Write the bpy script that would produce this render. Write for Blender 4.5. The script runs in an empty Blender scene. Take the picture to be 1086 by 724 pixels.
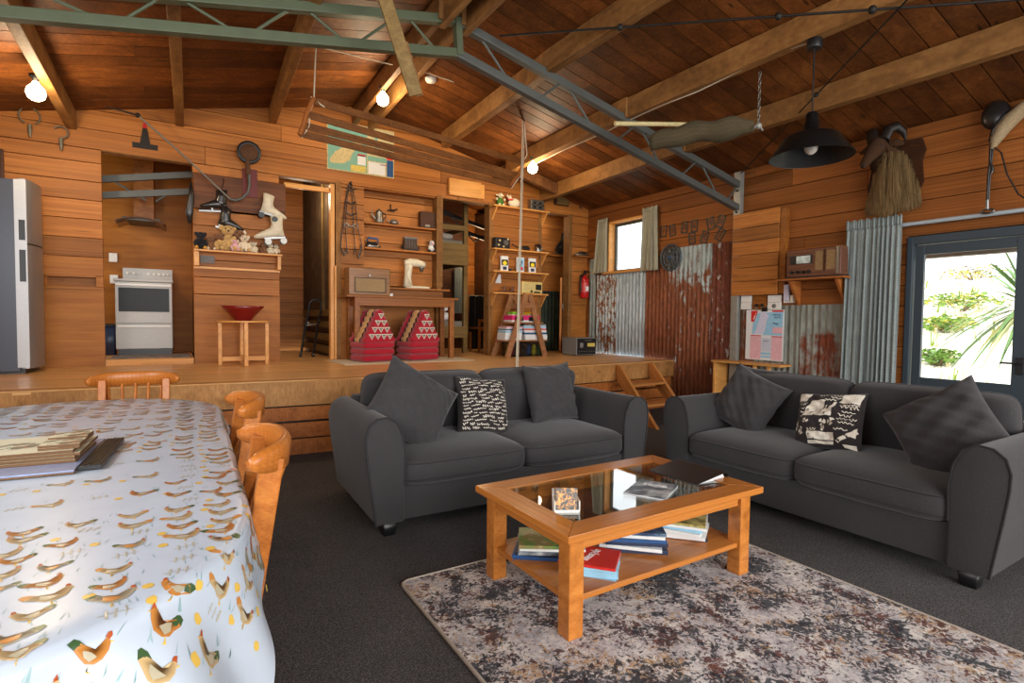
import bpy, math, random
import numpy as np
from mathutils import Vector, Matrix, Euler
random.seed(7)
R = math.radians; PI = math.pi
col = bpy.context.scene.collection
V = Vector

# ---------------------------------------------------------------- camera
F_PX, YAW, PITCH, ROLL, CAM_H = 575.0, R(31.75), R(2.3), R(.64), 1.25
_cy, _sy = math.cos(YAW), math.sin(YAW)
FW = V((_sy*math.cos(PITCH), _cy*math.cos(PITCH), -math.sin(PITCH)))
_r0 = V((_cy, -_sy, 0)); _u0 = _r0.cross(FW)
RT = math.cos(ROLL)*_r0 + math.sin(ROLL)*_u0
UP = RT.cross(FW)
EYE = V((0, 0, CAM_H))
cd = bpy.data.cameras.new('camera'); cam = bpy.data.objects.new('camera', cd); col.objects.link(cam)
cd.sensor_width = 36; cd.lens = F_PX/1086*36; cd.clip_start = .02; cd.clip_end = 300
cam.matrix_world = Matrix(((RT.x, UP.x, -FW.x, 0), (RT.y, UP.y, -FW.y, 0), (RT.z, UP.z, -FW.z, CAM_H), (0, 0, 0, 1)))
bpy.context.scene.camera = cam

def _ray(x, y): return FW*F_PX + RT*(x-543) - UP*(y-362)
def PX(x, y, X): d = _ray(x, y); return EYE + d*(X/d.x)          # where a measured direction meets the wall plane X
def PY(x, y, Y): d = _ray(x, y); return EYE + d*(Y/d.y)
def PZ(x, y, Z): d = _ray(x, y); return EYE + d*((Z-CAM_H)/d.z)

# room constants (metres)
XR, YB, XL, YF = 6.2, 7.5, -2.2, -2.4
PH = .685                      # platform height
EAVE, SL, RX = 3.20, .225, 2.12
RZ = EAVE + SL*(XR-RX)
def roofz(x): return RZ - SL*abs(x-RX)
def PROOF(x, y, off, s=1):
    d = _ray(x, y); t = (RZ-off+SL*s*RX-CAM_H)/(d.z+SL*s*d.x); return EYE + d*t
TOPZ = 3.06                    # head of the openings in the back wall

# ---------------------------------------------------------------- objects
def tag(o, label=None, cat=None, group=None, kind=None):
    if label: o['label'] = label
    if cat: o['category'] = cat
    if group: o['group'] = group
    if kind: o['kind'] = kind
    return o
def thing(name, label, cat, loc=(0, 0, 0), rz=0, group=None):
    o = bpy.data.objects.new(name, None); col.objects.link(o)
    o.empty_display_size = .1
    o.location = loc; o.rotation_euler = (0, 0, rz)
    o['_m'] = 1; del o['_m']
    return tag(o, label, cat, group)
def mw(o):
    m = Matrix.Translation(o.location) @ o.rotation_euler.to_matrix().to_4x4()
    return mw(o.parent) @ m if o.parent else m
def dup(root, loc, rz=0, label=None, group=None):
    r = root.copy(); col.objects.link(r); r.location = loc; r.rotation_euler = (0, 0, rz)
    if label: r['label'] = label
    if group: r['group'] = group
    for ch in list(root.children):
        c = ch.copy(); col.objects.link(c); c.parent = r
        for g in list(ch.children):
            d = g.copy(); col.objects.link(d); d.parent = c
    return r

def basis(d, up=(0, 0, 1)):
    z = V(d).normalized(); u = V(up)
    if abs(z.dot(u)) > .98: u = V((1, 0, 0))
    x = u.cross(z).normalized(); y = z.cross(x); return x, y, z
def rotm(rx=0, ry=0, rz=0): return Euler((rx, ry, rz)).to_matrix().to_4x4()
def TR(x, y, z, rx=0, ry=0, rz=0): return Matrix.Translation((x, y, z)) @ rotm(rx, ry, rz)

class MB:
    def __init__(s): s.v = []; s.f = []; s.uv = []; s.rn = []; s.mi = []; s.sm = []
    def add(s, verts, faces, m=0, smooth=False, grain=None, rnd=None, M=None, uvs=None, o=None):
        b = len(s.v); rnd = random.random() if rnd is None else rnd
        vs = [V(v) for v in verts]
        g = V(grain).normalized() if grain is not None else None
        ox, oy = rnd*17.3, rnd*9.7
        for k, f in enumerate(faces):
            s.f.append([b+i for i in f]); s.mi.append(m if not isinstance(m, list) else m[k]); s.sm.append(smooth); s.rn.append(rnd)
            if uvs is not None: s.uv.append([uvs[i] for i in f]); continue
            if g is None: s.uv.append([(vs[i].x+ox, vs[i].y+vs[i].z+oy) for i in f]); continue
            a, b2, c = vs[f[0]], vs[f[1]], vs[f[2]]
            n = (b2-a).cross(c-a)
            if n.length < 1e-12: n = V((0, 0, 1))
            n.normalize()
            if abs(n.dot(g)) > .9:
                p, q, _ = basis(n); s.uv.append([(vs[i].dot(p)*.2+ox, vs[i].dot(q)+oy) for i in f])
            else:
                q = n.cross(g).normalized(); s.uv.append([(vs[i].dot(g)+ox, vs[i].dot(q)+oy) for i in f])
        s.v += [M @ v for v in vs] if M is not None else vs
        return s
    def box(s, x0, x1, y0, y1, z0, z1, m=0, M=None, grain=None, rnd=None):
        x0, x1 = min(x0, x1), max(x0, x1); y0, y1 = min(y0, y1), max(y0, y1); z0, z1 = min(z0, z1), max(z0, z1)
        vs = [(x0, y0, z0), (x1, y0, z0), (x1, y1, z0), (x0, y1, z0), (x0, y0, z1), (x1, y0, z1), (x1, y1, z1), (x0, y1, z1)]
        fs = [(0, 3, 2, 1), (4, 5, 6, 7), (0, 1, 5, 4), (1, 2, 6, 5), (2, 3, 7, 6), (3, 0, 4, 7)]
        if grain is None:
            d = (x1-x0, y1-y0, z1-z0); grain = [(1, 0, 0), (0, 1, 0), (0, 0, 1)][d.index(max(d))]
        return s.add(vs, fs, m, False, grain, rnd, M)
    def cbox(s, cx, cy, cz, sx, sy, sz, m=0, M=None, grain=None, rnd=None):
        return s.box(cx-sx/2, cx+sx/2, cy-sy/2, cy+sy/2, cz-sz/2, cz+sz/2, m, M, grain, rnd)
    def bar(s, p0, p1, w, h, m=0, up=(0, 0, 1), rnd=None):     # w sideways, h along up
        p0, p1 = V(p0), V(p1); x, y, z = basis(p1-p0, up); L = (p1-p0).length
        M = Matrix(((x.x, y.x, z.x, p0.x), (x.y, y.y, z.y, p0.y), (x.z, y.z, z.z, p0.z), (0, 0, 0, 1)))
        return s.box(-w/2, w/2, -h/2, h/2, 0, L, m, M, (0, 0, 1), rnd)
    def tube(s, pts, r, n=8, m=0, closed=False, caps=True, rnd=None, M=None, flat=1.0):
        pts = [V(p) for p in pts]; k = len(pts)
        rs = r if isinstance(r, (list, tuple)) else [r]*k
        vs, uvs = [], []; prev = None; L = 0
        for i, p in enumerate(pts):
            a = pts[i-1] if (i > 0 or closed) else p; b = pts[(i+1) % k] if (i < k-1 or closed) else p
            d = (b-a)
            if d.length < 1e-9: d = V((0, 0, 1))
            d.normalize()
            if prev is None: x, y, z = basis(d)
            else:
                x = prev - d*prev.dot(d)
                if x.length < 1e-6: x = basis(d)[0]
                x.normalize(); y = d.cross(x)
            prev = x
            if i: L += (p-pts[i-1]).length
            for j in range(n):
                t = 2*PI*j/n; vs.append(p + x*(math.cos(t)*rs[i]) + y*(math.sin(t)*rs[i]*flat)); uvs.append((L, j/n*2*PI*max(rs)))
        fs = []
        for i in range(k if closed else k-1):
            i2 = (i+1) % k
            for j in range(n):
                j2 = (j+1) % n; fs.append((i*n+j, i*n+j2, i2*n+j2, i2*n+j))
        s.add(vs, fs, m, True, None, rnd, M, uvs)
        if caps and not closed:
            s.add(vs[:n], [tuple(range(n-1, -1, -1))], m, False, None, rnd, M, uvs[:n])
            s.add(vs[-n:], [tuple(range(n))], m, False, None, rnd, M, uvs[-n:])
        return s
    def cyl(s, p0, p1, r0, r1=None, n=16, m=0, caps=True, M=None): return s.tube([p0, p1], [r0, r0 if r1 is None else r1], n, m, False, caps, None, M)
    def lathe(s, prof, c=(0, 0, 0), n=24, m=0, M=None, arc=None, smooth=True):
        vs, uvs = [], []
        for i, (r, z) in enumerate(prof):
            for j in range(n):
                t = 2*PI*j/n; vs.append((c[0]+r*math.cos(t), c[1]+r*math.sin(t), c[2]+z)); uvs.append((j/n, z))
        fs = [(i*n+j, i*n+(j+1) % n, (i+1)*n+(j+1) % n, (i+1)*n+j) for i in range(len(prof)-1) for j in range(n)]
        return s.add(vs, fs, m, smooth, None, None, M, uvs)
    def ball(s, c, r, m=0, n=14, M=None, rot=None):
        if not isinstance(r, (tuple, list)): r = (r, r, r)
        vs = []; h = n//2+1
        rm = rotm(*rot) if rot else None
        for i in range(h+1):
            a = PI*i/h
            for j in range(n):
                t = 2*PI*j/n; p = V((r[0]*math.sin(a)*math.cos(t), r[1]*math.sin(a)*math.sin(t), r[2]*math.cos(a)))
                if rm: p = rm @ p
                vs.append(p + V(c))
        fs = [(i*n+j, (i+1)*n+j, (i+1)*n+(j+1) % n, i*n+(j+1) % n) for i in range(h) for j in range(n)]
        return s.add(vs, fs, m, True, None, None, M)
    def prism(s, poly, d, m=0, M=None, grain=(1, 0, 0), smooth=False, rnd=None):   # polygon in local xz (CCW seen from -y), depth y 0..d
        n = len(poly); vs = [(x, 0, z) for x, z in poly] + [(x, d, z) for x, z in poly]
        fs = [tuple(range(n)), tuple(range(2*n-1, n-1, -1))]
        s.add(vs, fs, m, False, grain, rnd, M)
        s.add(vs, [((i+1) % n, i, n+i, n+(i+1) % n) for i in range(n)], m, smooth, grain, rnd, M)
        return s
    def grid(s, fn, nu, nv, m=0, smooth=True, M=None, uvs=True, rnd=None, mfn=None):
        vs = []; uv = []
        for j in range(nv+1):
            for i in range(nu+1):
                vs.append(fn(i/nu, j/nv)); uv.append((i/nu, j/nv))
        fs = [(j*(nu+1)+i, j*(nu+1)+i+1, (j+1)*(nu+1)+i+1, (j+1)*(nu+1)+i) for j in range(nv) for i in range(nu)]
        mm = [mfn((f[0] % (nu+1)+.5)/nu, (f[0]//(nu+1)+.5)/nv) for f in fs] if mfn else m
        return s.add(vs, fs, mm, smooth, None, rnd, M, uv if uvs else None)
    def loft(s, rings, n=16, m=0, caps=True, M=None, power=2.0):     # rings: (centre, xvec, yvec) half-axes
        vs = []; uvs = []; LL = 0; pc = None
        for c, a, b in rings:
            if pc is not None: LL += (V(c)-pc).length
            pc = V(c); rr_ = max(V(a).length, V(b).length)
            for j in range(n):
                uvs.append((LL, j/n*2*PI*rr_))
                t = 2*PI*j/n; ct, st = math.cos(t), math.sin(t)
                e = 2/power; ct = math.copysign(abs(ct)**e, ct); st = math.copysign(abs(st)**e, st)
                vs.append(V(c)+V(a)*ct+V(b)*st)
        fs = [(i*n+j, i*n+(j+1) % n, (i+1)*n+(j+1) % n, (i+1)*n+j) for i in range(len(rings)-1) for j in range(n)]
        if caps: fs += [tuple(range(n-1, -1, -1)), tuple(range((len(rings)-1)*n, len(rings)*n))]
        return s.add(vs, fs, m, True, None, None, M, uvs)
    def build(s, name, mats, parent=None, world=False, bevel=0, seg=2, sub=0, fixn=False, origin=None):
        mats = mats if isinstance(mats, (list, tuple)) else [mats]
        vs = s.v
        if parent is not None and world:
            inv = mw(parent).inverted(); vs = [inv @ v for v in vs]
        loc = None
        if parent is None:
            a = np.array([tuple(v) for v in vs])
            loc = V(origin) if origin is not None else V(((a[:, 0].min()+a[:, 0].max())/2, (a[:, 1].min()+a[:, 1].max())/2, a[:, 2].min()))
            vs = [v-loc for v in vs]
        me = bpy.data.meshes.new(name); me.from_pydata([tuple(v) for v in vs], [], s.f)
        ul = me.uv_layers.new(name='UVMap'); ca = me.color_attributes.new('rnd', 'FLOAT_COLOR', 'CORNER')
        fu = np.array([c for f in s.uv for c in f], dtype=np.float32)
        ul.data.foreach_set('uv', fu.ravel())
        fr = np.repeat(np.array(s.rn, dtype=np.float32), [len(f) for f in s.f])
        ca.data.foreach_set('color', np.stack([fr, (fr*7.31) % 1, (fr*3.77) % 1, np.ones_like(fr)], 1).ravel())
        me.polygons.foreach_set('material_index', np.array(s.mi, dtype=np.int32))
        me.polygons.foreach_set('use_smooth', np.array(s.sm, dtype=bool))
        for mt in mats: me.materials.append(mt)
        me.update()
        o = bpy.data.objects.new(name, me); col.objects.link(o)
        if parent is not None: o.parent = parent
        else: o.location = loc
        if bevel:
            b = o.modifiers.new('b', 'BEVEL'); b.width = bevel; b.segments = seg; b.limit_method = 'ANGLE'; b.angle_limit = R(40); b.harden_normals = False
        if sub:
            b = o.modifiers.new('s', 'SUBSURF'); b.levels = sub; b.render_levels = sub
        return o

def text(name, body, size, mat_, parent, loc, rot=(0, 0, 0), ext=.0006, align='CENTER', sx=1.0, world=False, shear=0):
    cu = bpy.data.curves.new(name, 'FONT'); cu.body = body; cu.size = size; cu.extrude = ext; cu.align_x = align; cu.align_y = 'CENTER'; cu.shear = shear
    cu.materials.append(mat_)
    o = bpy.data.objects.new(name, cu); col.objects.link(o)
    if parent is not None: o.parent = parent
    o.location = loc; o.rotation_euler = rot; o.scale = (sx, 1, 1)
    me = bpy.data.meshes.new_from_object(o); me.name = name
    o2 = bpy.data.objects.new(name, me); col.objects.link(o2); o2.parent = parent; o2.location = loc; o2.rotation_euler = rot; o2.scale = (sx, 1, 1)
    if not me.materials: me.materials.append(mat_)
    bpy.data.objects.remove(o); bpy.data.curves.remove(cu); o2.name = name
    return o2
# ---------------------------------------------------------------- materials
def nmat(name):
    m = bpy.data.materials.new(name); m.use_nodes = True; nt = m.node_tree
    return m, nt, nt.nodes['Principled BSDF']
def nd(nt, t, **kw):
    n = nt.nodes.new(t)
    for k, v in kw.items(): setattr(n, k, v)
    return n
def noise(nt, vec, scale, detail=4, rough=.55, dist=0):
    n = nd(nt, 'ShaderNodeTexNoise'); n.inputs['Scale'].default_value = scale; n.inputs['Detail'].default_value = detail
    n.inputs['Roughness'].default_value = rough; n.inputs['Distortion'].default_value = dist
    if vec is not None: nt.links.new(vec, n.inputs['Vector'])
    return n.outputs['Fac']
def ramp(nt, fac, stops, interp='LINEAR'):
    n = nd(nt, 'ShaderNodeValToRGB'); r = n.color_ramp; r.interpolation = interp
    while len(r.elements) > 1: r.elements.remove(r.elements[-1])
    for i, (p, c) in enumerate(stops):
        e = r.elements[0] if i == 0 else r.elements.new(p)
        e.position = p; e.color = (*c, 1) if len(c) == 3 else c
    nt.links.new(fac, n.inputs['Fac']); return n.outputs['Color']
def mixc(nt, fac, a, b, bt='MIX'):
    n = nd(nt, 'ShaderNodeMix', data_type='RGBA', blend_type=bt)
    for s, v in ((n.inputs[0], fac), (n.inputs[6], a), (n.inputs[7], b)):
        if hasattr(v, 'links'): nt.links.new(v, s)
        elif isinstance(v, (int, float)): s.default_value = v
        else: s.default_value = (*v, 1)
    return n.outputs[2]
def mth(nt, op, a, b=0.0, c=None):
    n = nd(nt, 'ShaderNodeMath', operation=op)
    for s, v in zip(n.inputs, (a, b, c)):
        if v is None: continue
        if hasattr(v, 'links'): nt.links.new(v, s)
        else: s.default_value = v
    return n.outputs[0]
def objco(nt, scale=(1, 1, 1), kind='Object'):
    t = nd(nt, 'ShaderNodeTexCoord'); m = nd(nt, 'ShaderNodeMapping'); m.inputs['Scale'].default_value = scale
    nt.links.new(t.outputs[kind], m.inputs['Vector']); return m.outputs['Vector']
def bump(nt, b, h, s=.2, d=.01):
    n = nd(nt, 'ShaderNodeBump'); n.inputs['Strength'].default_value = s; n.inputs['Distance'].default_value = d
    nt.links.new(h, n.inputs['Height']); nt.links.new(n.outputs['Normal'], b.inputs['Normal'])
def S(rgb):      # sRGB 0-255 to linear
    return tuple((c/255/12.92 if c/255 < .04045 else ((c/255+.055)/1.055)**2.4) for c in rgb)

def wood(name, dark, mid, light, rough=.5, coat=0, su=1.3, sv=16, var=.45, bmp=.12, knots=0, spec=.22, blot=.35):
    m, nt, b = nmat(name); L = nt.links
    uv = nd(nt, 'ShaderNodeUVMap'); sp = nd(nt, 'ShaderNodeSeparateXYZ'); L.new(uv.outputs[0], sp.inputs[0])
    at = nd(nt, 'ShaderNodeAttribute', attribute_name='rnd'); sr = nd(nt, 'ShaderNodeSeparateColor'); L.new(at.outputs['Color'], sr.inputs[0])
    def vec(a, c, k):
        n = nd(nt, 'ShaderNodeCombineXYZ'); L.new(mth(nt, 'MULTIPLY', sp.outputs[0], a), n.inputs[0]); L.new(mth(nt, 'MULTIPLY', sp.outputs[1], c), n.inputs[1]); L.new(mth(nt, 'MULTIPLY', sr.outputs[0], k), n.inputs[2]); return n.outputs[0]
    n1 = noise(nt, vec(su, sv, 41), 1.0, 5, .6, .6); n2 = noise(nt, vec(su*5, sv*9, 23), 1.0, 3, .5); n3 = noise(nt, vec(1.1, 3.2, 11), 1.0, 3, .5, .3)
    f = mth(nt, 'ADD', mth(nt, 'MULTIPLY', n1, .62), mth(nt, 'MULTIPLY', n2, .38))
    c = ramp(nt, f, [(.28, S(dark)), (.5, S(mid)), (.72, S(light))])
    c = mixc(nt, blot, c, ramp(nt, n3, [(.3, (.35, .3, .27)), (.55, (1, 1, 1)), (.75, (1.15, 1.1, 1))]), 'MULTIPLY')
    br = mth(nt, 'ADD', mth(nt, 'MULTIPLY', sr.outputs[1], var), 1-var*.55)
    c = mixc(nt, 1.0, c, br, 'MULTIPLY')
    if knots:
        vo = nd(nt, 'ShaderNodeTexVoronoi'); L.new(vec(1.3, 4.5, 5), vo.inputs['Vector']); vo.inputs['Scale'].default_value = 1
        k = ramp(nt, vo.outputs['Distance'], [(.0, (1, 1, 1)), (.05, (.9, .9, .9)), (.11, (0, 0, 0))])
        c = mixc(nt, mth(nt, 'MULTIPLY', k, knots), c, S(tuple(x*.38 for x in dark)))
    L.new(c, b.inputs['Base Color']); b.inputs['Roughness'].default_value = rough; b.inputs['Specular IOR Level'].default_value = spec
    if coat: b.inputs['Coat Weight'].default_value = coat; b.inputs['Coat Roughness'].default_value = .18
    if bmp: bump(nt, b, f, bmp, .004)
    return m
def plain(name, rgb, rough=.5, metal=0, spec=.5, var=.0, vs=30, coat=0, bmp=0):
    m, nt, b = nmat(name); c = S(rgb)
    v = objco(nt)
    f = noise(nt, v, vs, 4)
    a = max(var, .04)
    cc = ramp(nt, f, [(.25, tuple(x*(1-a) for x in c)), (.75, tuple(min(1, x*(1+a)) for x in c))])
    nt.links.new(cc, b.inputs['Base Color'])
    b.inputs['Roughness'].default_value = rough; b.inputs['Metallic'].default_value = metal; b.inputs['Specular IOR Level'].default_value = spec
    if coat: b.inputs['Coat Weight'].default_value = coat
    if bmp: bump(nt, b, f, bmp, .004)
    return m
def fabric(name, rgb, weave=420, var=.22, rough=.92, sheen=.15, big=.15):
    m, nt, b = nmat(name); c = S(rgb); v = objco(nt)
    a = objco(nt, (weave, weave*.35, weave)); a2 = objco(nt, (weave*.35, weave, weave*.5))
    f = mth(nt, 'MULTIPLY', mth(nt, 'ADD', noise(nt, a, 1, 2), noise(nt, a2, 1, 2)), .5)
    g = noise(nt, v, 5, 3)
    cc = ramp(nt, f, [(.3, tuple(x*(1-var) for x in c)), (.7, tuple(x*(1+var) for x in c))])
    cc = mixc(nt, big, cc, ramp(nt, g, [(.3, (.5, .5, .5)), (.7, (1.4, 1.4, 1.4))]), 'MULTIPLY')
    nt.links.new(cc, b.inputs['Base Color']); b.inputs['Roughness'].default_value = rough; b.inputs['Specular IOR Level'].default_value = .2
    b.inputs['Sheen Weight'].default_value = sheen
    bump(nt, b, f, .25, .003)
    return m
def speckle(name, stops, scale=300, big=None, rough=.95, bmp=.5):
    m, nt, b = nmat(name); v = objco(nt)
    f = noise(nt, v, scale, 3, .7)
    cc = ramp(nt, f, [(p, S(c)) for p, c in stops])
    if big: cc = mixc(nt, .5, cc, ramp(nt, noise(nt, v, big, 4), [(.3, (.7, .7, .7)), (.7, (1.2, 1.2, 1.2))]), 'MULTIPLY')
    nt.links.new(cc, b.inputs['Base Color']); b.inputs['Roughness'].default_value = rough; b.inputs['Specular IOR Level'].default_value = .15
    bump(nt, b, f, bmp, .006)
    return m
def glassmat(name, refl=1.5, tint=(1, 1, 1), rough=.0):
    m, nt, b = nmat(name); nt.nodes.remove(b); out = nt.nodes['Material Output']
    t = nd(nt, 'ShaderNodeBsdfTransparent'); t.inputs[0].default_value = (*tint, 1); g = nd(nt, 'ShaderNodeBsdfGlossy'); g.inputs['Roughness'].default_value = rough
    fr = nd(nt, 'ShaderNodeLayerWeight'); fr.inputs['Blend'].default_value = .5
    r0 = ((refl-1)/(refl+1))**2; fc = mth(nt, 'MULTIPLY_ADD', mth(nt, 'POWER', fr.outputs['Facing'], 4.0), 1-r0, r0)
    mx = nd(nt, 'ShaderNodeMixShader'); nt.links.new(fc, mx.inputs[0]); nt.links.new(t.outputs[0], mx.inputs[1]); nt.links.new(g.outputs[0], mx.inputs[2]); nt.links.new(mx.outputs[0], out.inputs[0])
    return m
def emit(name, rgb, st):
    m, nt, b = nmat(name); b.inputs['Base Color'].default_value = (*rgb, 1); b.inputs['Emission Color'].default_value = (*rgb, 1); b.inputs['Emission Strength'].default_value = st; return m
def rusty(name, rust, metal, amount, streak=(14, 1.6), scale=3.0, topfade=None, soft=.05, vd=True):
    # rust and old paint in upright streaks; object coordinates, z up
    m, nt, b = nmat(name); v = objco(nt, (streak[0], streak[0], streak[1])); v2 = objco(nt, (6, 6, 6)); v3 = objco(nt, (40, 40, 9))
    f = mth(nt, 'ADD', mth(nt, 'MULTIPLY', noise(nt, v, 1, 5, .65), .55), mth(nt, 'MULTIPLY', noise(nt, v2, 1, 6, .7), .45))
    if topfade:
        t = nd(nt, 'ShaderNodeTexCoord'); sp = nd(nt, 'ShaderNodeSeparateXYZ'); nt.links.new(t.outputs['Object'], sp.inputs[0])
        mr = nd(nt, 'ShaderNodeMapRange'); nt.links.new(sp.outputs['Z'], mr.inputs[0]); mr.inputs[1].default_value = topfade[0]; mr.inputs[2].default_value = topfade[1]; mr.inputs[3].default_value = 0; mr.inputs[4].default_value = topfade[2]
        f = mth(nt, 'ADD', f, mr.outputs[0])
    k = ramp(nt, f, [(amount-soft, (0, 0, 0)), (amount+soft, (1, 1, 1))])
    rc = ramp(nt, noise(nt, v3, 1, 4, .6), [(.25, S(tuple(x*.6 for x in rust))), (.5, S(rust)), (.8, S(tuple(min(255, x*1.3) for x in rust)))])
    mc = ramp(nt, noise(nt, v3, .7, 4, .6), [(.25, S(tuple(x*.75 for x in metal))), (.55, S(metal)), (.8, S(tuple(min(255, x*1.12) for x in metal)))])
    nt.links.new(mixc(nt, k, rc, mc), b.inputs['Base Color']); b.inputs['Roughness'].default_value = .7; b.inputs['Specular IOR Level'].default_value = .3
    return m

W_WALL = wood('wall_board_wood', (122, 70, 28), (168, 104, 47), (196, 134, 68), .5, 0, 1.1, 14, .5, .15, .8)
W_WALLR = wood('shaded_wall_board_wood', (100, 54, 22), (144, 84, 36), (172, 110, 54), .6, 0, 1.0, 13, .55, .15, .8, .2)  # redder wall wood, darkened to carry the shade of the side facing from light
W_PLY = wood('plywood', (134, 80, 32), (162, 102, 44), (182, 122, 58), .5, 0, .8, 7, .1, .05)
W_KPLY = wood('kitchen_plywood', (118, 68, 18), (160, 98, 28), (186, 122, 42), .5, 0, .9, 5, .1, .03)
W_CEIL = wood('ceiling_board_wood', (70, 38, 15), (108, 61, 25), (138, 84, 38), .6, 0, 1.2, 12, .7, .15, .9)
W_BEAM = wood('beam_wood', (96, 64, 32), (136, 94, 50), (164, 120, 70), .65, 0, .9, 12, .25, .2)
W_BEAMD = wood('dark_beam_wood', (66, 40, 20), (96, 60, 30), (122, 80, 44), .7, 0, .9, 12, .25, .2)
W_DECK = wood('deck_wood', (176, 124, 70), (222, 170, 108), (240, 196, 138), .34, .15, .7, 9, .18, .06, .3)
W_FASC = wood('fascia_wood', (132, 88, 46), (178, 126, 72), (204, 152, 94), .5, 0, .8, 13, .2, .15, .4)
W_FBRD = wood('fascia_board_wood', (120, 66, 28), (168, 98, 46), (192, 122, 62), .5, 0, .8, 13, .25, .15, .5)
W_STEPS = wood('step_board_wood', (136, 84, 42), (182, 120, 64), (206, 146, 88), .5, 0, .8, 12, .2, .1)
W_CT = wood('coffee_table_pine', (152, 86, 32), (186, 114, 48), (206, 138, 70), .3, .35, .8, 10, .12, .03)
W_CHAIR = wood('chair_wood', (142, 76, 26), (182, 106, 42), (204, 134, 62), .32, .2, .9, 9, .12, .03)
W_PINE = wood('pale_pine', (196, 132, 64), (218, 156, 84), (230, 174, 104), .4, .1, .8, 12, .12, .03)
W_CONS = wood('console_wood', (98, 54, 18), (148, 88, 34), (178, 118, 54), .4, .05, .9, 12, .15, .05)
W_RADIO = wood('radio_veneer', (92, 56, 24), (136, 92, 44), (164, 118, 64), .4, .2, .9, 16, .1, .04)
W_DARK = wood('dark_wood', (44, 24, 14), (70, 40, 22), (92, 56, 32), .5, .1, .9, 14, .2, .08)
W_GREY = wood('weathered_board', (50, 38, 26), (84, 66, 46), (112, 92, 66), .8, 0, .9, 16, .4, .3)
W_STEP = wood('ladder_wood', (112, 70, 42), (150, 102, 66), (176, 130, 92), .7, 0, .9, 14, .2, .2)
W_BUNK = wood('bunk_wood', (88, 66, 34), (124, 98, 54), (146, 120, 74), .6, 0, .9, 14, .15, .1)
W_LOG = wood('driftwood', (48, 38, 24), (80, 68, 44), (112, 98, 68), .9, 0, .9, 16, .2, .5)
M_HOOK = plain('worn_grey_iron', (112, 104, 88), .6, .4, .4, .25, 60)
M_STEEL = plain('green_grey_steel_paint', (84, 92, 70), .5, .1, .4, .1, 8)
M_STEELB = plain('grey_steel_paint', (86, 88, 84), .5, .2, .4, .1, 8)
M_CARPET = speckle('charcoal_carpet', [(.3, (42, 41, 42)), (.5, (78, 76, 76)), (.7, (122, 119, 118))], 170, 2.5)
M_SOFA = fabric('charcoal_sofa_fabric', (55, 53, 54), 300, .3)
M_SOFAP = fabric('charcoal_piping', (42, 40, 42), 300, .2)
M_PILLOW = fabric('charcoal_pillow_fabric', (57, 55, 56), 260, .3)
M_BLACKF = fabric('black_printed_cotton', (44, 38, 38), 400, .2)
M_CREAM = plain('cream_print', (214, 206, 190), .9, 0, .2, .12, 60)
M_BLACK = plain('black_plastic', (22, 22, 23), .4, 0, .5, .1)
M_BLACKR = plain('black_leather', (36, 32, 30), .32, 0, .5, .1, 200, .15, .1)
M_IRON = plain('dark_iron', (44, 40, 36), .6, .6, .4, .3, 60, 0, .3)
M_RUSTI = plain('rusty_iron', (86, 58, 40), .75, .3, .3, .35, 50, 0, .3)
M_CHROME = plain('chrome', (132, 132, 130), .3, 1.0, .5, .05)
M_ALU = plain('pewter', (136, 132, 124), .38, .9, .5, .1)
M_WHITE = plain('white_plastic', (226, 224, 216), .35, 0, .5, .04)
M_ENAM = plain('white_enamel', (176, 174, 168), .4, 0, .5, .03)
M_CREAMP = plain('cream_plastic', (226, 216, 186), .35, 0, .5, .06)
M_GLASS = glassmat('window_glass', 1.4)
M_TGLASS = glassmat('table_glass', 2.0, (.86, .9, .9))
M_RED = fabric('crimson_cotton', (168, 24, 44), 300, .2, .85, .3)
M_REDP = plain('red_paint', (176, 20, 22), .35, 0, .5, .08)
M_TAN = fabric('tan_cotton', (196, 150, 98), 300, .2)
M_NAVY = fabric('black_cotton', (26, 22, 28), 300, .2)
M_PAPER = plain('white_paper', (222, 222, 220), .8, 0, .2, .05)
M_LBLUE = plain('pale_blue_paper', (150, 196, 220), .7, 0, .2, .1)
M_BLUE = plain('blue_paper', (44, 80, 128), .5, 0, .3, .15)
M_DBLUE = plain('dark_blue_paper', (40, 50, 74), .4, 0, .4, .2)
M_GREEN = plain('green_paper', (92, 132, 60), .5, 0, .3, .4, 18)
M_YEL = plain('yellow_paper', (206, 184, 92), .6, 0, .3, .2)
M_PINK = plain('pink_card', (214, 40, 110), .5, 0, .3, .1)
M_LIME = plain('lime_card', (130, 200, 50), .5, 0, .3, .1)
M_YELC = plain('yellow_card', (236, 210, 40), .5, 0, .3, .1)
M_ORANGE = plain('orange_print', (214, 128, 30), .6, 0, .3, .3, 60)
M_REDC = plain('red_card', (206, 46, 40), .5, 0, .3, .08)
M_TEAL = plain('teal_print', (120, 168, 150), .6, 0, .3, .08)
M_TANP = plain('tan_print', (196, 178, 128), .6, 0, .3, .2, 30)
M_PINKP = plain('pink_print', (224, 176, 182), .7, 0, .2, .25, 120)
M_ROPE = plain('white_rope', (206, 196, 172), .9, 0, .2, .2, 150, 0, .4)
M_CURT = fabric('grey_curtain_fabric', (132, 140, 137), 200, .35, .95, .0, .2)
M_CURT2 = fabric('beige_curtain_fabric', (150, 146, 126), 200, .25, .95, .0)
M_BULB = emit('bulb_glow', (1.0, .8, .5), 40)
M_BULBW = plain('white_bulb', (230, 220, 205), .3, 0, .5, .02)
M_DOORP = plain('slate_door_paint', (50, 62, 70), .45, 0, .5, .05)
M_GCORR = rusty('green_corrugated', (30, 36, 24), (52, 62, 44), .5)
M_LEAD = plain('galvanised_strip', (150, 150, 142), .5, .4, .4, .15, 12)
M_STONE = plain('slate_grey', (120, 116, 112), .7, 0, .3, .2)
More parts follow.
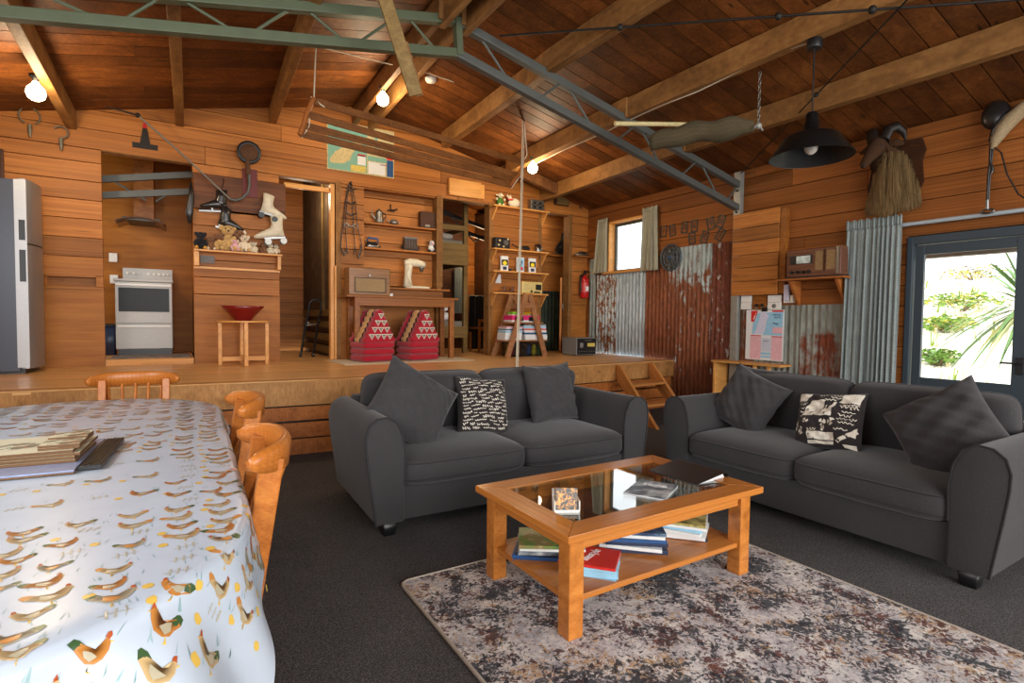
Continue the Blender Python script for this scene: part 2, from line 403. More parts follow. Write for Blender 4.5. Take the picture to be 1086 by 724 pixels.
M_FUR = fabric('brown_fur', (62, 40, 24), 200, .4, .95, 0)
M_MANE = wood('straw_hair', (78, 58, 36), (128, 102, 66), (168, 142, 98), .9, 0, 4, 60, .6, .1)
M_HORN = plain('dark_horn', (34, 27, 22), .5, 0, .4, .35, 80, 0, .5)
M_SKIN = plain('sheepskin', (150, 130, 100), .95, 0, .1, .3, 60, 0, .8)
M_CORK = plain('hardboard_edge', (120, 90, 62), .8, 0, .2, .25, 90)
M_TOYT = fabric('tan_plush', (196, 158, 100), 150, .35)
M_TOYB = fabric('brown_plush', (130, 90, 62), 150, .35)
M_TOYW = fabric('cream_plush', (222, 206, 178), 150, .2)
M_TOYK = fabric('black_plush', (28, 26, 30), 150, .3)
M_GOLD = fabric('mustard_plush', (206, 150, 50), 150, .3)
M_BOOT = plain('white_leather', (206, 196, 172), .5, 0, .4, .12, 20)
M_BOWL = plain('red_lacquer', (120, 18, 20), .3, 0, .5, .08, 20, .3)
M_LSHADE = plain('black_lamp_enamel', (18, 18, 18), .35, .2, .5, .1)
M_LSHIN = plain('grey_lamp_inside', (34, 34, 34), .5, .2, .5, .1)

def driftm():
    m, nt, b = nmat('driftwood_grain'); uv = nd(nt, 'ShaderNodeUVMap'); mp = nd(nt, 'ShaderNodeMapping'); mp.inputs['Scale'].default_value = (2.2, 26, 1); nt.links.new(uv.outputs[0], mp.inputs['Vector'])
    f = noise(nt, mp.outputs[0], 1, 6, .65, .4); g = noise(nt, objco(nt), 6, 4)
    c = ramp(nt, f, [(.3, S((34, 27, 17))), (.5, S((82, 70, 46))), (.72, S((126, 112, 80)))]); c = mixc(nt, .6, c, ramp(nt, g, [(.3, (.5, .5, .42)), (.7, (1.1, 1.1, 1))]), 'MULTIPLY')
    nt.links.new(c, b.inputs['Base Color']); b.inputs['Roughness'].default_value = .9; bump(nt, b, f, .6, .01); return m
W_LOG = driftm()
# ---------------------------------------------------------------- room shell
YBK = 9.9
def struct(name, mb, mats, label=None, bevel=0, origin=None):
    o = mb.build(name, mats, bevel=bevel, origin=origin); o['kind'] = 'structure'
    if label: o['label'] = label
    return o
# floor
mb = MB(); mb.box(XL-.3, XR+.2, YF-.3, 5.6, -.06, 0); struct('floor', mb, M_CARPET, 'charcoal carpet floor')
# ceiling boards, run down both slopes
mb = MB(); y = YF-.4
while y < YBK+.1:
    w = random.choice((.16, .19, .19, .22))
    for s, xe in ((1, XR+.55), (-1, XL-.5)):
        if s > 0: xs = [RX+.005, RX+random.uniform(1, 3), xe]
        else: xs = [RX-.005, RX-random.uniform(1, 3), xe]
        for a, b in zip(xs, xs[1:]):
            mb.bar((a, y+w/2, roofz(a)+.012), (b-.003*s, y+w/2, roofz(b)+.012), w-.011, .02)
    y += w
for xe in (XR+.6, XL-.6):
    mb.bar((RX, (YF+YBK)/2, RZ+.045), (xe, (YF+YBK)/2, roofz(xe)+.045), YBK-YF+1, .03, 1)
struct('ceiling', mb, [W_CEIL, W_DARK], 'orange brown board ceiling sloping down from a central ridge')
# ceiling beams along the room, lapped over the truss
BEAMS = []
def beam(x0, y0, x1, y1, w=.085, h=.2, mat=W_BEAM, dz=0, label=None):
    mb = MB(); a = V((x0, y0, roofz(x0)-h/2-dz)); b = V((x1, y1, roofz(x1)-h/2-dz)); mb.bar(a, b, w, h)
    o = struct('ceiling_beam', mb, mat, label, .006)
for i, (xn, xa, xb, nm) in enumerate(((-.98, -.93, -.93, 'left-hand outer'), (.0, .0, .06, 'left-hand middle'), (.93, .93, 1.06, 'left-hand inner'))):
    beam(xn, YF, xa, 4.46, label='rough ceiling beam on the %s line, front length' % nm)
    beam(xa, 4.40, xb, YB+.06, label='rough ceiling beam on the %s line, rear length' % nm)
for x, nm in ((2.02, 'first'), (2.24, 'second')): beam(x, YF, x, 4.5, .06, .26, W_BEAM, .03, 'ridge beam, %s of the pair in front of the truss' % nm)
for x, x2, nm in ((1.98, 2.08, 'first'), (2.2, 2.3, 'second')): beam(x, 4.4, x2, YB+.05, .06, .22, W_BEAM, .03, 'ridge beam, %s of the pair behind the truss' % nm)
beam(3.2, YF, 3.15, 4.5, .1, .21, W_BEAM, label='ceiling beam right of the ridge, front length')
beam(3.15, 4.40, 3.24, 7.1, .1, .21, W_BEAM, label='ceiling beam right of the ridge, ending short of the wall')
beam(4.24, YF, 4.2, 4.5, .1, .21, W_BEAM, label='ceiling beam that carries the black pendant lamp')
beam(4.18, 4.40, 4.24, 7.0, .1, .21, W_BEAM, label='ceiling beam behind the truss with a light bulb at its end')
beam(5.2, YF, 5.12, 4.5, .1, .21, W_BEAM, label='ceiling beam nearest the right wall, front length')
beam(5.1, 4.40, 5.2, YB+.05, .1, .21, W_BEAM, label='ceiling beam nearest the right wall, rear length')
mb = MB(); mb.bar((4.2, 6.95, roofz(4.2)-.13), (5.12, 7.0, roofz(5.12)-.13), .09, .16); struct('ceiling_beam', mb, W_BEAMD, 'short cross timber joining two ceiling beams near the back wall', .006)
mb = MB(); mb.cbox(4.3, 7.25, roofz(4.3)-.13, .1, .5, .2); struct('ceiling_beam', mb, W_BEAMD, 'short shadow-toned block of timber on the back wall under the ceiling', .006)  # shadow on the block is put in by the darker beam wood

# --- back wall
def boards(mb, xa, xb, z0, z1, yf, t=.05, h=.205, gap=.007, clip=False, m=0, joint=.25):
    z = z0
    while z < z1-.02:
        zt = min(z+h, z1); a, b = xa, xb
        if clip:
            k = (RZ-z+.05)/SL; a, b = max(a, RX-k), min(b, RX+k)
        if b-a > .05:
            cuts = [a]
            if b-a > 2.2: cuts += [random.uniform(a+.6, b-.6)] + ([random.uniform(a+.6, b-.6)] if b-a > 5 else [])
            cuts = sorted(cuts)+[b]
            for c0, c1 in zip(cuts, cuts[1:]):
                j = random.uniform(-.003, .003); mb.box(c0, c1-.003, yf+j, yf+t, z, zt-gap, m, None, (1, 0, 0))
        z += h
mb = MB()
boards(mb, XL, XR, TOPZ, RZ+.05, YB, .05, .21, .006, True)
SEC = {'A': (XL, -.68), 'P': (.18, 1.13), 'C': (1.84, 2.22), 'S': (4.2, 5.2), 'E': (5.78, XR)}
boards(mb, XL, -1.18, 1.56, 1.68, YB, .05); boards(mb, -.75, -.68, 1.56, 1.68, YB, .05)
boards(mb, XL, -.68, 1.68, TOPZ, YB); mb.box(-1.18, -.75, YB+.1, YB+.12, 1.54, 1.7)
boards(mb, .18, 1.13, 1.52, 2.52, YB); boards(mb, .18, 1.13, 2.95, TOPZ, YB, .05)
boards(mb, 1.84, 2.22, 1.78, TOPZ, YB); 
boards(mb, 2.22, 3.38, 1.72, TOPZ, YB+.16, .03)                       # back of the shelf recess
mb.box(2.22, 3.38, YB+.03, YB+.2, TOPZ-.02, TOPZ+.03); boards(mb, 4.2, 5.2, 1.5, TOPZ, YB); boards(mb, 5.78, XR, 1.5, TOPZ, YB)
struct('wall_back', mb, W_WALL, 'back wall of horizontal orange boards with openings', .003)
mb = MB()
for a, b, z1 in ((XL, -.68, 1.55), (.18, 1.13, 1.51), (1.84, 2.22, 1.77), (2.22, 3.38, 1.7), (4.2, 5.2, 1.5), (5.78, XR-.02, 1.5)):
    y = YB+.005 if a != 2.22 else YB+.1
    mb.box(a, b, y, y+.04, PH+.001, z1, 0, None, (0, 0, 1))
mb.box(XL, -.68, YB-.012, YB+.1, 1.53, 1.555); mb.box(-1.18, -.75, YB, YB+.11, 1.66, 1.685)
struct('trim_1', mb, W_PLY, 'plain plywood panels along the foot of the back wall')
mb = MB()      # posts at the openings
for x in (1.87, 3.345, 4.23, 5.17, 5.81):
    mb.box(x-.035, x+.035, YB-.006, YB+.16, PH+.001, TOPZ+.02)
mb.box(3.3, 3.4, YB-.012, YB+.16, 1.72, TOPZ)
for a, b in ((-.68, .18), (1.13, 1.84), (3.38, 4.2), (5.2, 5.78)): mb.box(a, b, YB+.01, YB+.14, TOPZ-.012, TOPZ+.04)
struct('trim_2', mb, W_BEAM, 'timber posts and lintels round the openings', .004)
# pale frame and open door edge of the corridor
mb = MB(); mb.box(1.77, 1.825, YB+.02, YB+.12, PH, TOPZ-.02); mb.box(1.2, 1.77, YB+.06, YB+.12, 2.93, 2.99); mb.box(1.815, 1.84, YB-.02, YB+.01, PH, 1.95)
struct('trim_3', mb, W_PINE, 'pale timber frame of the corridor opening', .003)

# --- side and front walls
mb = MB()
HOLES = [(5.97, 6.96, 2.05, 2.90), (.35, 2.56, -.1, 2.12)]
zs = sorted(set([round(.0+.205*i, 4) for i in range(16)] + [2.05, 2.90, 2.12, EAVE-.01]))
zs = [z for z in zs if z <= EAVE-.01+1e-6]
for z0, z1 in zip(zs, zs[1:]):
    iv = [(YF-.1, YBK)]
    for a, b, c, d in HOLES:
        if z0 >= c-1e-6 and z1 <= d+1e-6:
            iv = [p for (s0, s1) in iv for p in ((s0, min(s1, a)), (max(s0, b), s1)) if p[1]-p[0] > .01]
    brk = abs((z1/.205) - round(z1/.205)) < .01
    for a, b in iv:
        random.seed(int(z0/.205+1e-4)*7+int(a*10)); cuts = sorted([a, b]+[c for c in (random.uniform(YF, YBK), random.uniform(YF, YBK)) if a+.3 < c < b-.3])
        rr = random.random()
        for c0, c1 in zip(cuts, cuts[1:]):
            mb.box(XR, XR+.06, c0, c1-.003, z0, z1-(.007 if brk else 0), 0, None, (0, 1, 0), (rr+.37*c0) % 1)
random.seed(11)
for q in ((YF-.1, .35, 0, EAVE), (2.56, 5.97, 0, EAVE), (6.96, YBK, 0, EAVE), (5.97, 6.96, 0, 2.05), (5.97, 6.96, 2.9, EAVE), (.35, 2.56, 2.12, EAVE)): mb.box(XR+.062, XR+.09, *q, 1)
struct('wall_right', mb, [W_WALLR, W_DARK], 'right wall of horizontal orange boards', .003)
mb = MB()
z = 0
while z < 3.1:
    mb.box(XL-.06, XL, YF-.1, YBK, z, z+.198, 0, None, (0, 1, 0)); z += .205
struct('wall_left', mb, W_WALL, 'left wall of boards')
mb = MB()
mb.box(XL, XR, YBK, YBK+.06, 0, RZ)
struct('wall_rear', mb, W_DARK, 'outer wall behind the back rooms')

# --- platform
EDGE = [(XL, 5.32), (-1.0, 5.28), (1.3, 5.1), (2.5, 5.1), (4.0, 5.28), (XR-.03, 5.48)]
def edge_y(x):
    for (a, b), (c, d) in zip(EDGE, EDGE[1:]):
        if a <= x <= c: return b+(d-b)*(x-a)/(c-a)
    return EDGE[-1][1]
mb = MB(); y = 5.0; row = 0
xs = [XL+(XR-.03-XL)*i/24 for i in range(25)]
y = 0.0
while y < 4.4:
    w = .15 if y < 2.4 else .4
    cuts = sorted([XL, XR-.03]+[random.uniform(XL, XR) for _ in range(2)])
    for c0, c1 in zip(cuts, cuts[1:]):
        if c1-c0 < .02: continue
        n = max(1, int((c1-c0)/.5)); vs = []; rnd = random.random()
        pts = [c0+(c1-.002-c0)*i/n for i in range(n+1)]
        sh = 1 if y < 2 else 1
        f = lambda x, yy: edge_y(x)*(1-min(1, yy/2.4))+ (5.2)*min(1, yy/2.4) + yy
        lo = [(x, f(x, y)) for x in pts]; hi = [(x, f(x, y+w-.0015)) for x in pts]
        vs = [(a, b, PH) for a, b in lo]+[(a, b, PH) for a, b in hi]+[(a, b, PH-.03) for a, b in lo]+[(a, b, PH-.03) for a, b in hi]
        k = n+1; fs = []
        for i in range(n): fs += [(i, i+1, k+i+1, k+i), (2*k+i, 2*k+i+1, i+1, i), (k+i, k+i+1, 3*k+i+1, 3*k+i)]
        mb.add(vs, fs, 0, False, (1, 0, 0), rnd)
    y += w
struct('platform', mb, W_DECK, 'raised timber platform across the back of the room')
mb = MB()
for (a, b), (c, d) in zip(EDGE, EDGE[1:]):
    if True:
        rr = .35 if a < 2 else .7
        dx = c-a; L = math.hypot(dx, d-b)
        vs = [(a, b-.004, PH-.012), (c, d-.004, PH-.012), (c, d-.004, .46), (a, b-.004, .46), (a, b+.008, PH+.0015), (c, d+.008, PH+.0015), (a, b+.12, PH+.0015), (c, d+.12, PH+.0015), (a, b+.1, .46), (c, d+.1, .46)]
        mb.add(vs, [(0, 3, 2, 1), (0, 1, 5, 4), (4, 5, 7, 6), (3, 8, 9, 2)], 0, False, (1, (d-b)/dx, 0), rr)
struct('trim_4', mb, W_FASC, 'heavy edge beam of the platform')
mb = MB()
for z0, z1 in ((.005, .145), (.158, .295), (.315, .44)):
    for (a, b), (c, d) in zip(EDGE, EDGE[1:]):
        mb.bar((a, b+.055, (z0+z1)/2), (c, d+.055, (z0+z1)/2), .025, z1-z0, 0, (0, 0, 1), z0*3 % 1)
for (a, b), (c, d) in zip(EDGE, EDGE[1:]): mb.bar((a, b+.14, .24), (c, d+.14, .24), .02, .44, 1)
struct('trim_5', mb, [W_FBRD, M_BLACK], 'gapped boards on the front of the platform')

# --- back rooms
mb = MB()
boards(mb, XL, .2, .72, 3.4, 9.0, .04, 2.8, 0); struct('wall_kitchen', mb, W_KPLY, 'plywood wall behind the stove')
mb = MB(); mb.box(XL, .17, YB+.02, 9.0, PH, .75); mb.box(-.67, .17, YB-.012, YB+.04, PH+.001, .752, 1); struct('floor_kitchen', mb, [W_DECK, W_PINE], 'kitchen floor with a pale threshold')
mb = MB()
for x in (.2, 1.06): mb.box(x, x+.05, YB+.16, YBK, PH, RZ-.2, 0, None, (0, 0, 1))
boards(mb, 1.1, 1.9, PH, 3.8, 9.85, .03)
struct('wall_corridor', mb, W_WALL, 'inner walls beside the kitchen and corridor')
mb = MB(); y = YB+.17
while y < 9.8:
    w = random.uniform(.14, .22); mb.box(1.86, 1.9, y, y+w-.01, 1.36, 3.8, 0, None, (0, 0, 1)); y += w
for z in (.74, .92, 1.1, 1.27): mb.box(1.845, 1.9, YB+.17, 9.8, z, z+.1, 1)
mb.box(1.93, 1.96, YB+.17, 9.8, PH, 3.8, 2); mb.box(1.83, 1.87, 8.25, 8.32, 1.36, 3.3, 1)
struct('wall_pen', mb, [W_GREY, W_BUNK, W_DARK], 'dark weathered boards over open rails along the corridor')
mb = MB(); boards(mb, 3.3, XR, 1.72, 3.9, 9.75, .03); mb.box(3.3, XR, 9.74, 9.78, PH, 1.72, 1)
struct('wall_bunkroom', mb, [W_WALL, speckle('chipboard', [(.3, (116, 72, 34)), (.5, (166, 116, 62)), (.7, (196, 150, 92))], 45, None, .7, .1)], 'bunk room wall, boards over chipboard')
mb = MB(); mb.box(3.27, 3.3, YB+.2, YBK, PH, 3.7, 0, None, (0, 0, 1)); mb.box(5.1, 5.14, YB+.16, 9.7, PH, 3.3, 0, None, (0, 0, 1)); mb.box(3.3, PY(495, 300, 9.6).x, 9.58, 9.62, PH, 3.7, 0, None, (0, 0, 1)); struct('wall_partition', mb, W_DARK, 'dark partitions of the bunk room, one added behind the bunk for darkness')  # last panel is added behind the bunk to make the interior dark
mb = MB(); boards(mb, 5.14, XR, 1.9, 3.3, 8.15, .03); mb.box(5.14, XR, 8.1, 8.15, 1.78, 1.95)
struct('wall_store', mb, W_WALL, 'boards at the back of the small right-hand room')
mb = MB(); mb.grid(lambda u, v: (5.16+u*1.03, 8.11+.009*math.sin(u*1.0/.076*2*PI), PH+v*1.1), 110, 1); struct('wall_cladding', mb, M_GCORR, 'dark green corrugated lining of the small right-hand room')
# small room door leaf, ajar
mb = MB(); mb.bar((5.74, 7.66, 1.35), (6.0, 8.03, 1.35), .035, 1.3); d2 = struct('door_2', mb, W_WALL, 'wooden door leaf standing open in the small right-hand room', .003)
mb = MB(); mb.box(5.72, 5.735, 7.58, 7.6, 1.45, 1.54); o = mb.build('hinge', M_LEAD, d2, True)

# --- right wall window
mb = MB()
y0, y1, z0, z1 = HOLES[0]
win = thing('window_1', 'small window with wooden reveal in the right wall', None, (XR, (y0+y1)/2, z0)); win['kind'] = 'structure'
mb.box(XR-.02, XR+.16, y0, y0+.035, z0, z1); mb.box(XR-.02, XR+.16, y1-.035, y1, z0, z1); mb.box(XR-.02, XR+.16, y0, y1, z1-.035, z1); mb.box(XR-.06, XR+.16, y0-.06, y1+.1, z0-.02, z0+.02)
mb.build('frame', W_PINE, win, True, .003)
mb = MB(); a, b, c, d = y0+.035, y1-.035, z0+.02, z1-.035
for q in ((a, a+.04, c, d), (b-.04, b, c, d), (a, b, c, c+.035), (a, b, d-.04, d)): mb.box(XR+.1, XR+.14, *q)
mb.build('sash', M_STEELB, win, True, .003)
mb = MB(); mb.box(XR+.118, XR+.122, a+.03, b-.03, c+.03, d-.03); mb.build('pane', M_GLASS, win, True)
# --- glass door
a, b = .62, 2.55
dr = thing('door_1', 'slate painted glazed door in the right wall', None, (XR, 1.6, 0)); dr['kind'] = 'structure'
mb = MB(); mb.box(XR-.02, XR+.1, b-.05, b, 0, 2.11); mb.box(XR-.02, XR+.1, .36, .42, 0, 2.11); mb.box(XR-.017, XR+.1, .42, b-.05, 2.03, 2.11); mb.box(XR-.01, XR+.1, .42, b-.05, 0, .03); mb.build('frame', M_DOORP, dr, True, .004)
mb = MB(); y1, y0 = b-.06, 1.62
for q in ((y1-.075, y1, .03, 2.025), (y0, y0+.11, .03, 2.025)): mb.box(XR+.02, XR+.06, *q)
for q in ((1.93, 2.025), (.61, .73), (.03, .2)): mb.box(XR+.023, XR+.057, y0+.11, y1-.075, *q)
for q in ((.425, .53, .03, 2.025), (1.5, 1.6, .03, 2.025)): mb.box(XR+.02, XR+.06, *q)
for q in ((1.93, 2.025), (.61, .73), (.03, .2)): mb.box(XR+.023, XR+.057, .53, 1.5, *q)
leaf = mb.build('leaf', M_DOORP, dr, True, .004)
mb = MB()
for q in ((y0+.1, y1-.07), (.5, 1.55)):
    mb.box(XR+.037, XR+.043, *q, .7, 1.96); mb.box(XR+.037, XR+.043, *q, .18, .63)
mb.build('pane', M_GLASS, dr, True)
hz = PX(1072, 385, XR-.02).z
mb = MB(); mb.cyl((XR+.02, y0+.05, hz), (XR-.04, y0+.05, hz), .011); mb.tube([(XR-.04, y0+.04, hz), (XR-.04, y0+.1, hz), (XR-.04, y0+.17, hz)], .01); mb.box(XR+.008, XR+.021, y0+.025, y0+.075, hz-.1, hz+.05)
mb.build('handle', M_BLACK, dr, True, .002)
# ---------------------------------------------------------------- outside
def hz_(x, y):
    t = max(0, min(1, (x-7.4)/13)); return -.25 + 2.55*(t*t*(3-2*t)) + .25*math.sin(x*.9+y*.6)*t + .2*math.sin(y*1.3-x*.4)*t + .0*y
m, nt, b = nmat('dune_ground'); v = objco(nt)
c = ramp(nt, noise(nt, v, 1.3, 8, .7), [(.3, S((190, 180, 140))), (.48, S((236, 230, 212))), (.65, S((250, 246, 236)))])
c = mixc(nt, ramp(nt, noise(nt, v, .7, 5, .6), [(.55, (0, 0, 0)), (.66, (1, 1, 1))]), c, S((110, 136, 62)))
nt.links.new(c, b.inputs['Base Color']); b.inputs['Roughness'].default_value = 1
mb = MB(); mb.grid(lambda u, v: (6.5+u*26, -14+v*30, hz_(6.5+u*26, -14+v*30)), 80, 80); struct('terrain', mb, m, 'pale sandy dune rising behind the house')
def blades(mb, base, n, h, spread, w, m=0, droop=.3):
    for _ in range(n):
        a = random.uniform(0, 2*PI); s = random.uniform(.2, 1)*spread; hh = h*random.uniform(.6, 1.1)
        d = V((math.cos(a), math.sin(a), 0)); side = V((-d.y, d.x, 0))*w
        p0 = V(base)+d*.02; p1 = V(base)+d*s*.5+V((0, 0, hh*.7)); p2 = V(base)+d*s+V((0, 0, hh*(1-droop)))
        mb.add([p0-side, p0+side, p1+side*.7, p1-side*.7, p2], [(0, 1, 2, 3), (3, 2, 4)], m, False)
mb = MB()
for i in range(1500):
    x = 7.6+random.random()**1.3*17; y = random.uniform(-2, 9) if x < 14 else random.uniform(-4, 13)
    blades(mb, (x, y, hz_(x, y)-.02), 5, .4, .3, .014, 0 if random.random() < .8 else 1)
o = mb.build('dune_grass', [plain('straw_grass', (226, 214, 178), .9, 0, .1, .2, 3), plain('green_grass', (128, 150, 66), .9, 0, .1, .3, 3)])
tag(o, 'pale straw coloured grass covering the dune outside', 'grass', kind='stuff')
M_LEAF = plain('bush_leaves', (104, 136, 60), .8, 0, .2, .5, 3); M_LEAF2 = plain('bush_leaves_yellow', (176, 170, 80), .8, 0, .2, .4, 3); M_TWIG = plain('twig', (110, 92, 70), .9)
def bush(px, py, dist, r, h, lab, mats, nl=420, lw=.06):
    d = _ray(px, py).normalized(); p = EYE+d*dist; z0 = hz_(p.x, p.y)
    t = thing('dune_shrub', lab, 'shrub', (p.x, p.y, z0), 0, 'shrubs on the dune outside the glass door')
    mb = MB()
    for k in range(6):
        a = k*1.05; mb.tube([(0, 0, -.05), (math.cos(a)*r*.3, math.sin(a)*r*.3, h*.4), (math.cos(a)*r*.6, math.sin(a)*r*.6, h*.75)], [.02, .015, .006], 5)
    mb.build('stem', M_TWIG, t)
    mb = MB()
    for _ in range(nl):
        u = V((random.gauss(0, 1), random.gauss(0, 1), random.gauss(0, 1))).normalized()*random.random()**.4
        c = V((u.x*r, u.y*r, h*.55+u.z*h*.5)); n = V((random.gauss(0, 1), random.gauss(0, 1), random.gauss(0, 1))).normalized(); x, y, _z = basis(n); s = lw*random.uniform(.6, 1.3)
        mb.add([c-x*s, c+y*s*.4, c+x*s, c-y*s*.4], [(0, 1, 2, 3)], 0 if random.random() < .7 else 1)
    mb.build('foliage', mats, t)
bush(985, 392, 8.2, .45, .4, 'low yellow green bush just outside the door, left end', [M_LEAF2, M_LEAF], 500)
bush(1030, 392, 9.0, .5, .35, 'low yellow green bush just outside the door, right of the first', [M_LEAF2, M_LEAF], 500)
bush(1003, 335, 14.5, .55, .35, 'round green bush on the dune slope', [M_LEAF, M_LEAF2], 500)
bush(1020, 322, 17, .8, .45, 'broad green bush higher on the dune slope', [M_LEAF, M_LEAF2], 500)
bush(996, 348, 12.5, .35, .3, 'small dark green bush half way up the dune', [M_LEAF, M_LEAF], 300)
bush(1032, 312, 20, .9, .4, 'pale twiggy bush on the crest of the dune', [M_LEAF2, M_TWIG], 300)
bush(990, 425, 8.2, .5, .5, 'leafy bush at the foot of the glass door', [M_LEAF, M_LEAF2], 500)
bush(1055, 430, 8.3, .5, .45, 'leafy bush beyond the right end of the low door pane', [M_LEAF2, M_LEAF], 500)
# cabbage palm
p = EYE+_ray(1094, 330).normalized()*9.5; g = hz_(p.x, p.y)
t = thing('cabbage_palm', 'spiky green palm with arching blade leaves outside the door', 'palm', (p.x, p.y, g))
mb = MB(); mb.tube([(0, 0, -.1), (.02, .02, .4), (0, 0, p.z-g+.1)], [.12, .1, .09], 10); mb.build('trunk', M_TWIG, t)
mb = MB()
for i in range(110):
    a = random.uniform(0, 2*PI); el = random.uniform(-.5, 1.25); L = random.uniform(.8, 1.25); d = V((math.cos(a)*math.cos(el), math.sin(a)*math.cos(el), math.sin(el))); sd = V((-math.sin(a), math.cos(a), 0))
    pts = [V((0, 0, p.z-g+.05))+d*(L*k/5)-V((0, 0, .55*(k/5)**2*math.cos(el)**1.2)) for k in range(6)]
    wd = [.012, .026, .028, .024, .016, .002]; vs = []
    for q, w_ in zip(pts, wd): vs += [q-sd*w_, q+sd*w_]
    mb.add(vs, [(2*k, 2*k+1, 2*k+3, 2*k+2) for k in range(5)], 0 if random.random() < .7 else 1, True)
mb.build('leaves', [plain('palm_green', (92, 128, 66), .5, 0, .4, .3, 2), plain('palm_pale', (196, 200, 140), .6, 0, .3, .2, 2)], t)
mb = MB(); mb.box(XR+.65, XR+.75, -1, 5, PX(1020, 271, XR+.65).z, PX(1020, 252, XR+.65).z); struct('trim_6', mb, plain('grey_eave_timber', (176, 170, 156), .8, 0, .2, .25, 6), 'weathered eave beam outside the door')
# ---------------------------------------------------------------- sofas
def cushion_fn(w, d, h, puff=.35, front=.0):
    # boxy cushion: rounded sides, crowned top.  local x 0..w, y 0..d, z 0..h
    def fn(u, v):
        a = u*2*PI; pass
    return fn
def boxcush(mb, w, d, h, crown, M=None, m=0, e=.14, n=22):
    # superellipsoid slab with crowned faces
    vs = []; nu, nv = 40, 20
    for j in range(nv+1):
        ph = -PI/2+PI*j/nv
        for i in range(nu):
            th = 2*PI*i/nu
            sg = lambda x, p: math.copysign(abs(x)**p, x)
            cp = sg(math.cos(ph), .3); x = sg(math.cos(th), .24)*cp; y = sg(math.sin(th), .24)*cp; z = sg(math.sin(ph), .45)
            k = (1-min(1, abs(x))**2.5)*(1-min(1, abs(y))**2.5)
            vs.append((x*w/2*(1+.015*(1-z*z)), y*d/2*(1+.02*(1-z*z)), z*h/2*(1+crown*k)))
    fs = [(j*nu+i, j*nu+(i+1) % nu, (j+1)*nu+(i+1) % nu, (j+1)*nu+i) for j in range(nv) for i in range(nu)]
    mb.add(vs, fs, m, True, None, None, M)
def piping_rect(mb, w, d, z, M, r=.006, p=.24):
    pts = []
    for i in range(48):
        th = 2*PI*i/48; sg = lambda x: math.copysign(abs(x)**p, x)
        pts.append(M @ V((sg(math.cos(th))*w/2*1.004, sg(math.sin(th))*d/2*1.004, z)))
    mb.tube(pts, r, 6, 0, True)
def sofa(loc, rz, W, lab):
    t = thing('sofa', lab, 'sofa', loc, rz, 'charcoal two-seater sofas')
    D = 1.0; aw = .165
    # local: x along width (centre 0), y 0 front .. D back, z up
    mb = MB(); mb.box(-W/2+.1, W/2-.1, .03, D-.04, .075, .27); mb.build('base', M_SOFA, t, bevel=.012)
    mb = MB()
    mb.loft([((0, D-.06, .1), (W/2-.1, 0, 0), (0, .07, 0)), ((0, D-.09, .45), (W/2-.1, 0, 0), (0, .08, 0)), ((0, D-.08, .64), (W/2-.1, 0, 0), (0, .085, 0)), ((0, D-.07, .70), (W/2-.13, 0, 0), (0, .06, 0))], 28, 0, True, None, 8)
    mb.build('backrest', M_SOFA, t)
    # arms: flared, rolled over at the top
    prof = [(0, .075), (0, .30), (.004, .48), (-.012, .58), (-.045, .655), (-.10, .69), (-.16, .682), (-.205, .645), (-.225, .58), (-.222, .5), (-.205, .36), (-.185, .22), (-.165, .075)]
    for sgn in (-1, 1):
        x0 = sgn*(W/2-aw-.035)
        rings = []
        ys = [0, .012, .03, .2, .45, .7, .9, D-.02, D]
        mb = MB(); vs = []; n = len(prof)
        for k, y in enumerate(ys):
            s_ = .97 if k in (0, len(ys)-1) else 1
            dip = -.0*math.sin(PI*y/D)
            for (px, pz) in prof:
                cx, cz = -.1, .38
                vs.append((x0-sgn*(cx+(px-cx)*s_)*-1 if False else x0+sgn*-(cx+(px-cx)*s_), y, cz+(pz-cz)*s_+dip))
        fs = []
        for k in range(len(ys)-1):
            for i in range(n):
                q = (k*n+i, k*n+(i+1) % n, (k+1)*n+(i+1) % n, (k+1)*n+i)
                fs.append(q if sgn > 0 else q[::-1])
        cap1 = tuple(range(n)); cap2 = tuple(range((len(ys)-1)*n, len(ys)*n))
        fs += [cap1[::-1] if sgn > 0 else cap1, cap2 if sgn > 0 else cap2[::-1]]
        mb.add(vs, fs, 0, True)
        a = mb.build('arm', M_SOFA, t, bevel=.01); 
        mb = MB(); mb.tube([V((x0-sgn*px*1.01, .004, pz)) for px, pz in prof[1:]], .006, 6); mb.build('piping', M_SOFAP, a)
    wi = (W-2*aw-.06)/2
    for k in (-1, 1):
        M = TR(k*wi/2, .41, .355); mb = MB(); boxcush(mb, wi+.015, .86, .19, .25, M)
        c = mb.build('seat_cushion', M_SOFA, t); mb = MB(); piping_rect(mb, wi+.012, .86, .052, M); piping_rect(mb, wi+.012, .86, -.045, M); mb.build('piping', M_SOFAP, c)
        M = TR(k*(wi/2+.02), .76, .615, R(-76), 0, k*R(1.5)); mb = MB(); boxcush(mb, wi+.045, .50, .20, .45, M)
        c = mb.build('back_cushion', M_SOFA, t); mb = MB(); piping_rect(mb, wi+.043, .50, .035, M); mb.build('piping', M_SOFAP, c)
    for sx in (-1, 1):
        for y in (.06, D-.1):
            mb = MB(); x = sx*(W/2-.12)
            mb.loft([((x, y, 0), (.035, 0, 0), (0, .035, 0)), ((x, y, .085), (.045, 0, 0), (0, .045, 0))], 16, 0, True, None, 8); mb.build('foot', M_BLACK, t)
    return t
sofa((1.945, 2.93, 0), R(-1.5), 2.07, 'charcoal fabric sofa in front of the timber platform, left of the other sofa')
sofa((3.17, 1.88, 0), R(-90), 1.98, 'charcoal fabric sofa by the glass door and long grey curtain')

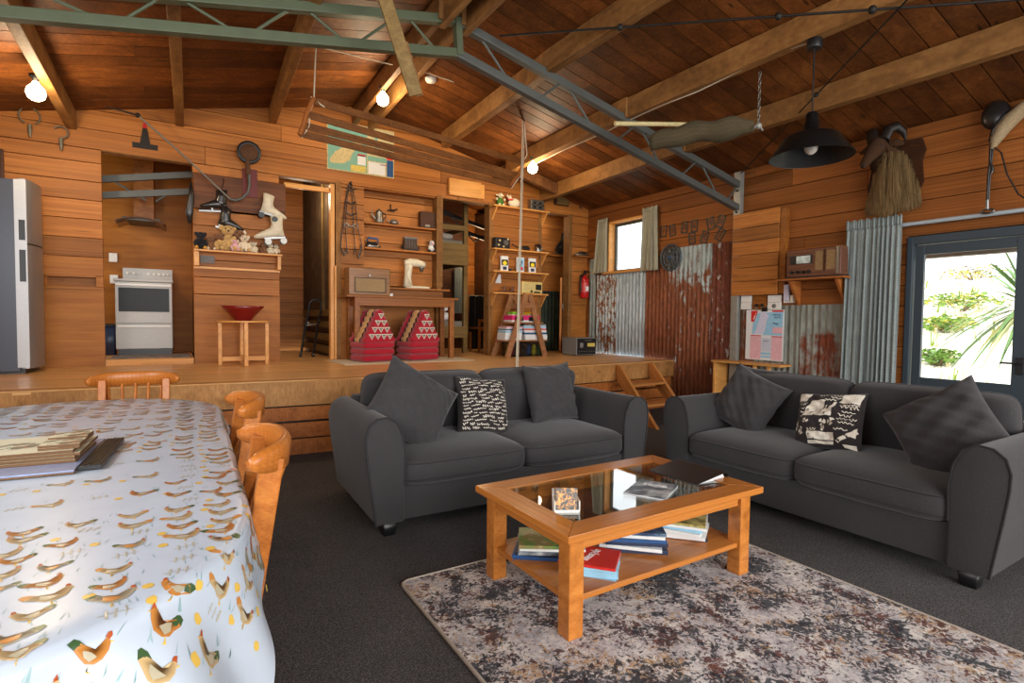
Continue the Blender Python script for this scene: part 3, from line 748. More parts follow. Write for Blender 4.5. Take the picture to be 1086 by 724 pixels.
# ---------------------------------------------------------------- scatter cushions
def pillow_pt(w, h, t, u, v, pinch=.07, seed=0, side=1, wr=.02):
    x = u*w/2*(1-pinch*(1-abs(v)**2.2)*abs(u)**3); z = v*h/2*(1-pinch*(1-abs(u)**2.2)*abs(v)**3)
    k = max(0, (1-abs(u)**2.6))**.62*max(0, (1-abs(v)**2.6))**.62
    wob = wr*(math.sin(7*u+3*v+seed)+math.sin(11*v-5*u+seed*2.1)+.8*math.sin(17*(u+v)+seed))*min(1, k*1.4)
    return V((x, -side*(t/2*k+wob*.5*side*0+wob*.4), z))
def pillow(name, lab, M, w, h, t, mat_, seed=0, pinch=.07, deco=None, group='scatter cushions on the sofas'):
    loc = M.translation; top = thing(name, lab, 'cushion', loc, 0, group) if False else None
    mb = MB()
    for sd in (1, -1):
        mb.grid(lambda a, b: pillow_pt(w, h, t, (a*2-1)*sd, b*2-1, pinch, seed+sd, sd), 30, 30, 0, True, M)
    if deco: deco(mb, M, w, h, t, seed, pinch)
    o = mb.build(name, mat_ if isinstance(mat_, list) else [mat_]); tag(o, lab, 'cushion', group)
    md = o.modifiers.new('w', 'WELD'); md.merge_threshold = .002
    return o
def on_pillow(w, h, t, seed, pinch, off=.003):
    def f(x, z):      # x,z in -1..1 on the front
        p = pillow_pt(w, h, t, x, z, pinch, seed+1, 1); q = p+V((0, -off, 0)); return q
    return f
def script_deco(mb, M, w, h, t, seed, pinch):
    f = on_pillow(w, h, t, seed, pinch); rr = random.Random(5)
    for row in range(15):
        z = .86-row*.122; x = -.9+rr.random()*.08
        while x < .86:
            L = rr.uniform(.12, .5); n = int(L/.022); big = rr.choice((.022, .03, .045)); sl = rr.uniform(-.03, .05)
            pts = []
            for i in range(n+1):
                a = x+L*i/n; pts.append((a+.012*math.sin(i*2.3), z+sl*i/n+big*math.sin(i*1.9+rr.random())*rr.uniform(.5, 1.2)))
            for p, q in zip(pts, pts[1:]):
                if q[0] > .9: break
                d = V((q[0]-p[0], q[1]-p[1])); nn = V((-d.y, d.x)).normalized()*.0105
                mb.add([f(p[0]-nn.x, p[1]-nn.y), f(q[0]-nn.x, q[1]-nn.y), f(q[0]+nn.x, q[1]+nn.y), f(p[0]+nn.x, p[1]+nn.y)], [(0, 1, 2, 3)], 1, False, None, None, M)
            x += L+rr.uniform(.05, .14)
def print_deco(mb, M, w, h, t, seed, pinch):
    f = on_pillow(w, h, t, seed, pinch); rr = random.Random(9)
    def patch(poly, n=6, m=1):      # quad subdivided
        (a, b, c, d) = [V(p) for p in poly]
        for i in range(n):
            for j in range(n):
                P = lambda u, v: (a*(1-u)+b*u)*(1-v)+(d*(1-u)+c*u)*v
                qs = [P(i/n, j/n), P((i+1)/n, j/n), P((i+1)/n, (j+1)/n), P(i/n, (j+1)/n)]
                mb.add([f(q.x, q.y) for q in qs], [(0, 1, 2, 3)], m, False, None, None, M)
    patch([(-.95, .6), (-.68, .62), (-.55, .93), (-.96, .93)]); patch([(.33, .55), (.9, .5), (.95, .92), (.42, .88)])
    patch([(-.7, .05), (.18, .05), (.22, .28), (-.62, .28)]); patch([(-.62, .28), (-.1, .28), (-.02, .6), (-.42, .62)]); patch([(.08, .25), (.2, .25), (.28, .56), (.2, .56)], 3); patch([(-.06, .28), (.0, .28), (.05, .42), (0, .42)], 2)
    patch([(-.45, -.88), (.3, -.88), (.3, -.78), (-.45, -.78)]); patch([(-.45, -.74), (.3, -.74), (.3, -.5), (-.45, -.5)])
    patch([(.36, -.74), (.44, -.82), (.95, -.42), (.85, -.3)], 5); patch([(.62, -.55), (.88, -.6), (.9, -.25), (.84, -.3)], 4); patch([(.6, -.93), (.92, -.97), (.9, -.82), (.55, -.85)], 3)
    for cx, cz, rx_, rz_ in ((.2, -.14, .13, .13), (-.06, -.16, .1, .13), (-.02, -.36, .07, .1), (-.9, -.25, .07, .2), (-.72, -.45, .1, .13), (-.55, -.15, .12, .07)):
        n = 10; c0 = f(cx, cz)
        for i in range(n):
            a, b = 2*PI*i/n, 2*PI*(i+1)/n
            if (i+int(cx*10)) % 3 == 2: continue
            mb.add([c0, f(cx+rx_*math.cos(a), cz+rz_*math.sin(a)), f(cx+rx_*math.cos(b), cz+rz_*math.sin(b))], [(0, 1, 2)], 1, False, None, None, M)
    def scr(x, z, L, big=.03, wd=.012):
        n = int(L/.03); pts = [(x+L*i/n, z+big*math.sin(i*1.9+rr.random())) for i in range(n+1)]
        for p, q in zip(pts, pts[1:]):
            d = V((q[0]-p[0], q[1]-p[1])); nn = V((-d.y, d.x)).normalized()*wd
            mb.add([f(p[0]-nn.x, p[1]-nn.y), f(q[0]-nn.x, q[1]-nn.y), f(q[0]+nn.x, q[1]+nn.y), f(p[0]+nn.x, p[1]+nn.y)], [(0, 1, 2, 3)], 1, False, None, None, M)
    for x, z, L, bg_ in ((-.3, .84, .3, .06), (.12, .82, .28, .03), (.1, .72, .26, .03), (-.05, .63, .3, .03), (.4, .38, .5, .07), (.45, .22, .35, .02), (.38, .1, .35, .04), (.33, -.03, .3, .03), (.66, -.03, .22, .05), (.4, -.16, .4, .03), (.3, -.38, .35, .03), (-.5, -.42, .3, .06), (-.95, .52, .35, .01), (-.78, .42, .16, .03), (-.78, .3, .14, .03), (-.8, .18, .14, .03), (-.82, .06, .14, .03), (.45, .46, .45, .01), (-.35, -.63, .1, .03)): scr(x, z, L, bg_)
def pil_at(px, py, depth_pt, yaw, tilt, roll):
    pass
def pmat(c, yaw, lean, roll):      # front faces -y before yaw; lean back (top away); roll in its own plane
    return Matrix.Translation(c) @ Matrix.Rotation(yaw, 4, 'Z') @ Matrix.Rotation(-lean, 4, 'X') @ Matrix.Rotation(roll, 4, 'Y')
pillow('scatter_cushion', 'plain charcoal cushion balanced on one corner against the arm of the sofa by the platform', pmat((1.30, 3.33, .685), R(6), R(28), R(37)), .53, .53, .2, M_PILLOW, 1, .08)
pillow('scatter_cushion', 'black scatter cushion covered in white handwriting', pmat((1.87, 3.42, .63), R(-4), R(24), R(6)), .40, .42, .15, [M_BLACKF, M_CREAM], 2, .05, script_deco)
pillow('scatter_cushion', 'plain charcoal scatter cushion upright at the right end of the sofa by the platform', pmat((2.5, 3.45, .68), R(3), R(16), R(-2)), .47, .47, .2, M_PILLOW, 3, .1)
pillow('scatter_cushion', 'plain charcoal cushion tilted against the sofa arm nearest the wooden steps', pmat((3.62, 2.50, .66), R(-78), R(24), R(24)), .46, .46, .19, M_PILLOW, 4, .08)
pillow('scatter_cushion', 'black scatter cushion printed with cream postcards and writing', pmat((3.62, 1.90, .61), R(-88), R(28), R(-7)), .42, .40, .15, [M_BLACKF, M_CREAM], 5, .05, print_deco)
pillow('scatter_cushion', 'plain charcoal scatter cushion leaning on one corner in front of the glass door', pmat((3.62, 1.27, .66), R(-95), R(26), R(-38)), .5, .5, .2, M_PILLOW, 6, .08)
pillow('scatter_cushion', 'small charcoal cushion peeping out behind another beside the little side table', pmat((3.86, 2.58, .72), R(-84), R(12), R(4)), .4, .36, .15, M_PILLOW, 7, .08)

# ---------------------------------------------------------------- coffee table
CT = thing('coffee_table', 'honey pine coffee table with a glass top and lower shelf, on the rug', 'coffee table', (1.83, 1.94, 0), R(.4))
L_, W_, H_ = 1.21, .73, .435
fw = .115
mb = MB()
# mitred top frame
for a, b, c, d in (((-L_/2, -W_/2), (L_/2, -W_/2), (L_/2-fw, -W_/2+fw), (-L_/2+fw, -W_/2+fw)), ((L_/2, W_/2), (-L_/2, W_/2), (-L_/2+fw, W_/2-fw), (L_/2-fw, W_/2-fw)), ((-L_/2, W_/2), (-L_/2, -W_/2), (-L_/2+fw, -W_/2+fw), (-L_/2+fw, W_/2-fw)), ((L_/2, -W_/2), (L_/2, W_/2), (L_/2-fw, W_/2-fw), (L_/2-fw, -W_/2+fw))):
    vs = [(*p, H_-.032) for p in (a, b, c, d)]+[(*p, H_) for p in (a, b, c, d)]
    g = (1, 0, 0) if abs(a[1]-b[1]) < .01 else (0, 1, 0)
    mb.add(vs, [(0, 3, 2, 1), (4, 5, 6, 7), (0, 1, 5, 4), (1, 2, 6, 5), (2, 3, 7, 6), (3, 0, 4, 7)], 0, False, g)
mb.build('top_frame', W_CT, CT, bevel=.004)
mb = MB(); mb.box(-L_/2+fw-.01, L_/2-fw+.01, -W_/2+fw-.01, W_/2-fw+.01, H_-.011, H_-.003); mb.build('glass_panel', M_TGLASS, CT)
lx, ly = L_/2-.042-.036, W_/2-.042-.036
for sx in (-1, 1):
    for sy in (-1, 1):
        mb = MB(); mb.cbox(sx*lx, sy*ly, (H_-.032)/2, .072, .072, H_-.032); mb.build('leg', W_CT, CT, bevel=.004)
for sy in (-1, 1):
    mb = MB(); mb.cbox(0, sy*(ly+.008), H_-.032-.03, 2*lx-.07, .02, .06); mb.build('apron', W_CT, CT, bevel=.002)
for sx in (-1, 1):
    mb = MB(); mb.cbox(sx*(lx+.008), 0, H_-.032-.03, .02, 2*ly-.07, .06); mb.build('apron', W_CT, CT, bevel=.002)
mb = MB(); mb.box(-lx-.02, lx+.02, -ly-.02, ly+.02, .135, .16, 0, None, (1, 0, 0)); mb.build('shelf', W_CT, CT, bevel=.004)

def magazine(c, w, d, t, rz, cover, lab, parent=None, group='magazines on the coffee table', pages=M_PAPER, name='magazine'):
    tt = thing(name, lab, 'magazine', c, rz, group)
    mb = MB(); mb.box(-w/2, w/2, -d/2, d/2, t*.12, t*.88); mb.build('pages', pages, tt)
    mb = MB(); mb.box(-w/2-.002, w/2+.002, -d/2-.002, d/2+.002, t*.9, t); mb.box(-w/2-.002, w/2+.002, -d/2-.002, d/2+.002, 0, t*.1); mb.box(-w/2-.003, -w/2, -d/2-.002, d/2+.002, t*.05, t*.95); mb.build('cover', cover, tt, bevel=.001)
    return tt
def covermat(name, base, band, sc=14):
    m, nt, b = nmat(name); v = objco(nt); f = noise(nt, v, sc, 4, .6); cs = [S(c) for c in base]
    c = ramp(nt, f, [(.3, cs[0]), (.45, cs[1]), (.55, cs[2]), (.7, cs[3])]); nt.links.new(c, b.inputs['Base Color']); b.inputs['Roughness'].default_value = .3; return m
C_GARD = covermat('garden_cover', [(40, 60, 36), (110, 140, 70), (150, 120, 80), (190, 200, 140)], None)
C_MAP = covermat('photo_cover_blue', [(30, 44, 66), (52, 76, 108), (96, 120, 140), (170, 190, 200)], None)
C_GREY = covermat('photo_cover_grey', [(34, 38, 44), (84, 92, 100), (150, 156, 160), (206, 206, 204)], None)
C_YEL = covermat('photo_cover_yellow', [(60, 56, 36), (170, 156, 90), (214, 196, 120), (226, 214, 160)], None)
SZ = .1605
rr = random.Random(3)
spots = [('a', 1.47, 2.02, .21, .29, R(52), 6, 'garden-covered stack on the coffee table shelf'), ('k', 1.86, 1.88, .2, .28, R(48), 7, 'middle, blue-topped stack on the coffee table shelf'), ('y', 2.18, 1.90, .23, .30, R(36), 7, 'yellow-topped stack on the coffee table shelf')]
ordw = ['bottom', 'second lowest', 'third from the bottom', 'fourth from the bottom', 'fifth from the bottom', 'sixth from the bottom', 'topmost']
def fr(n, i): return 'topmost' if i == n-1 else ordw[i]
for key, x, y, w, d, rz, n, where in spots:
    z = SZ
    for i in range(n):
        tk = rr.uniform(.0115, .0165); top = i == n-1
        cov = {'a': C_GARD, 'k': C_MAP, 'y': C_YEL}[key] if top else rr.choice([M_PAPER, C_GREY, M_LBLUE, C_MAP, M_BLUE, M_DBLUE])
        t = magazine((x+rr.uniform(-.012, .012), y+rr.uniform(-.012, .012), z), w, d, tk, rz+R(rr.uniform(-7, 7)), cov, '%s magazine of the %s' % (fr(n, i), where))
        z += tk+.0006
        if top and key == 'k': text('masthead', 'KiaOra', .07, M_PAPER, t, (.02, -.08, tk+.0006), (0, 0, R(-24)), sx=.8)
        if top and key == 'y': text('masthead', 'NZ LIFE', .05, M_DBLUE, t, (.0, .0, tk+.0006), (0, 0, R(-14)), sx=.9)
z = SZ
for i in range(6):
    tk = rr.uniform(.008, .013); top = i == 5
    t = magazine((1.52+rr.uniform(-.01, .01)+.08, 1.78+rr.uniform(-.01, .01), z), .2, .27, tk, R(40)+R(rr.uniform(-6, 6)), M_REDC if top else rr.choice([M_PAPER, C_GREY, M_PAPER, M_BLUE]), '%s magazine in the red-topped stack at the front of the coffee table shelf' % fr(6, i).capitalize()) if False else None
    z += tk
mz = SZ
for i in range(5):
    tk = rr.uniform(.0105, .0145)
    t = magazine((1.53, 1.80, mz), .19, .24, tk, R(42+rr.uniform(-6, 6)), M_REDC if i == 4 else rr.choice([M_PAPER, C_GREY, M_LBLUE]), '%s magazine of the red-topped stack beside the coffee table front leg' % (['bottom', 'second lowest', 'third from the bottom', 'fourth from the bottom', 'topmost red'][i]))
    mz += tk+.0006
    if i == 4: text('masthead', 'lifestyle', .055, M_PAPER, t, (.01, .0, tk+.0006), (0, 0, R(-18)), sx=.8)
# on the glass
GZ = H_-.0025
t = magazine((1.93, 1.83, GZ), .19, .25, .016, R(-62), C_GREY, 'grey covered magazine lying on the coffee table glass, middle')
text('masthead', 'GUIDE', .04, M_PAPER, t, (0, .06, .0166), (0, 0, R(180)))
# black folder
FO = thing('document_folder', 'black ring folder lying on the right end of the coffee table', 'folder', (2.29, 1.925, H_+.0005), R(2))
mb = MB()
prof = [(-.12, .001), (.11, .001), (.135, .012), (.14, .024), (.13, .036), (.11, .04), (-.12, .012), (-.12, .009), (.11, .036), (.125, .032), (.132, .024), (.128, .014), (.11, .005), (-.12, .005)]
mb.prism([(a, b) for a, b in prof], .31, 0, TR(0, -.155, 0), (0, 1, 0)); mb.build('cover', M_BLACKR, FO, bevel=.001)
mb = MB(); mb.prism([(-.112, .0055), (.1, .0055), (.112, .012), (.1, .03), (-.112, .0085)], .29, 0, TR(0, -.145, 0), (0, 1, 0)); mb.build('pages', M_PAPER, FO)
# coaster box in stand
CB = thing('card_box', 'small clear stand holding dark cards with orange pictures, on the coffee table glass', 'card holder', (1.40, 1.81, GZ), R(-28))
mb = MB(); mb.box(-.055, .055, -.03, .03, 0, .01); mb.box(-.055, .055, .02, .026, 0, .1, 0, TR(0, 0, 0, R(-12))); mb.box(-.055, -.05, -.03, .03, 0, .06); mb.box(.05, .055, -.03, .03, 0, .06); mb.box(-.055, .055, -.03, -.026, 0, .022)
mb.build('stand', M_WHITE, CB, bevel=.002)
mb = MB(); mb.box(-.048, .048, -.02, .016, .012, .105, 0, TR(0, 0, 0, R(-12)))
def cardm():
    m, nt, b = nmat('orange_cards'); v = objco(nt); c = ramp(nt, noise(nt, v, 55, 4, .7, 1), [(.4, S((24, 26, 24))), (.5, S((60, 54, 34))), (.56, S((214, 134, 30))), (.7, S((236, 180, 80)))]); nt.links.new(c, b.inputs['Base Color']); b.inputs['Roughness'].default_value = .3; return m
mb.build('cards', cardm(), CB, bevel=.002)

# ---------------------------------------------------------------- rug
m, nt, b = nmat('floral_rug'); v = objco(nt)
f2 = noise(nt, v, 38, 4, .6, 1.2); fa = noise(nt, v, 4.2, 6, .75, .3); vb = objco(nt, (1, 1, 1)); 
def off(dx):
    mp = nd(nt, 'ShaderNodeMapping'); mp.inputs['Location'].default_value = (dx, dx*.7, dx*1.3); nt.links.new(v, mp.inputs['Vector']); return mp.outputs[0]
vo = nd(nt, 'ShaderNodeTexVoronoi'); vo.inputs['Scale'].default_value = 34; nt.links.new(v, vo.inputs['Vector'])
c = ramp(nt, mth(nt, 'ADD', mth(nt, 'MULTIPLY', noise(nt, off(9), 7, 5, .7), .6), mth(nt, 'MULTIPLY', f2, .4)), [(.34, S((124, 120, 126))), (.48, S((192, 186, 186))), (.6, S((226, 220, 212)))])
def layer(c, dx, sc, thr, colr, wt=.9):
    g = mth(nt, 'ADD', mth(nt, 'MULTIPLY', noise(nt, off(dx), sc, 5, .7, .4), .55), mth(nt, 'MULTIPLY', noise(nt, off(dx+3), 32, 4, .65, 1.5), .45))
    k = ramp(nt, g, [(thr, (0, 0, 0)), (thr+.03, (1, 1, 1))])
    return mixc(nt, mth(nt, 'MULTIPLY', k, wt), c, colr)
c = layer(c, 20, 5, .535, ramp(nt, vo.outputs['Color'], [(.3, S((150, 120, 92))), (.6, S((190, 152, 106)))]), .85)
c = layer(c, 40, 5.5, .525, ramp(nt, vo.outputs['Color'], [(.3, S((104, 58, 46))), (.6, S((74, 44, 42)))]), .9)
c = layer(c, 60, 4.2, .512, ramp(nt, vo.outputs['Color'], [(.3, S((40, 44, 52))), (.6, S((66, 70, 76)))]), .92)
c = layer(c, 80, 9, .56, S((60, 52, 50)), .8)
nt.links.new(c, b.inputs['Base Color']); b.inputs['Roughness'].default_value = .95; b.inputs['Specular IOR Level'].default_value = .1
bump(nt, b, noise(nt, v, 300, 3), .4, .004)
rg = thing('rug', 'large rug with a mottled floral pattern in cream, rust and charcoal', 'rug', (1.8, 1.05, 0))
mb = MB(); mb.box(.884, 2.706, -.296, 2.401, .001, .011); mb.build('pile', m, rg, True, .003)
mb = MB(); q = []
for cx_, cy_, a0 in ((2.66, 2.355, 0), (.93, 2.355, 90), (.93, -.25, 180), (2.66, -.25, 270)): q += [(cx_+.05*math.cos(R(a0+k*15)), cy_+.05*math.sin(R(a0+k*15)), .0075) for k in range(7)]
mb.tube([V(p) for p in q], .0075, 8, 0, True); mb.build('bound_edge', plain('rug_binding', (176, 166, 154), .9, 0, .2, .2, 80), rg, True)
CT.location.z = .0115

# ---------------------------------------------------------------- dining table, cloth
TC = V((-.45, 2.475)); TROT = R(-1.4); HW, Y0, Y1, EN, EF = .612, -.85, .85, .655, .635
NS = 720
def outline():
    pts = []
    for i in range(NS):
        a = 2*PI*i/NS; ca, sa = math.cos(a), math.sin(a)
        x = HW*math.copysign(abs(ca)**.96, ca)
        y = (Y1+EF*abs(sa)**.96) if sa >= 0 else (Y0-EN*abs(sa)**.96)
        pts.append((x, y))
    # straight sides
    out = [(HW, Y0+(Y1-Y0)*k/60) for k in range(60)]+[p for p in pts[:NS//2+1]]+[(-HW, Y1+(Y0-Y1)*k/60) for k in range(1, 60)]+[p for p in pts[NS//2:]]
    return np.array(out)
OUT = outline()
_c, _s = math.cos(TROT), math.sin(TROT)
TNRM = np.zeros_like(OUT)
for i in range(len(OUT)):
    d = OUT[(i+4) % len(OUT)]-OUT[i-4]; L = np.hypot(*d); TNRM[i] = (d[1]/L, -d[0]/L)
TT = .752
def cloth(u, v, off=0.0):
    p = np.array((u, v)); d = OUT-p; k = int(np.argmin((d**2).sum(1))); e = OUT[k]; n = TNRM[k]; dd = float(np.hypot(*(p-e)))
    inside = float((p-e)@n) < 0
    if inside or dd < 1e-6: x, y, z = u, v, TT+off
    else:
        r = .022; a = min(dd/r, PI/2*.97)
        out = r*math.sin(a); dn = r*(1-math.cos(a)); rest = max(0, dd-r*PI/2*.97)
        ang = math.atan2(n[1]*.7, n[0])
        corner = abs(n[0]*n[1])*2
        fold = (.03*math.sin(ang*9+.6)+.022*math.sin(ang*17))*min(1, rest/.2)*(.35+corner*1.1)
        fl = (.17+.3*corner)*rest+fold*1.0
        cn = math.cos(a)*0
        x, y = e+n*(out+fl+off*.99); z = TT-dn-rest*.97+off*.15
    return V((TC.x+x*_c-y*_s, TC.y+x*_s+y*_c, z))
def dmax(k):
    e, n = OUT[k], TNRM[k]; ax, ay = HW+.20, 1.52+.22
    t = 9
    if abs(n[0]) > 1e-6: t = min(t, (math.copysign(ax, n[0])-e[0])/n[0])
    if abs(n[1]) > 1e-6: t = min(t, (math.copysign(ay, n[1])-e[1])/n[1])
    return min(max(t, .12), .31)
TB = thing('dining_table', 'long oval dining table under the hen patterned cloth', 'table', (TC.x, TC.y, 0), TROT)
mb = MB(); n = len(OUT); st = list(range(0, n, 6))
vs = [(OUT[i][0]*.992, OUT[i][1]*.992, .722) for i in st]+[(OUT[i][0]*.992, OUT[i][1]*.992, .748) for i in st]; q = len(st)
mb.add(vs, [tuple(range(q-1, -1, -1)), tuple(range(q, 2*q))]+[(i, (i+1) % q, q+(i+1) % q, q+i) for i in range(q)], 0, False, (0, 1, 0)); mb.build('tabletop', W_CHAIR, TB)
for sx in (-.4, .4):
    for sy in (-.95, .95):
        mb = MB(); mb.lathe([(.0, 0), (.03, 0), (.035, .1), (.045, .45), (.04, .58), (.05, .62), (.05, .722), (0, .722)], (sx, sy, 0), 16); mb.build('leg', W_CHAIR, TB)
for sx in (-.4, .4):
    mb = MB(); mb.cbox(sx, 0, .67, .025, 1.8, .1); mb.build('apron', W_CHAIR, TB)
CL = MB(); rings = 5; NA = len(OUT)//2; idx = [2*i for i in range(NA)]
vs = []
RS = [0.02, .3, .6, .85, .96, 1.0]
for r in RS:
    for i in idx: vs.append(cloth(OUT[i][0]*r*.9999, OUT[i][1]*r*.9999))
DD = [.06, .12, .2, .3, .4, .5, .6, .7, .8, .9, 1.0]
for f_ in [.012/.3, .03/.3]+DD:
    for i in idx:
        dm = dmax(i); d_ = f_*dm if f_ in DD else f_*.3
        if f_ in DD: d_ = .03+(dm-.03)*((f_-.06)/.94) if f_ > .06 else .033
        p = OUT[i]+TNRM[i]*d_; 
        # evaluate with the known foot point, so that neighbouring normals never cross
        r = .022; a = min(d_/r, PI/2*.97); rest = max(0, d_-r*PI/2*.97); nn_ = TNRM[i]; ang = math.atan2(nn_[1]*.7, nn_[0]); corner = abs(nn_[0]*nn_[1])*2
        fold = (.03*math.sin(ang*9+.6)+.022*math.sin(ang*17))*min(1, rest/.2)*(.35+corner*1.1)
        x, y = OUT[i]+nn_*(r*math.sin(a)+(.17+.3*corner)*rest+fold); z = TT-r*(1-math.cos(a))-rest*.97
        vs.append(V((TC.x+x*_c-y*_s, TC.y+x*_s+y*_c, z)))
nr = len(RS)+2+len(DD)
fs = [(k*NA+i, k*NA+(i+1) % NA, (k+1)*NA+(i+1) % NA, (k+1)*NA+i) for k in range(nr-1) for i in range(NA)]+[tuple(range(NA-1, -1, -1))[::-1]]
CL.add(vs, [f[::-1] if len(f) == 4 and False else f for f in fs], 0, True)
# printed hens, chicks, fences and grass: flat colour shapes of the cloth itself
HEN = [((-.5, .02), (-.36, .14), (-.2, .1), (-.05, .02), (.1, .0), (.22, .06), (.28, .2), (.34, .27), (.42, .25), (.44, .16), (.4, .02), (.3, -.14), (.1, -.24), (-.1, -.22), (-.26, -.1))]
TAIL = [(-.5, .02), (-.6, .16), (-.52, .24), (-.36, .2), (-.2, .1), (-.26, -.02)]
COMB = [(.30, .26), (.33, .34), (.4, .35), (.43, .27), (.42, .22)]
BEAK = [(.44, .2), (.5, .17), (.43, .14)]
LEGS = [(.02, -.23), (.05, -.23), (.05, -.36), (.1, -.38), (.02, -.38)]
def pr(poly, u, v, s, a, fl, m, off=.0009):
    ca, sa = math.cos(a), math.sin(a); q = []
    for x, y in poly:
        x *= fl; y *= 1.4 if m not in (7, 8) else 1; X, Y = u+s*(x*ca-y*sa), v+s*(x*sa+y*ca); q.append(cloth(X, Y, off))
    c0 = cloth(u+s*sum(p[0]*fl*ca-p[1]*sa for p in poly)/len(poly), v+s*sum(p[0]*fl*sa+p[1]*(1.4 if m not in (7, 8) else 1)*ca for p in poly)/len(poly), off*1.5)
    k = len(q); f = [(i, (i+1) % k, k) for i in range(k)]
    if fl < 0: f = [t[::-1] for t in f]
    CL.add(q+[c0], f, m, True)
rc = random.Random(21)
v_ = -1.70; row = 0
while v_ < 1.5:
    u_ = -.80+(row % 2)*.09
    while u_ < .84:
        e = OUT[int(np.argmin(((OUT-np.array((u_, v_)))**2).sum(1)))]; dist = math.hypot(u_-e[0], v_-e[1]); ins = abs(u_) < abs(e[0])+1e-9 and abs(v_) <= abs(e[1])+1e-9
        far = v_ > .5
        if (ins or dist < .17) and not (u_ < -.66):
            ju, jv = u_+rc.uniform(-.015, .015), v_+rc.uniform(-.012, .012); s = rc.uniform(.056, .072); fl = rc.choice((-1, 1)); a = rc.uniform(-.15, .3); ty = rc.random()
            if rc.random() < .84:
                body, tail = ((1, 2) if ty < .45 else (4, 2) if ty < .65 else (5, 2) if ty < .82 else (4, 1))
                pr(TAIL, ju, jv, s, a, fl, tail); pr(HEN[0], ju, jv, s, a, fl, body, .0012)
                if not far: pr([(-.2, .05), (.05, .0), (.2, -.08), (.0, -.18), (-.18, -.1)], ju, jv, s, a, fl, 5 if body != 5 else 1, .0016); pr(COMB, ju, jv, s, a, fl, 3, .0016); pr(BEAK, ju, jv, s, a, fl, 6); pr(LEGS, ju, jv, s, a, fl, 6)
            elif not far:
                for k in range(3): pr([(-.05+k*.2, -.2), (.0+k*.2, -.2), (.08+k*.2, .2), (.03+k*.2, .2)], ju, jv, .07, a, 1, 7)
                pr([(-.15, -.03), (.55, -.03), (.55, .0), (-.15, .0)], ju, jv, .07, a, 1, 7)
            # chick and grass between
            if rc.random() < .45: pr([(.16*math.cos(t)*1.25, .16*math.sin(t)) for t in [2*PI*k/8 for k in range(8)]]+[], ju+.06, jv-.035, .05, a, 1, 6)
            if not far:
                for k in range(3):
                    gx = rc.uniform(-.6, .6); pr([(gx, -.1), (gx+.045, -.1), (gx+rc.uniform(-.12, .15), .3)], ju+.05, jv+.035, .06, 0, 1, 8)
        u_ += .098
    v_ += .066; row += 1
def pvc(name, rgb): 
    m = plain(name, rgb, .28, 0, .5, .06, 12); return m
co = CL.build('tablecloth', [pvc('cloth_white', (190, 201, 214)), pvc('hen_orange', (196, 130, 62)), pvc('hen_green', (60, 88, 52)), pvc('hen_red', (178, 84, 40)), pvc('hen_tan', (200, 170, 120)), pvc('hen_grey', (176, 166, 140)), pvc('chick_yellow', (226, 186, 84)), pvc('fence_beige', (184, 180, 164)), pvc('grass_pale', (146, 178, 180))])
tag(co, 'glossy white tablecloth printed with hens, hanging over the long dining table', 'tablecloth')

# things on the table
t = thing('ring_binder', 'flat blue-grey binder with a brown edge, under the picture mats on the dining table', 'binder', (-.42, 2.40, TT+.003), R(-4))
mb = MB(); mb.box(-.24, .16, -.25, .25, 0, .005, 1); mb.box(-.24, .16, -.25, .25, .0055, .012); mb.build('cover', [plain('blue_grey_plastic', (142, 152, 180), .25, 0, .5, .1), M_CORK], t, bevel=.002)
mb = MB(); mb.box(.163, .225, -.22, .22, .002, .014); [mb.box(.172+k*.009, .176+k*.009, -.22, .22, .014, .017) for k in range(6)]; mb.build('spine', M_BLACK, t, bevel=.001)
M_MAT = None
def matmat():
    m, nt, b = nmat('picture_mat'); v = objco(nt); g = noise(nt, v, 26, 5, .7)
    t_ = nd(nt, 'ShaderNodeTexCoord'); 
    ln = nd(nt, 'ShaderNodeVectorMath', operation='LENGTH'); mp = nd(nt, 'ShaderNodeMapping'); mp.inputs['Scale'].default_value = (11, 15, 0); nt.links.new(t_.outputs['Object'], mp.inputs['Vector']); nt.links.new(mp.outputs[0], ln.inputs[0])
    k = mth(nt, 'MULTIPLY', ramp(nt, ln.outputs['Value'], [(.6, (1, 1, 1)), (1, (0, 0, 0))]), ramp(nt, g, [(.47, (0, 0, 0)), (.53, (1, 1, 1))]))
    c = mixc(nt, k, S((214, 208, 178)), ramp(nt, noise(nt, v, 40, 3), [(.3, S((46, 56, 74))), (.55, S((70, 84, 60))), (.7, S((150, 90, 60)))])); nt.links.new(c, b.inputs['Base Color']); b.inputs['Roughness'].default_value = .35; return m
M_MAT = matmat(); M_EDGE = wood('hardboard', (84, 60, 40), (112, 82, 56), (134, 102, 72), .8, 0, .6, 30, .05)
z = TT+.0155
for i in range(4):
    t = thing('placemat', '%s of the large stacked picture placemats on the binder' % ['lowest', 'second lowest', 'third', 'uppermost'][i], 'placemat', (-.455+.004*i*(-1)**i, 2.40+.003*i, z), R(-5+i*.6), 'picture placemats stacked on the dining table')
    mb = MB(); mb.box(-.2, .18, -.135, .155, 0, .0088); mb.build('board', M_EDGE, t, bevel=.001)
    mb = MB(); mb.box(-.198, .178, -.133, .153, .0088, .0091); mb.build('picture', M_MAT, t); z += .0098
for j, (x, y, nm) in enumerate(((-.33, 2.335, 'near'), (-.325, 2.47, 'far'))):
    zz = z
    for i in range(2):
        t = thing('coaster', '%s coaster of the %s pile on the picture placemats' % (['lower', 'upper'][i], nm), 'coaster', (x, y, zz), R(-5), 'coasters on the placemats')
        mb = MB(); mb.box(-.055, .055, -.05, .05, 0, .0075); mb.build('board', M_EDGE, t, bevel=.001)
        mb = MB(); mb.box(-.054, .054, -.049, .049, .0075, .0078); mb.build('picture', M_MAT, t); zz += .0085

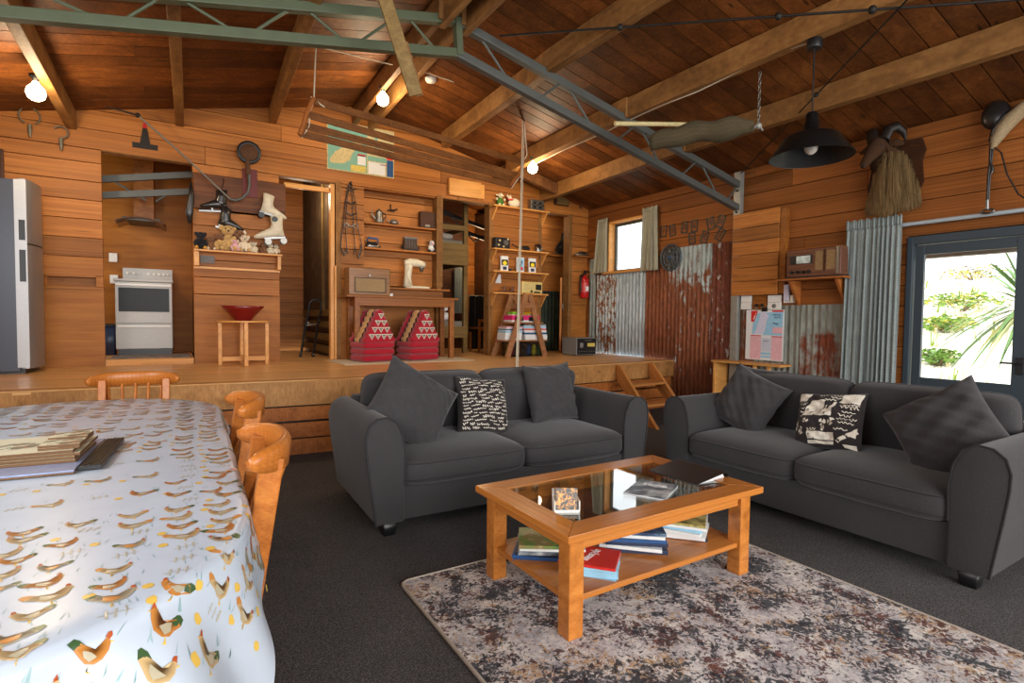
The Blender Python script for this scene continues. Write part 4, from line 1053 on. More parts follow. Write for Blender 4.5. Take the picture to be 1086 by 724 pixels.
# ---------------------------------------------------------------- dining chairs
def make_chair():
    t = thing('dining_chair', '', 'chair', (0, 0, 0), 0, 'wooden dining chairs at the long table')
    # seat towards -y, back at +y
    mb = MB(); mb.loft([((0, -.02, .43), (.2, 0, 0), (0, .2, 0)), ((0, -.02, .445), (.215, 0, 0), (0, .215, 0)), ((0, -.02, .462), (.215, 0, 0), (0, .215, 0)), ((0, -.02, .468), (.19, 0, 0), (0, .19, 0))], 32, 0, True, None, 4); mb.build('seat', W_CHAIR, t)
    for sx in (-1, 1):
        mb = MB(); mb.tube([(sx*.17, -.17, .44), (sx*.185, -.2, .2), (sx*.195, -.215, 0)], [.02, .022, .015], 12); mb.build('leg', W_CHAIR, t)
        mb = MB()
        for a, b in (((sx*.165, .21, 0), (sx*.165, .17, .43)), ((sx*.165, .17, .43), (sx*.165, .235, .85))): mb.bar(a, b, .042, .062, 0, (0, 1, 0), .3)
        mb.build('back_post', W_CHAIR, t, bevel=.005)
    # crest rail: bowed, overhanging the posts
    mb = MB(); vs = []; n = 24
    prof = [(-.012, -.045), (.012, -.045), (.016, 0), (.018, .025), (.010, .04), (-.007, .042), (-.016, .028), (-.015, 0)]
    for i in range(n+1):
        u = i/n*2-1; x = .235*math.sin(u*1.05)/math.sin(1.05); y = .285-.115*abs(u)**2.3; ang = math.atan2(-.115*2.3*abs(u)**1.3*math.copysign(1, u), .235)
        k = .3+.7*(1-abs(u)**3.2)**.5; zc = .85+.005*(1-u*u)
        for a, b in prof: vs.append((x-math.sin(ang)*a*(.7+.3*k), y+math.cos(ang)*a*(.7+.3*k), zc+b*k+(.0)))
    P = len(prof)
    mb.add(vs, [(i*P+j, (i+1)*P+j, (i+1)*P+(j+1) % P, i*P+(j+1) % P) for i in range(n) for j in range(P)]+[tuple(range(P)), tuple(range((n+1)*P-1, n*P-1, -1))], 0, True, (1, 0, 0)); mb.build('crest_rail', W_CHAIR, t)
    for k in range(5):
        x = (k-2)*.058; mb = MB(); mb.tube([(x, .165, .46), (x*1.1, .2, .62), (x*1.2, .268, .82)], [.009, .011, .008], 8); mb.build('spindle', W_CHAIR, t)
    for y, w_ in ((-.19, .18), (.2, .17)):
        mb = MB(); mb.cyl((-w_, y, .22), (w_, y, .22), .011, None, 8); mb.build('stretcher', W_CHAIR, t)
    return t
ch = make_chair(); ch.location = (.0, 1.84, 0); ch.rotation_euler.z = R(-92); ch['label'] = 'wooden dining chair at the side of the table, nearest the coffee table'
dup(ch, (.04, 2.74, 0), R(-88), 'wooden dining chair at the side of the table, nearer the platform')
dup(ch, (-.235, 3.90, 0), R(-2), 'wooden dining chair with spindles at the head of the table, before the platform')
# ---------------------------------------------------------------- steps
ST = thing('steps', 'open wooden steps up to the platform between the two sofas', 'steps', (4.98, 5.365, 0), R(5))
SK = R(-19)
for x in (.0, .66):
    mb = MB(); mb.prism([(-1.0, 0.001), (-.76, 0.001), (0, .5), (0, .665), (-.1, .665)], .04, 0, TR(x, -.004, 0, 0, 0, R(90)+SK), (.8, 0, .6)); mb.build('stringer', W_STEPS, ST, bevel=.003)
for y0, y1, z in ((-.41, -.15, .42), (-.70, -.46, .205)):
    mb = MB(); vs = []
    for yy in (y0, y1):
        sh = yy*math.tan(-SK)
        vs += [(sh, yy*.96, z), (sh+.62, yy*.96+.0, z)]
    q = [V(vs[0]), V(vs[1]), V(vs[3]), V(vs[2])]; mb.add([p for p in q]+[p+V((0, 0, .032)) for p in q], [(3, 2, 1, 0), (4, 5, 6, 7), (0, 1, 5, 4), (1, 2, 6, 5), (2, 3, 7, 6), (3, 0, 4, 7)], 0, False, (1, 0, 0)); mb.build('tread', W_STEPS, ST, bevel=.003)

# ---------------------------------------------------------------- fridge
fx = -1.24
FR = thing('fridge', 'tall silver two-door fridge at the left end of the platform', 'fridge', (-1.53, 7.1, PH), 0)
FH = PY(20, 189, 6.8).z-PH
mb = MB(); mb.box(-.36, .27, -.30, .33, .02, FH-.01); mb.build('body', plain('fridge_side_grey', (62, 66, 76), .35, .2, .5, .04), FR, bevel=.008)
SILV = plain('brushed_silver', (150, 152, 154), .36, .6, .5, .04, 4)
def fdoor(z0, z1, hz0, hz1):
    mb = MB(); ys = [-.30+.63*i/14 for i in range(15)]
    pl = [(.28, -.37)]+[(.31+.06*math.sin(PI*(i/14)**.8)**.8 if i < 14 else .31, y) for i, y in enumerate(ys)]+[(.28, .33)]
    pl = [(.275, -.30), (.335, -.30), (.345, -.27)]+[(.345+.045*math.sin(PI*(.08+.9*i/12)), -.25+.55*i/12) for i in range(13)]+[(.335, .33), (.275, .33)]
    n = len(pl); vs = [(x, y, z0) for x, y in pl]+[(x, y, z1) for x, y in pl]
    mb.add(vs, [tuple(range(n-1, -1, -1)), tuple(range(n, 2*n))], 0, False); mb.add(vs, [(i, (i+1) % n, n+(i+1) % n, n+i) for i in range(n)], 0, True)
    d = mb.build('door', SILV, FR, bevel=.004)
    mb = MB(); mb.box(.28, .326, -.306, -.298, hz0, hz1); mb.build('handle', M_BLACK, d)
fs_ = PY(25, 258, 6.8).z-PH
fdoor(fs_+.006, FH, fs_+.03, fs_+.22); fdoor(.05, fs_-.006, fs_-.36, fs_-.06)
mb = MB(); mb.box(-.34, .3, -.28, .31, 0, .05); mb.build('plinth', M_BLACK, FR)
mb = MB(); mb.box(.25, .338, -.304, -.299, .06, FH-.01); mb.build('edge_highlight', plain('highlight_silver', (176, 178, 180), .4, .3), FR)  # pale strip paints the windows' reflection along the fridge edge
t = thing('wall_panel', 'dark rounded board hanging on the wall above the fridge', 'board', PY(0, 167, YB-.01), 0)
mb = MB(); p0, p1 = PY(-14, 200, YB-.02), PY(4, 158, YB-.02); mb.box(p0.x, p1.x, YB-.035, YB-.008, p0.z, p1.z); mb.build('board', W_DARK, t, True, .02)

# ---------------------------------------------------------------- kitchen
sx0, sx1 = PY(122, 330, 8.3).x, PY(183, 330, 8.3).x
cx = (sx0+sx1)/2; ww = sx1-sx0
SV = thing('stove', 'white freestanding electric stove in the kitchen opening', 'stove', (cx, 8.6, .751), 0)
zt = PY(150, 296, 8.3).z-.751; zb = PY(150, 370, 8.3).z-.751
mb = MB(); mb.box(-ww/2, ww/2, -.26, .28, zb, zt-.03); mb.build('body', M_ENAM, SV, bevel=.006)
mb = MB(); mb.box(-ww/2-.015, ww/2+.01, -.3, .28, zt-.03, zt); mb.build('cooktop', M_ENAM, SV, bevel=.004)
mb = MB(); mb.box(-ww/2+.02, ww/2-.01, -.24, .28, 0, zb); mb.build('plinth', M_BLACK, SV)
mb = MB(); mb.prism([(-ww/2+.05, 0), (ww/2, 0), (ww/2, .17), (-ww/2+.05, .17)], .06, 0, TR(0, .2, zt)); bp = mb.build('control_panel', M_ENAM, SV, bevel=.004)
for k in (-.2, -.13, .03, .09, .15, .2, .245):
    mb = MB(); mb.cyl((k, .2, zt+.1), (k, .175, zt+.1), .016, .013, 14); mb.build('knob', M_WHITE, bp)
zo = PY(150, 343, 8.3).z-.751
mb = MB(); mb.box(-ww/2+.004, ww/2-.004, -.29, -.26, zo+.006, zt-.036); od = mb.build('oven_door', M_ENAM, SV, bevel=.004)
mb = MB(); mb.box(-ww/2+.035, ww/2-.035, -.295, -.289, zo+.15, zt-.11); mb.build('oven_glass', plain('oven_glass', (16, 13, 12), .3, 0, .15, .05), od)
mb = MB(); mb.box(-ww/2+.01, ww/2-.01, -.315, -.29, zt-.085, zt-.06); mb.build('oven_handle', M_WHITE, od, bevel=.004)
mb = MB(); mb.box(-ww/2+.004, ww/2-.004, -.285, -.26, zb+.004, zo-.006); wd = mb.build('drawer', M_ENAM, SV, bevel=.004)
mb = MB(); mb.box(-ww/2+.02, ww/2-.02, -.3, -.285, zo-.045, zo-.025); mb.build('drawer_handle', M_WHITE, wd, bevel=.003)
for (px, py, lab) in ((120, 273, 'white power switch on the plywood above the stove'), (121, 296, 'white power outlet half hidden behind the stove')):
    p = PY(px, py, 8.99); t = thing('power_outlet', lab, 'outlet', p); mb = MB(); mb.box(-.045, .045, -.014, 0, -.058, .058); f = mb.build('plate', M_WHITE, t, bevel=.003); mb = MB(); mb.box(-.01, .01, -.02, -.014, -.012, .012); mb.build('switch', M_WHITE, t)
t = thing('range_hood', 'wooden range hood with a curved glass canopy over the stove', 'range hood', PY(152, 236, 8.7))
a, b = PY(142.5, 236, 8.75), PY(163, 170, 8.75)
mb = MB(); mb.box(a.x, b.x, 8.62, 8.95, a.z, 3.55, 0, None, (0, 0, 1)); mb.build('chimney', W_CONS, t, True, .004)
mb = MB(); c_ = PY(150, 236, 8.55); mb.grid(lambda u, v: (c_.x+(u*2-1)*.27, 8.35+v*.55, c_.z+.05-.07*(u*2-1)**2-.01*v), 16, 2); mb.build('canopy', plain('smoked_glass', (96, 66, 44), .15, 0, .6, .1), t, True).modifiers.new('s', 'SOLIDIFY').thickness = .012
mb = MB(); mb.box(c_.x-.2, c_.x+.2, 8.45, 8.95, c_.z+.01, c_.z+.05); mb.build('filter_box', M_STEELB, t, True, .004)
t = thing('waste_bin', 'dark grey waste bin beside the white stove', 'bin', (PY(116, 350, 8.45).x-.02, 8.5, .751)); mb = MB(); mb.loft([((0, 0, 0), (.085, 0, 0), (0, .12, 0)), ((0, 0, .36), (.1, 0, 0), (0, .14, 0))], 16, 0, True, None, 5); mb.build('bucket', M_DBLUE, t); mb = MB(); mb.loft([((0, 0, .36), (.105, 0, 0), (0, .145, 0)), ((0, 0, .39), (.09, 0, 0), (0, .13, 0))], 16, 0, True, None, 5); mb.build('lid', M_BLACK, t)
t = thing('kitchen_mat', 'grey patchwork mat on the kitchen floor in front of the stove', 'mat', (-.25, 7.95, .753)); mb = MB()
for i in range(9):
    for j in range(5): mb.box(-.4+i*.088, -.4+i*.088+.087, -.3+j*.12, -.3+j*.12+.119, 0, .008)
mb.build('patchwork', wood('rag_mat', (70, 62, 58), (124, 114, 108), (168, 158, 148), .95, 0, 4, 20, .5), t)
t = thing('steel_truss', 'grey steel truss crossing behind the kitchen opening', 'truss', (-.3, 8.1, 2.7))
z1, z2 = PY(112, 191, 8.1).z, PY(112, 208, 8.1).z; w1, w2 = PY(203, 185, 8.1).z, PY(203, 203, 8.1).z
for a, b in ((z1, w1), (z2, w2)):
    mb = MB(); mb.bar((XL, 8.1, a-(b-a)*1.5), (.2, 8.1, b), .06, .075); mb.build('chord', M_STEELB, t, True)
for k, (xa, xb) in enumerate(((-.62, -.3), (.02, -.2))):
    mb = MB(); mb.cyl((xa, 8.1, z1), (xb, 8.1, z2), .012); mb.build('web_rod', M_STEELB, t, True)

# ---------------------------------------------------------------- pillar with toys
p0, p1 = PY(206, 264, YB-.1), PY(296, 271, YB-.1)
TZ = p0.z
t = thing('toy_shelf', 'narrow wooden shelf with a boxed front, full of soft toys', 'shelf', (.655, YB, TZ))
mb = MB(); mb.box(.18, 1.14, YB-.16, YB-.001, TZ-.022, TZ); mb.build('shelf_board', W_PINE, t, True, .003)
for q in ((.18, .235), (1.09, 1.13)): mb = MB(); mb.box(q[0], q[1], YB-.12, YB-.001, TZ-.19, TZ-.023, 0, None, (0, 0, 1)); mb.build('bracket', W_PINE, t, True, .003)
mb = MB(); mb.box(.18, 1.13, YB-.035, YB-.001, TZ-.22, TZ-.19); mb.build('rail', W_PINE, t, True, .003)
p = PY(220, 275, YB-.012); t = thing('metal_plaque', 'small grey metal plate on the wall under the toy shelf', 'plate', p); mb = MB(); mb.box(-.075, .075, -.006, .011, -.045, .045); mb.build('plate', M_STONE, t, bevel=.002)
def toy(px, s, body, ear, lab, kind='sit', legm=None, head=None, dy=0):
    q = PY(px, 266, YB-.09); t = thing('soft_toy', lab, 'soft toy', (q.x, YB-.085+dy, TZ+.001), 0, 'soft toys on the shelf beside the kitchen')
    head = head or body; legm = legm or body; s *= 1.15
    mb = MB(); mb.ball((0, 0, .32*s), (.25*s, .22*s, .32*s), 0)
    for k in range(14): mb.ball((random.uniform(-.18, .18)*s, random.uniform(-.2, -.02)*s, random.uniform(.12, .52)*s), .1*s, 0, 8)
    mb.build('body', body, t)
    mb = MB(); mb.ball((0, -.06*s, .74*s), (.22*s, .2*s, .2*s), 0); mb.ball((0, -.24*s, .68*s), (.1*s, .1*s, .085*s), 0)
    h = mb.build('head', head, t)
    mb = MB(); [mb.ball((k*.085*s, -.24*s, .79*s), .027*s, 0, 8) for k in (-1, 1)]; mb.ball((0, -.34*s, .7*s), .035*s, 0, 8); mb.build('face', M_BLACK, h)
    for k in (-1, 1):
        mb = MB(); mb.ball((k*.2*s, -.03*s, .84*s), (.09*s, .05*s, .1*s), 0, 10); mb.build('ear', ear, h)
        mb = MB(); mb.ball((k*.2*s, -.2*s, .1*s), (.1*s, .2*s, .1*s), 0, 10); mb.build('leg', legm, t)
        mb = MB(); mb.tube([(k*.2*s, -.02*s, .5*s), (k*.29*s, -.12*s, .32*s), (k*.22*s, -.2*s, .2*s)], [.075*s, .075*s, .07*s], 8); mb.build('arm', body, t)
toy(213, .19, M_TOYK, M_TOYK, 'black plush animal with mustard legs, first on the toy shelf', legm=M_GOLD)
toy(224, .15, M_TOYB, M_TOYB, 'brown plush bear sitting next to the black and mustard toy', legm=M_TOYW)
toy(234.5, .19, M_TOYT, M_TOYB, 'tan plush animal leaning beside the tallest golden toy', head=M_TOYB)
toy(242, .29, M_TOYT, M_TOYT, 'tallest golden shaggy soft toy, at the middle of the shelf', dy=.02)
toy(249, .13, M_PINKP, M_TOYW, 'small pink and cream plush toy in front of the tallest golden toy', dy=-.05)
toy(254, .25, M_TOYB, M_TOYW, 'mottled brown soft toy behind the curly cream one', dy=.03)
toy(259, .19, M_TOYW, M_TOYW, 'curly cream plush lamb with tan feet', legm=M_TOYT, dy=-.03)
toy(269, .125, M_TOYW, M_TOYW, 'little white plush bear alone on the right half of the toy shelf')
toy(280, .115, M_TOYB, M_TOYK, 'dark brown little plush toy under the roller skate')
toy(287, .12, M_BOOT, M_TOYK, 'white and grey little plush toy, second last on the shelf')
toy(293, .115, M_TOYW, M_TOYK, 'white plush toy with dark ears, last on the shelf', legm=M_TOYB)

def boot(mb, M, s=1.0):      # toe towards +x, sole at z=0
    mb.loft([((0, 0, .015*s), (.058*s, 0, 0), (0, .035*s, 0)), ((.02*s, 0, .08*s), (.072*s, 0, 0), (0, .037*s, 0)), ((.0, 0, .15*s), (.058*s, 0, 0), (0, .036*s, 0)), ((-.01*s, 0, .235*s), (.068*s, 0, 0), (0, .042*s, 0))], 14, 0, True, M)
    mb.loft([((-.05*s, 0, .035*s), (0, .034*s, 0), (0, 0, .035*s)), ((.05*s, 0, .06*s), (0, .037*s, 0), (0, 0, .06*s)), ((.13*s, 0, .045*s), (0, .04*s, 0), (0, 0, .045*s)), ((.21*s, 0, .028*s), (0, .034*s, 0), (0, 0, .028*s)), ((.25*s, 0, .02*s), (0, .015*s, 0), (0, 0, .013*s))], 14, 0, True, M)
def ice(px, py, lab, tilt, fl=1):
    p = PY(px, py, YB-.06); t = thing('ice_skate', lab, 'ice skate', p, 0, 'pair of ice skates'); M = rotm(0, tilt, 0) @ Matrix.Diagonal((fl, 1, 1, 1))
    mb = MB(); boot(mb, M, .92); o = mb.build('boot', M_BLACKR, t)
    if fl < 0: o.data.flip_normals()
    mb = MB(); mb.box(-.07, .25, -.003, .003, -.045, -.025, 0, M); mb.box(-.04, -.02, -.004, .004, -.03, .01, 0, M); mb.box(.1, .12, -.004, .004, -.03, .01, 0, M); mb.build('blade', M_CHROME, t)
    mb = MB(); mb.tube([M @ V((-.01, -.02, .24)), V((.02, -.01, .33)), V((.0, .04, .38))], .004, 6); mb.build('lace', M_IRON, t)
ice(236, 221, 'black ice skate hanging on the pillar, the upper one of the pair', R(-4), -1); ice(236, 239, 'black ice skate hanging on the pillar, lower one of the pair', R(14))
def roller(px, py, s, lab, tilt, flip=1):
    p = PY(px, py, YB-.13); t = thing('roller_skate', lab, 'roller skate', p, 0, 'pair of roller skates'); M = rotm(0, tilt, 0) @ Matrix.Diagonal((flip, 1, 1, 1))
    mb = MB(); boot(mb, M, s); o = mb.build('boot', M_BOOT, t)
    if flip < 0: o.data.flip_normals()
    mb = MB(); mb.box(-.06*s, .15*s, -.02, .02, -.012, .012, 0, M); mb.build('sole_plate', M_CHROME, t)
    for x in (-.035, .12):
        for y in (-.04, .04):
            mb = MB(); c = M @ V((x*s, y, -.04*s)); mb.cyl((c.x, c.y-.016, c.z), (c.x, c.y+.016, c.z), .034*s, None, 14); mb.build('wheel', M_BLACK if flip > 0 else M_ALU, t, bevel=.004)
    mb = MB(); mb.tube([M @ V((.0, -.03, .22*s)), M @ V((.06*s, -.035, .1*s)), M @ V((.08*s, -.036, .02))], .004, 6); mb.build('lace', M_ROPE, t)
roller(281, 226, 1.0, 'white roller skate hanging on the pillar, upper of the pair', R(14), 1); roller(296, 252, 1.15, 'white roller skate hanging lowest, just above the toy shelf', R(-8), -1)
# shearing machine: plank, pulley, gooseneck shaft
a, b = PY(204, 175, YB-.03), PY(299, 212, YB-.03)
t = thing('machine_board', 'dark stained board with a red panel behind the pulley', 'board', (.65, YB, 2.6)); mb = MB(); mb.box(.19, 1.2, YB-.03, YB-.001, 2.53, 2.94); mb.build('plank', wood('machine_board_wood', (70, 38, 18), (104, 60, 30), (128, 80, 44), .5, 0, .8, 9, .1, .1), t, True, .004)
a, b = PY(257, 178, YB-.04), PY(273, 210, YB-.04); mb = MB(); mb.box(a.x, b.x, YB-.045, YB-.03, b.z, a.z); mb.build('red_panel', plain('dark_red_paint', (96, 24, 22), .5, 0, .4, .15), t, True, .003)
c = PY(264, 162, YB-.12); t = thing('shearing_machine', 'old pulley wheel shearing machine with a jointed drive shaft across the wall', 'shearing machine', c)
mb = MB(); mb.lathe([(.0, -.03), (.11, -.03), (.132, -.035), (.134, .035), (.11, .03), (.0, .03)], (0, 0, 0), 28, 0, rotm(R(90), 0, 0)); mb.build('pulley', M_BLACK, t)
mb = MB(); mb.lathe([(.0, .045), (.085, .045), (.1, .03)], (0, 0, 0), 24, 0, rotm(R(90), 0, 0)); mb.build('pulley_face', M_RUSTI, t)
mb = MB(); w0 = PY(262.5, 170, YB-.14); w1 = PY(263, 185, YB-.14); w2 = PY(264.5, 198, YB-.14); mb.tube([w0, w1], .028, 10); mb.tube([w1, w2], .022, 10); mb.build('drive_tube', M_RUSTI, t, True)
mb = MB(); pts = [PY(x, y, YB-.16) for x, y in ((264.5, 185), (264.5, 196), (263, 204), (257, 210), (250, 212.5), (244, 211))]; mb.tube(pts, .016, 10); mb.build('gooseneck', M_STEELB, t, True)
mb = MB(); mb.tube([PY(244, 211, YB-.16), PY(213, 182, YB-.2), PY(181, 152.5, YB-.25), PY(147, 123, YB-.3)], .011, 8); mb.build('shaft', plain('shaft_steel', (112, 108, 98), .45, .7), t, True)
mb = MB(); mb.ball(PY(146, 122, YB-.3), .025, 0); mb.tube([PY(145, 122, YB-.3), PY(128, 117, YB-.3), PY(112, 113, YB-.3)], [.011, .009, .006], 8); mb.build('elbow_joint', M_IRON, t, True)
p = PY(203, 216, YB-.1); t = thing('leather_scabbard', 'dark leaf shaped leather sheath hanging on the edge of the kitchen opening', 'sheath', p); mb = MB(); mb.loft([((0, .05, .26), (.012, 0, 0), (0, .012, 0)), ((0, .05, .1), (.03, 0, 0), (0, .018, 0)), ((-.02, .05, -.08), (.042, 0, 0), (0, .02, 0)), ((-.02, .05, -.22), (.02, 0, 0), (0, .012, 0))], 12); mb.build('sheath', M_BLACKR, t)
# hinge and hooks
p = PY(154, 155, YB-.01); t = thing('strap_hinge', 'old T shaped iron hinge on the wall above the kitchen opening', 'hinge', p)
mb = MB(); mb.prism([(-.12, -.03), (.12, -.03), (.12, .03), (-.12, .03)], .012, 0, TR(0, 0, 0)); mb.build('plate', M_IRON, t); mb = MB(); mb.prism([(-.05, .03), (.05, .03), (.02, .2), (-.02, .2)], .01, 0, TR(0, 0, 0)); mb.build('strap', M_IRON, t); mb = MB(); mb.prism([(-.022, .2), (.022, .2), (.012, .27), (-.012, .27)], .01, 0, TR(0, 0, 0)); mb.build('tip', M_REDP, t)
def hook(px, py, r, lab, closed):
    p = PY(px, py, YB-.03); t = thing('iron_hook', lab, 'hook', p)
    mb = MB(); n = 16; a0, a1 = (R(-60), R(240)) if closed else (R(-90), R(150)); mb.tube([(r*math.cos(a0+(a1-a0)*i/n), -.03, r*math.sin(a0+(a1-a0)*i/n)) for i in range(n+1)], .008, 8); mb.build('ring', M_HOOK, t)
    mb = MB(); mb.tube([(0, -.03, -r), (0, -.03, -r-.06), (0, -.03, -r-.13)], [.018, .02, .008], 8); mb.cyl((0, -.03, -r-.03), (0, .03, -r-.03), .008); mb.build('shank', M_HOOK, t)
hook(32, 124, .085, 'ring shaped iron hook high on the wall near the left light bulb', True); hook(65, 141, .06, 'open curled iron hook beside the ring shaped one', False)
# nest table and bowl
q = PZ(257, 387, PH)
t = thing('side_table', 'small round topped folding wooden table against the plywood pillar', 'side table', (.675, 7.12, PH+.001), 0)
H = PY(257, 340, 7.12).z-PH
mb = MB(); mb.lathe([(0, H-.02), (.285, H-.02), (.285, H), (0, H)], (0, 0, 0), 36, 0, None, None, False); mb.build('tabletop', W_PINE, t, bevel=.003)
for x, y in ((-.25, 0), (.25, 0), (.0, -.25), (0, .25)):
    mb = MB(); mb.cbox(x, y, (H-.02)/2, .04, .04, H-.02); mb.build('leg', W_PINE, t, bevel=.003)
mb = MB(); mb.cbox(0, 0, .07, .5, .025, .05); mb.cbox(0, 0, .07, .025, .5, .05); mb.build('foot_rail', W_PINE, t)
t = thing('bowl', 'wide red lacquered bowl standing on the small wooden table', 'bowl', (.665, 7.1, PH+H+.002)); mb = MB()
mb.lathe([(0, .0), (.095, 0), (.1, .02), (.145, .07), (.2, .13), (.235, .17), (.225, .172), (.19, .13), (.13, .07), (.08, .03), (0, .025)], (0, 0, 0), 36); mb.build('vessel', M_BOWL, t)

# ---------------------------------------------------------------- map
a, b = PY(347, 127, YB-.012), PY(418, 189, YB-.012); tl, tr, bl, br = PY(347, 127, YB-.012), PY(418.5, 139, YB-.012), PY(346.5, 178.5, YB-.012), PY(417.5, 189.5, YB-.012)
x0, x1, z0, z1 = (tl.x+bl.x)/2, (tr.x+br.x)/2, (bl.z+br.z)/2, (tl.z+tr.z)/2
t = thing('wall_map', 'large printed island map on the gable wall under the ridge', 'map', ((x0+x1)/2, YB-.006, z0)); W_, H_ = x1-x0, z1-z0
mb = MB(); mb.box(-W_/2, W_/2, -.004, .004, 0, H_); mb.build('sheet', M_TANP, t)
def flat(par, nm, poly, mt, y=-.0055, t_=.001):
    mb = MB(); mb.prism(poly, t_, 0, TR(0, y, 0)); return mb.build(nm, mt, par)
def rect(a, b, c, d): return [((a-.5)*W_, (1-d)*H_), ((b-.5)*W_, (1-d)*H_), ((b-.5)*W_, (1-c)*H_), ((a-.5)*W_, (1-c)*H_)]
def fr_(pts): return [((x-.5)*W_, (1-y)*H_) for x, y in pts][::-1]
flat(t, 'sea', rect(.015, .58, .02, .98), M_TEAL)
flat(t, 'land', fr_([(.04, .78), (.12, .62), (.22, .52), (.34, .42), (.42, .30), (.55, .22), (.54, .34), (.44, .46), (.36, .62), (.33, .75), (.24, .84), (.12, .86), (.05, .86)]), M_TANP, -.0062)
flat(t, 'panel_sea', rect(.59, .88, .60, .70), M_TEAL, -.006)
for nm, r_, mt in (('inset', (.44, .56, .62, .82), M_PAPER), ('header', (.44, .56, .6, .64), M_REDC), ('inset', (.34, .565, .84, .97), M_YEL), ('inset', (.6, .86, .72, .97), M_PAPER), ('header', (.78, .88, .74, .76), M_REDC), ('header', (.88, .98, .5, .62), M_REDC), ('column', (.885, .985, .63, .98), M_BLUE), ('header', (.885, .985, .08, .2), M_DBLUE), ('river', (.7, .74, .08, .5), M_TEAL), ('river', (.62, .86, .3, .34), M_TEAL)):
    flat(t, nm, rect(*r_), mt, -.0068)

# ---------------------------------------------------------------- bridle, recess shelves and their things
p = PY(371, 195, YB-.03)
t = thing('bridle', 'black leather bridle with metal bit hanging on the narrow pillar', 'bridle', p)
z = lambda py: PY(371, py, YB-.03).z-p.z
mb = MB()
for x0, x1, x2 in ((-.05, -.10, -.13), (-.02, -.07, -.05), (.03, .04, .06), (.06, .1, .16)): mb.tube([(x0*.3, -.02, 0), (x1*.7, -.03, z(215)), (x1, -.03, z(240)), (x2, -.03, z(262)), (x2*.8, -.03, z(270))], .011, 6, 0, False, True, None, None, .5)
mb.tube([(-.12, -.03, z(264)), (-.09, -.04, z(272)), (-.05, -.03, z(264))], .011, 6); mb.tube([(.06, -.03, z(262)), (.1, -.04, z(274)), (.15, -.03, z(258))], .011, 6)
for py in (200, 214, 226): mb.tube([(-.06, -.035, z(py)), (0, -.05, z(py+3)), (.07, -.035, z(py))], .011, 6)
mb.build('straps', M_BLACKR, t)
mb = MB(); mb.tube([(-.05, -.05, z(239)), (0, -.055, z(241)), (.06, -.05, z(238))], .011, 8); [mb.tube([(x+.03*math.cos(a), -.055, z(240)+.03*math.sin(a)) for a in [2*PI*k/12 for k in range(12)]], .007, 6, 0, True) for x in (-.06, .06)]; mb.build('bit', M_ALU, t)
mb = MB(); mb.cyl((0, .03, .0), (0, -.06, .01), .015); mb.build('peg', M_IRON, t)

SHY = YB+.155
def rshelf(py0, lab, zoff=0):
    zz = PY(425, py0, YB).z; t = thing('recess_shelf', lab, 'shelf', (2.78, YB+.08, zz), 0, 'shelves in the wall recess'); mb = MB(); mb.box(2.225, 3.3, YB+.0, SHY, zz-.025, zz); mb.build('board', W_PINE if False else W_WALL, t, True, .003); return zz
ZS1 = rshelf(238.5, 'upper shelf in the wall recess, holding the teapots'); ZS2 = rshelf(264.5, 'middle shelf in the wall recess, holding the toasters')
zz = PY(430, 305.5, YB-.04).z; t = thing('recess_shelf', 'deep lower shelf in the wall recess, holding the cream food mixer', 'shelf', (2.9, YB, zz), 0, 'shelves in the wall recess'); mb = MB(); mb.box(2.42, 3.46, YB-.14, SHY, zz-.025, zz); mb.build('board', W_WALL, t, True, .003); mb = MB(); mb.box(2.42, 3.4, YB-.02, YB+.0, zz-.14, zz-.026); mb.build('apron', W_CONS, t, True); ZS3 = zz
def onshelf(px, zz, y): d = _ray(px, 240); k = y/d.y; return V((d.x*k, y, zz+.001))
# coffee pot
t = thing('coffee_pot', 'tall pewter coffee pot on the upper recess shelf', 'pot', onshelf(402, ZS1, YB+.07))
mb = MB(); mb.lathe([(0, 0), (.062, 0), (.06, .03), (.05, .13), (.045, .16), (.047, .165), (.0, .175)], n=24); mb.build('body', M_ALU, t)
mb = MB(); mb.tube([(-.05, 0, .06), (-.09, 0, .1), (-.105, 0, .15), (-.12, 0, .17)], [.016, .012, .009, .007], 8); mb.build('spout', M_ALU, t)
mb = MB(); mb.tube([(.045, 0, .15), (.09, 0, .15), (.1, 0, .1), (.055, 0, .05)], .008, 8); mb.build('handle', M_BLACK, t); mb = MB(); mb.lathe([(.046, .165), (.03, .185), (.01, .19), (.012, .205), (0, .21)], n=20); mb.build('lid', M_ALU, t)
t = thing('teapot', 'small squat pewter teapot beside the tall coffee pot', 'teapot', onshelf(417.5, ZS1, YB+.07))
mb = MB(); mb.lathe([(0, 0), (.045, 0), (.06, .03), (.05, .06), (.03, .075), (0, .078)], n=24); mb.build('body', M_ALU, t); mb = MB(); mb.tube([(-.05, 0, .03), (-.08, 0, .05), (-.095, 0, .07)], [.012, .009, .007], 8); mb.build('spout', M_ALU, t); mb = MB(); mb.tube([(.045, 0, .06), (.08, 0, .06), (.08, 0, .03), (.055, 0, .02)], .006, 8); mb.build('handle', M_ALU, t); mb = MB(); mb.ball((0, 0, .085), .012, 0, 8); mb.build('lid', M_ALU, t)
p = PY(414, 221, SHY-.01); t = thing('picture_hook', 'dark bent iron fitting on the wall above the teapot', 'iron fitting', p); mb = MB(); mb.tube([(0, 0, .06), (0, -.01, -.02), (.05, -.02, -.02), (.1, -.02, -.0)], .01, 6); mb.tube([(-.05, -.01, -.03), (.06, -.015, -.035)], .009, 6); mb.build('arm', M_IRON, t)
t = thing('leather_case', 'dark brown leather covered book box at the end of the upper recess shelf', 'box', onshelf(453, ZS1, YB+.08)); mb = MB(); mb.box(-.125, .125, -.05, .05, 0, .24); mb.build('case', W_DARK, t, bevel=.008); mb = MB(); mb.box(-.05, .02, -.054, -.05, .02, .05); mb.build('clasp', M_ALU, t)
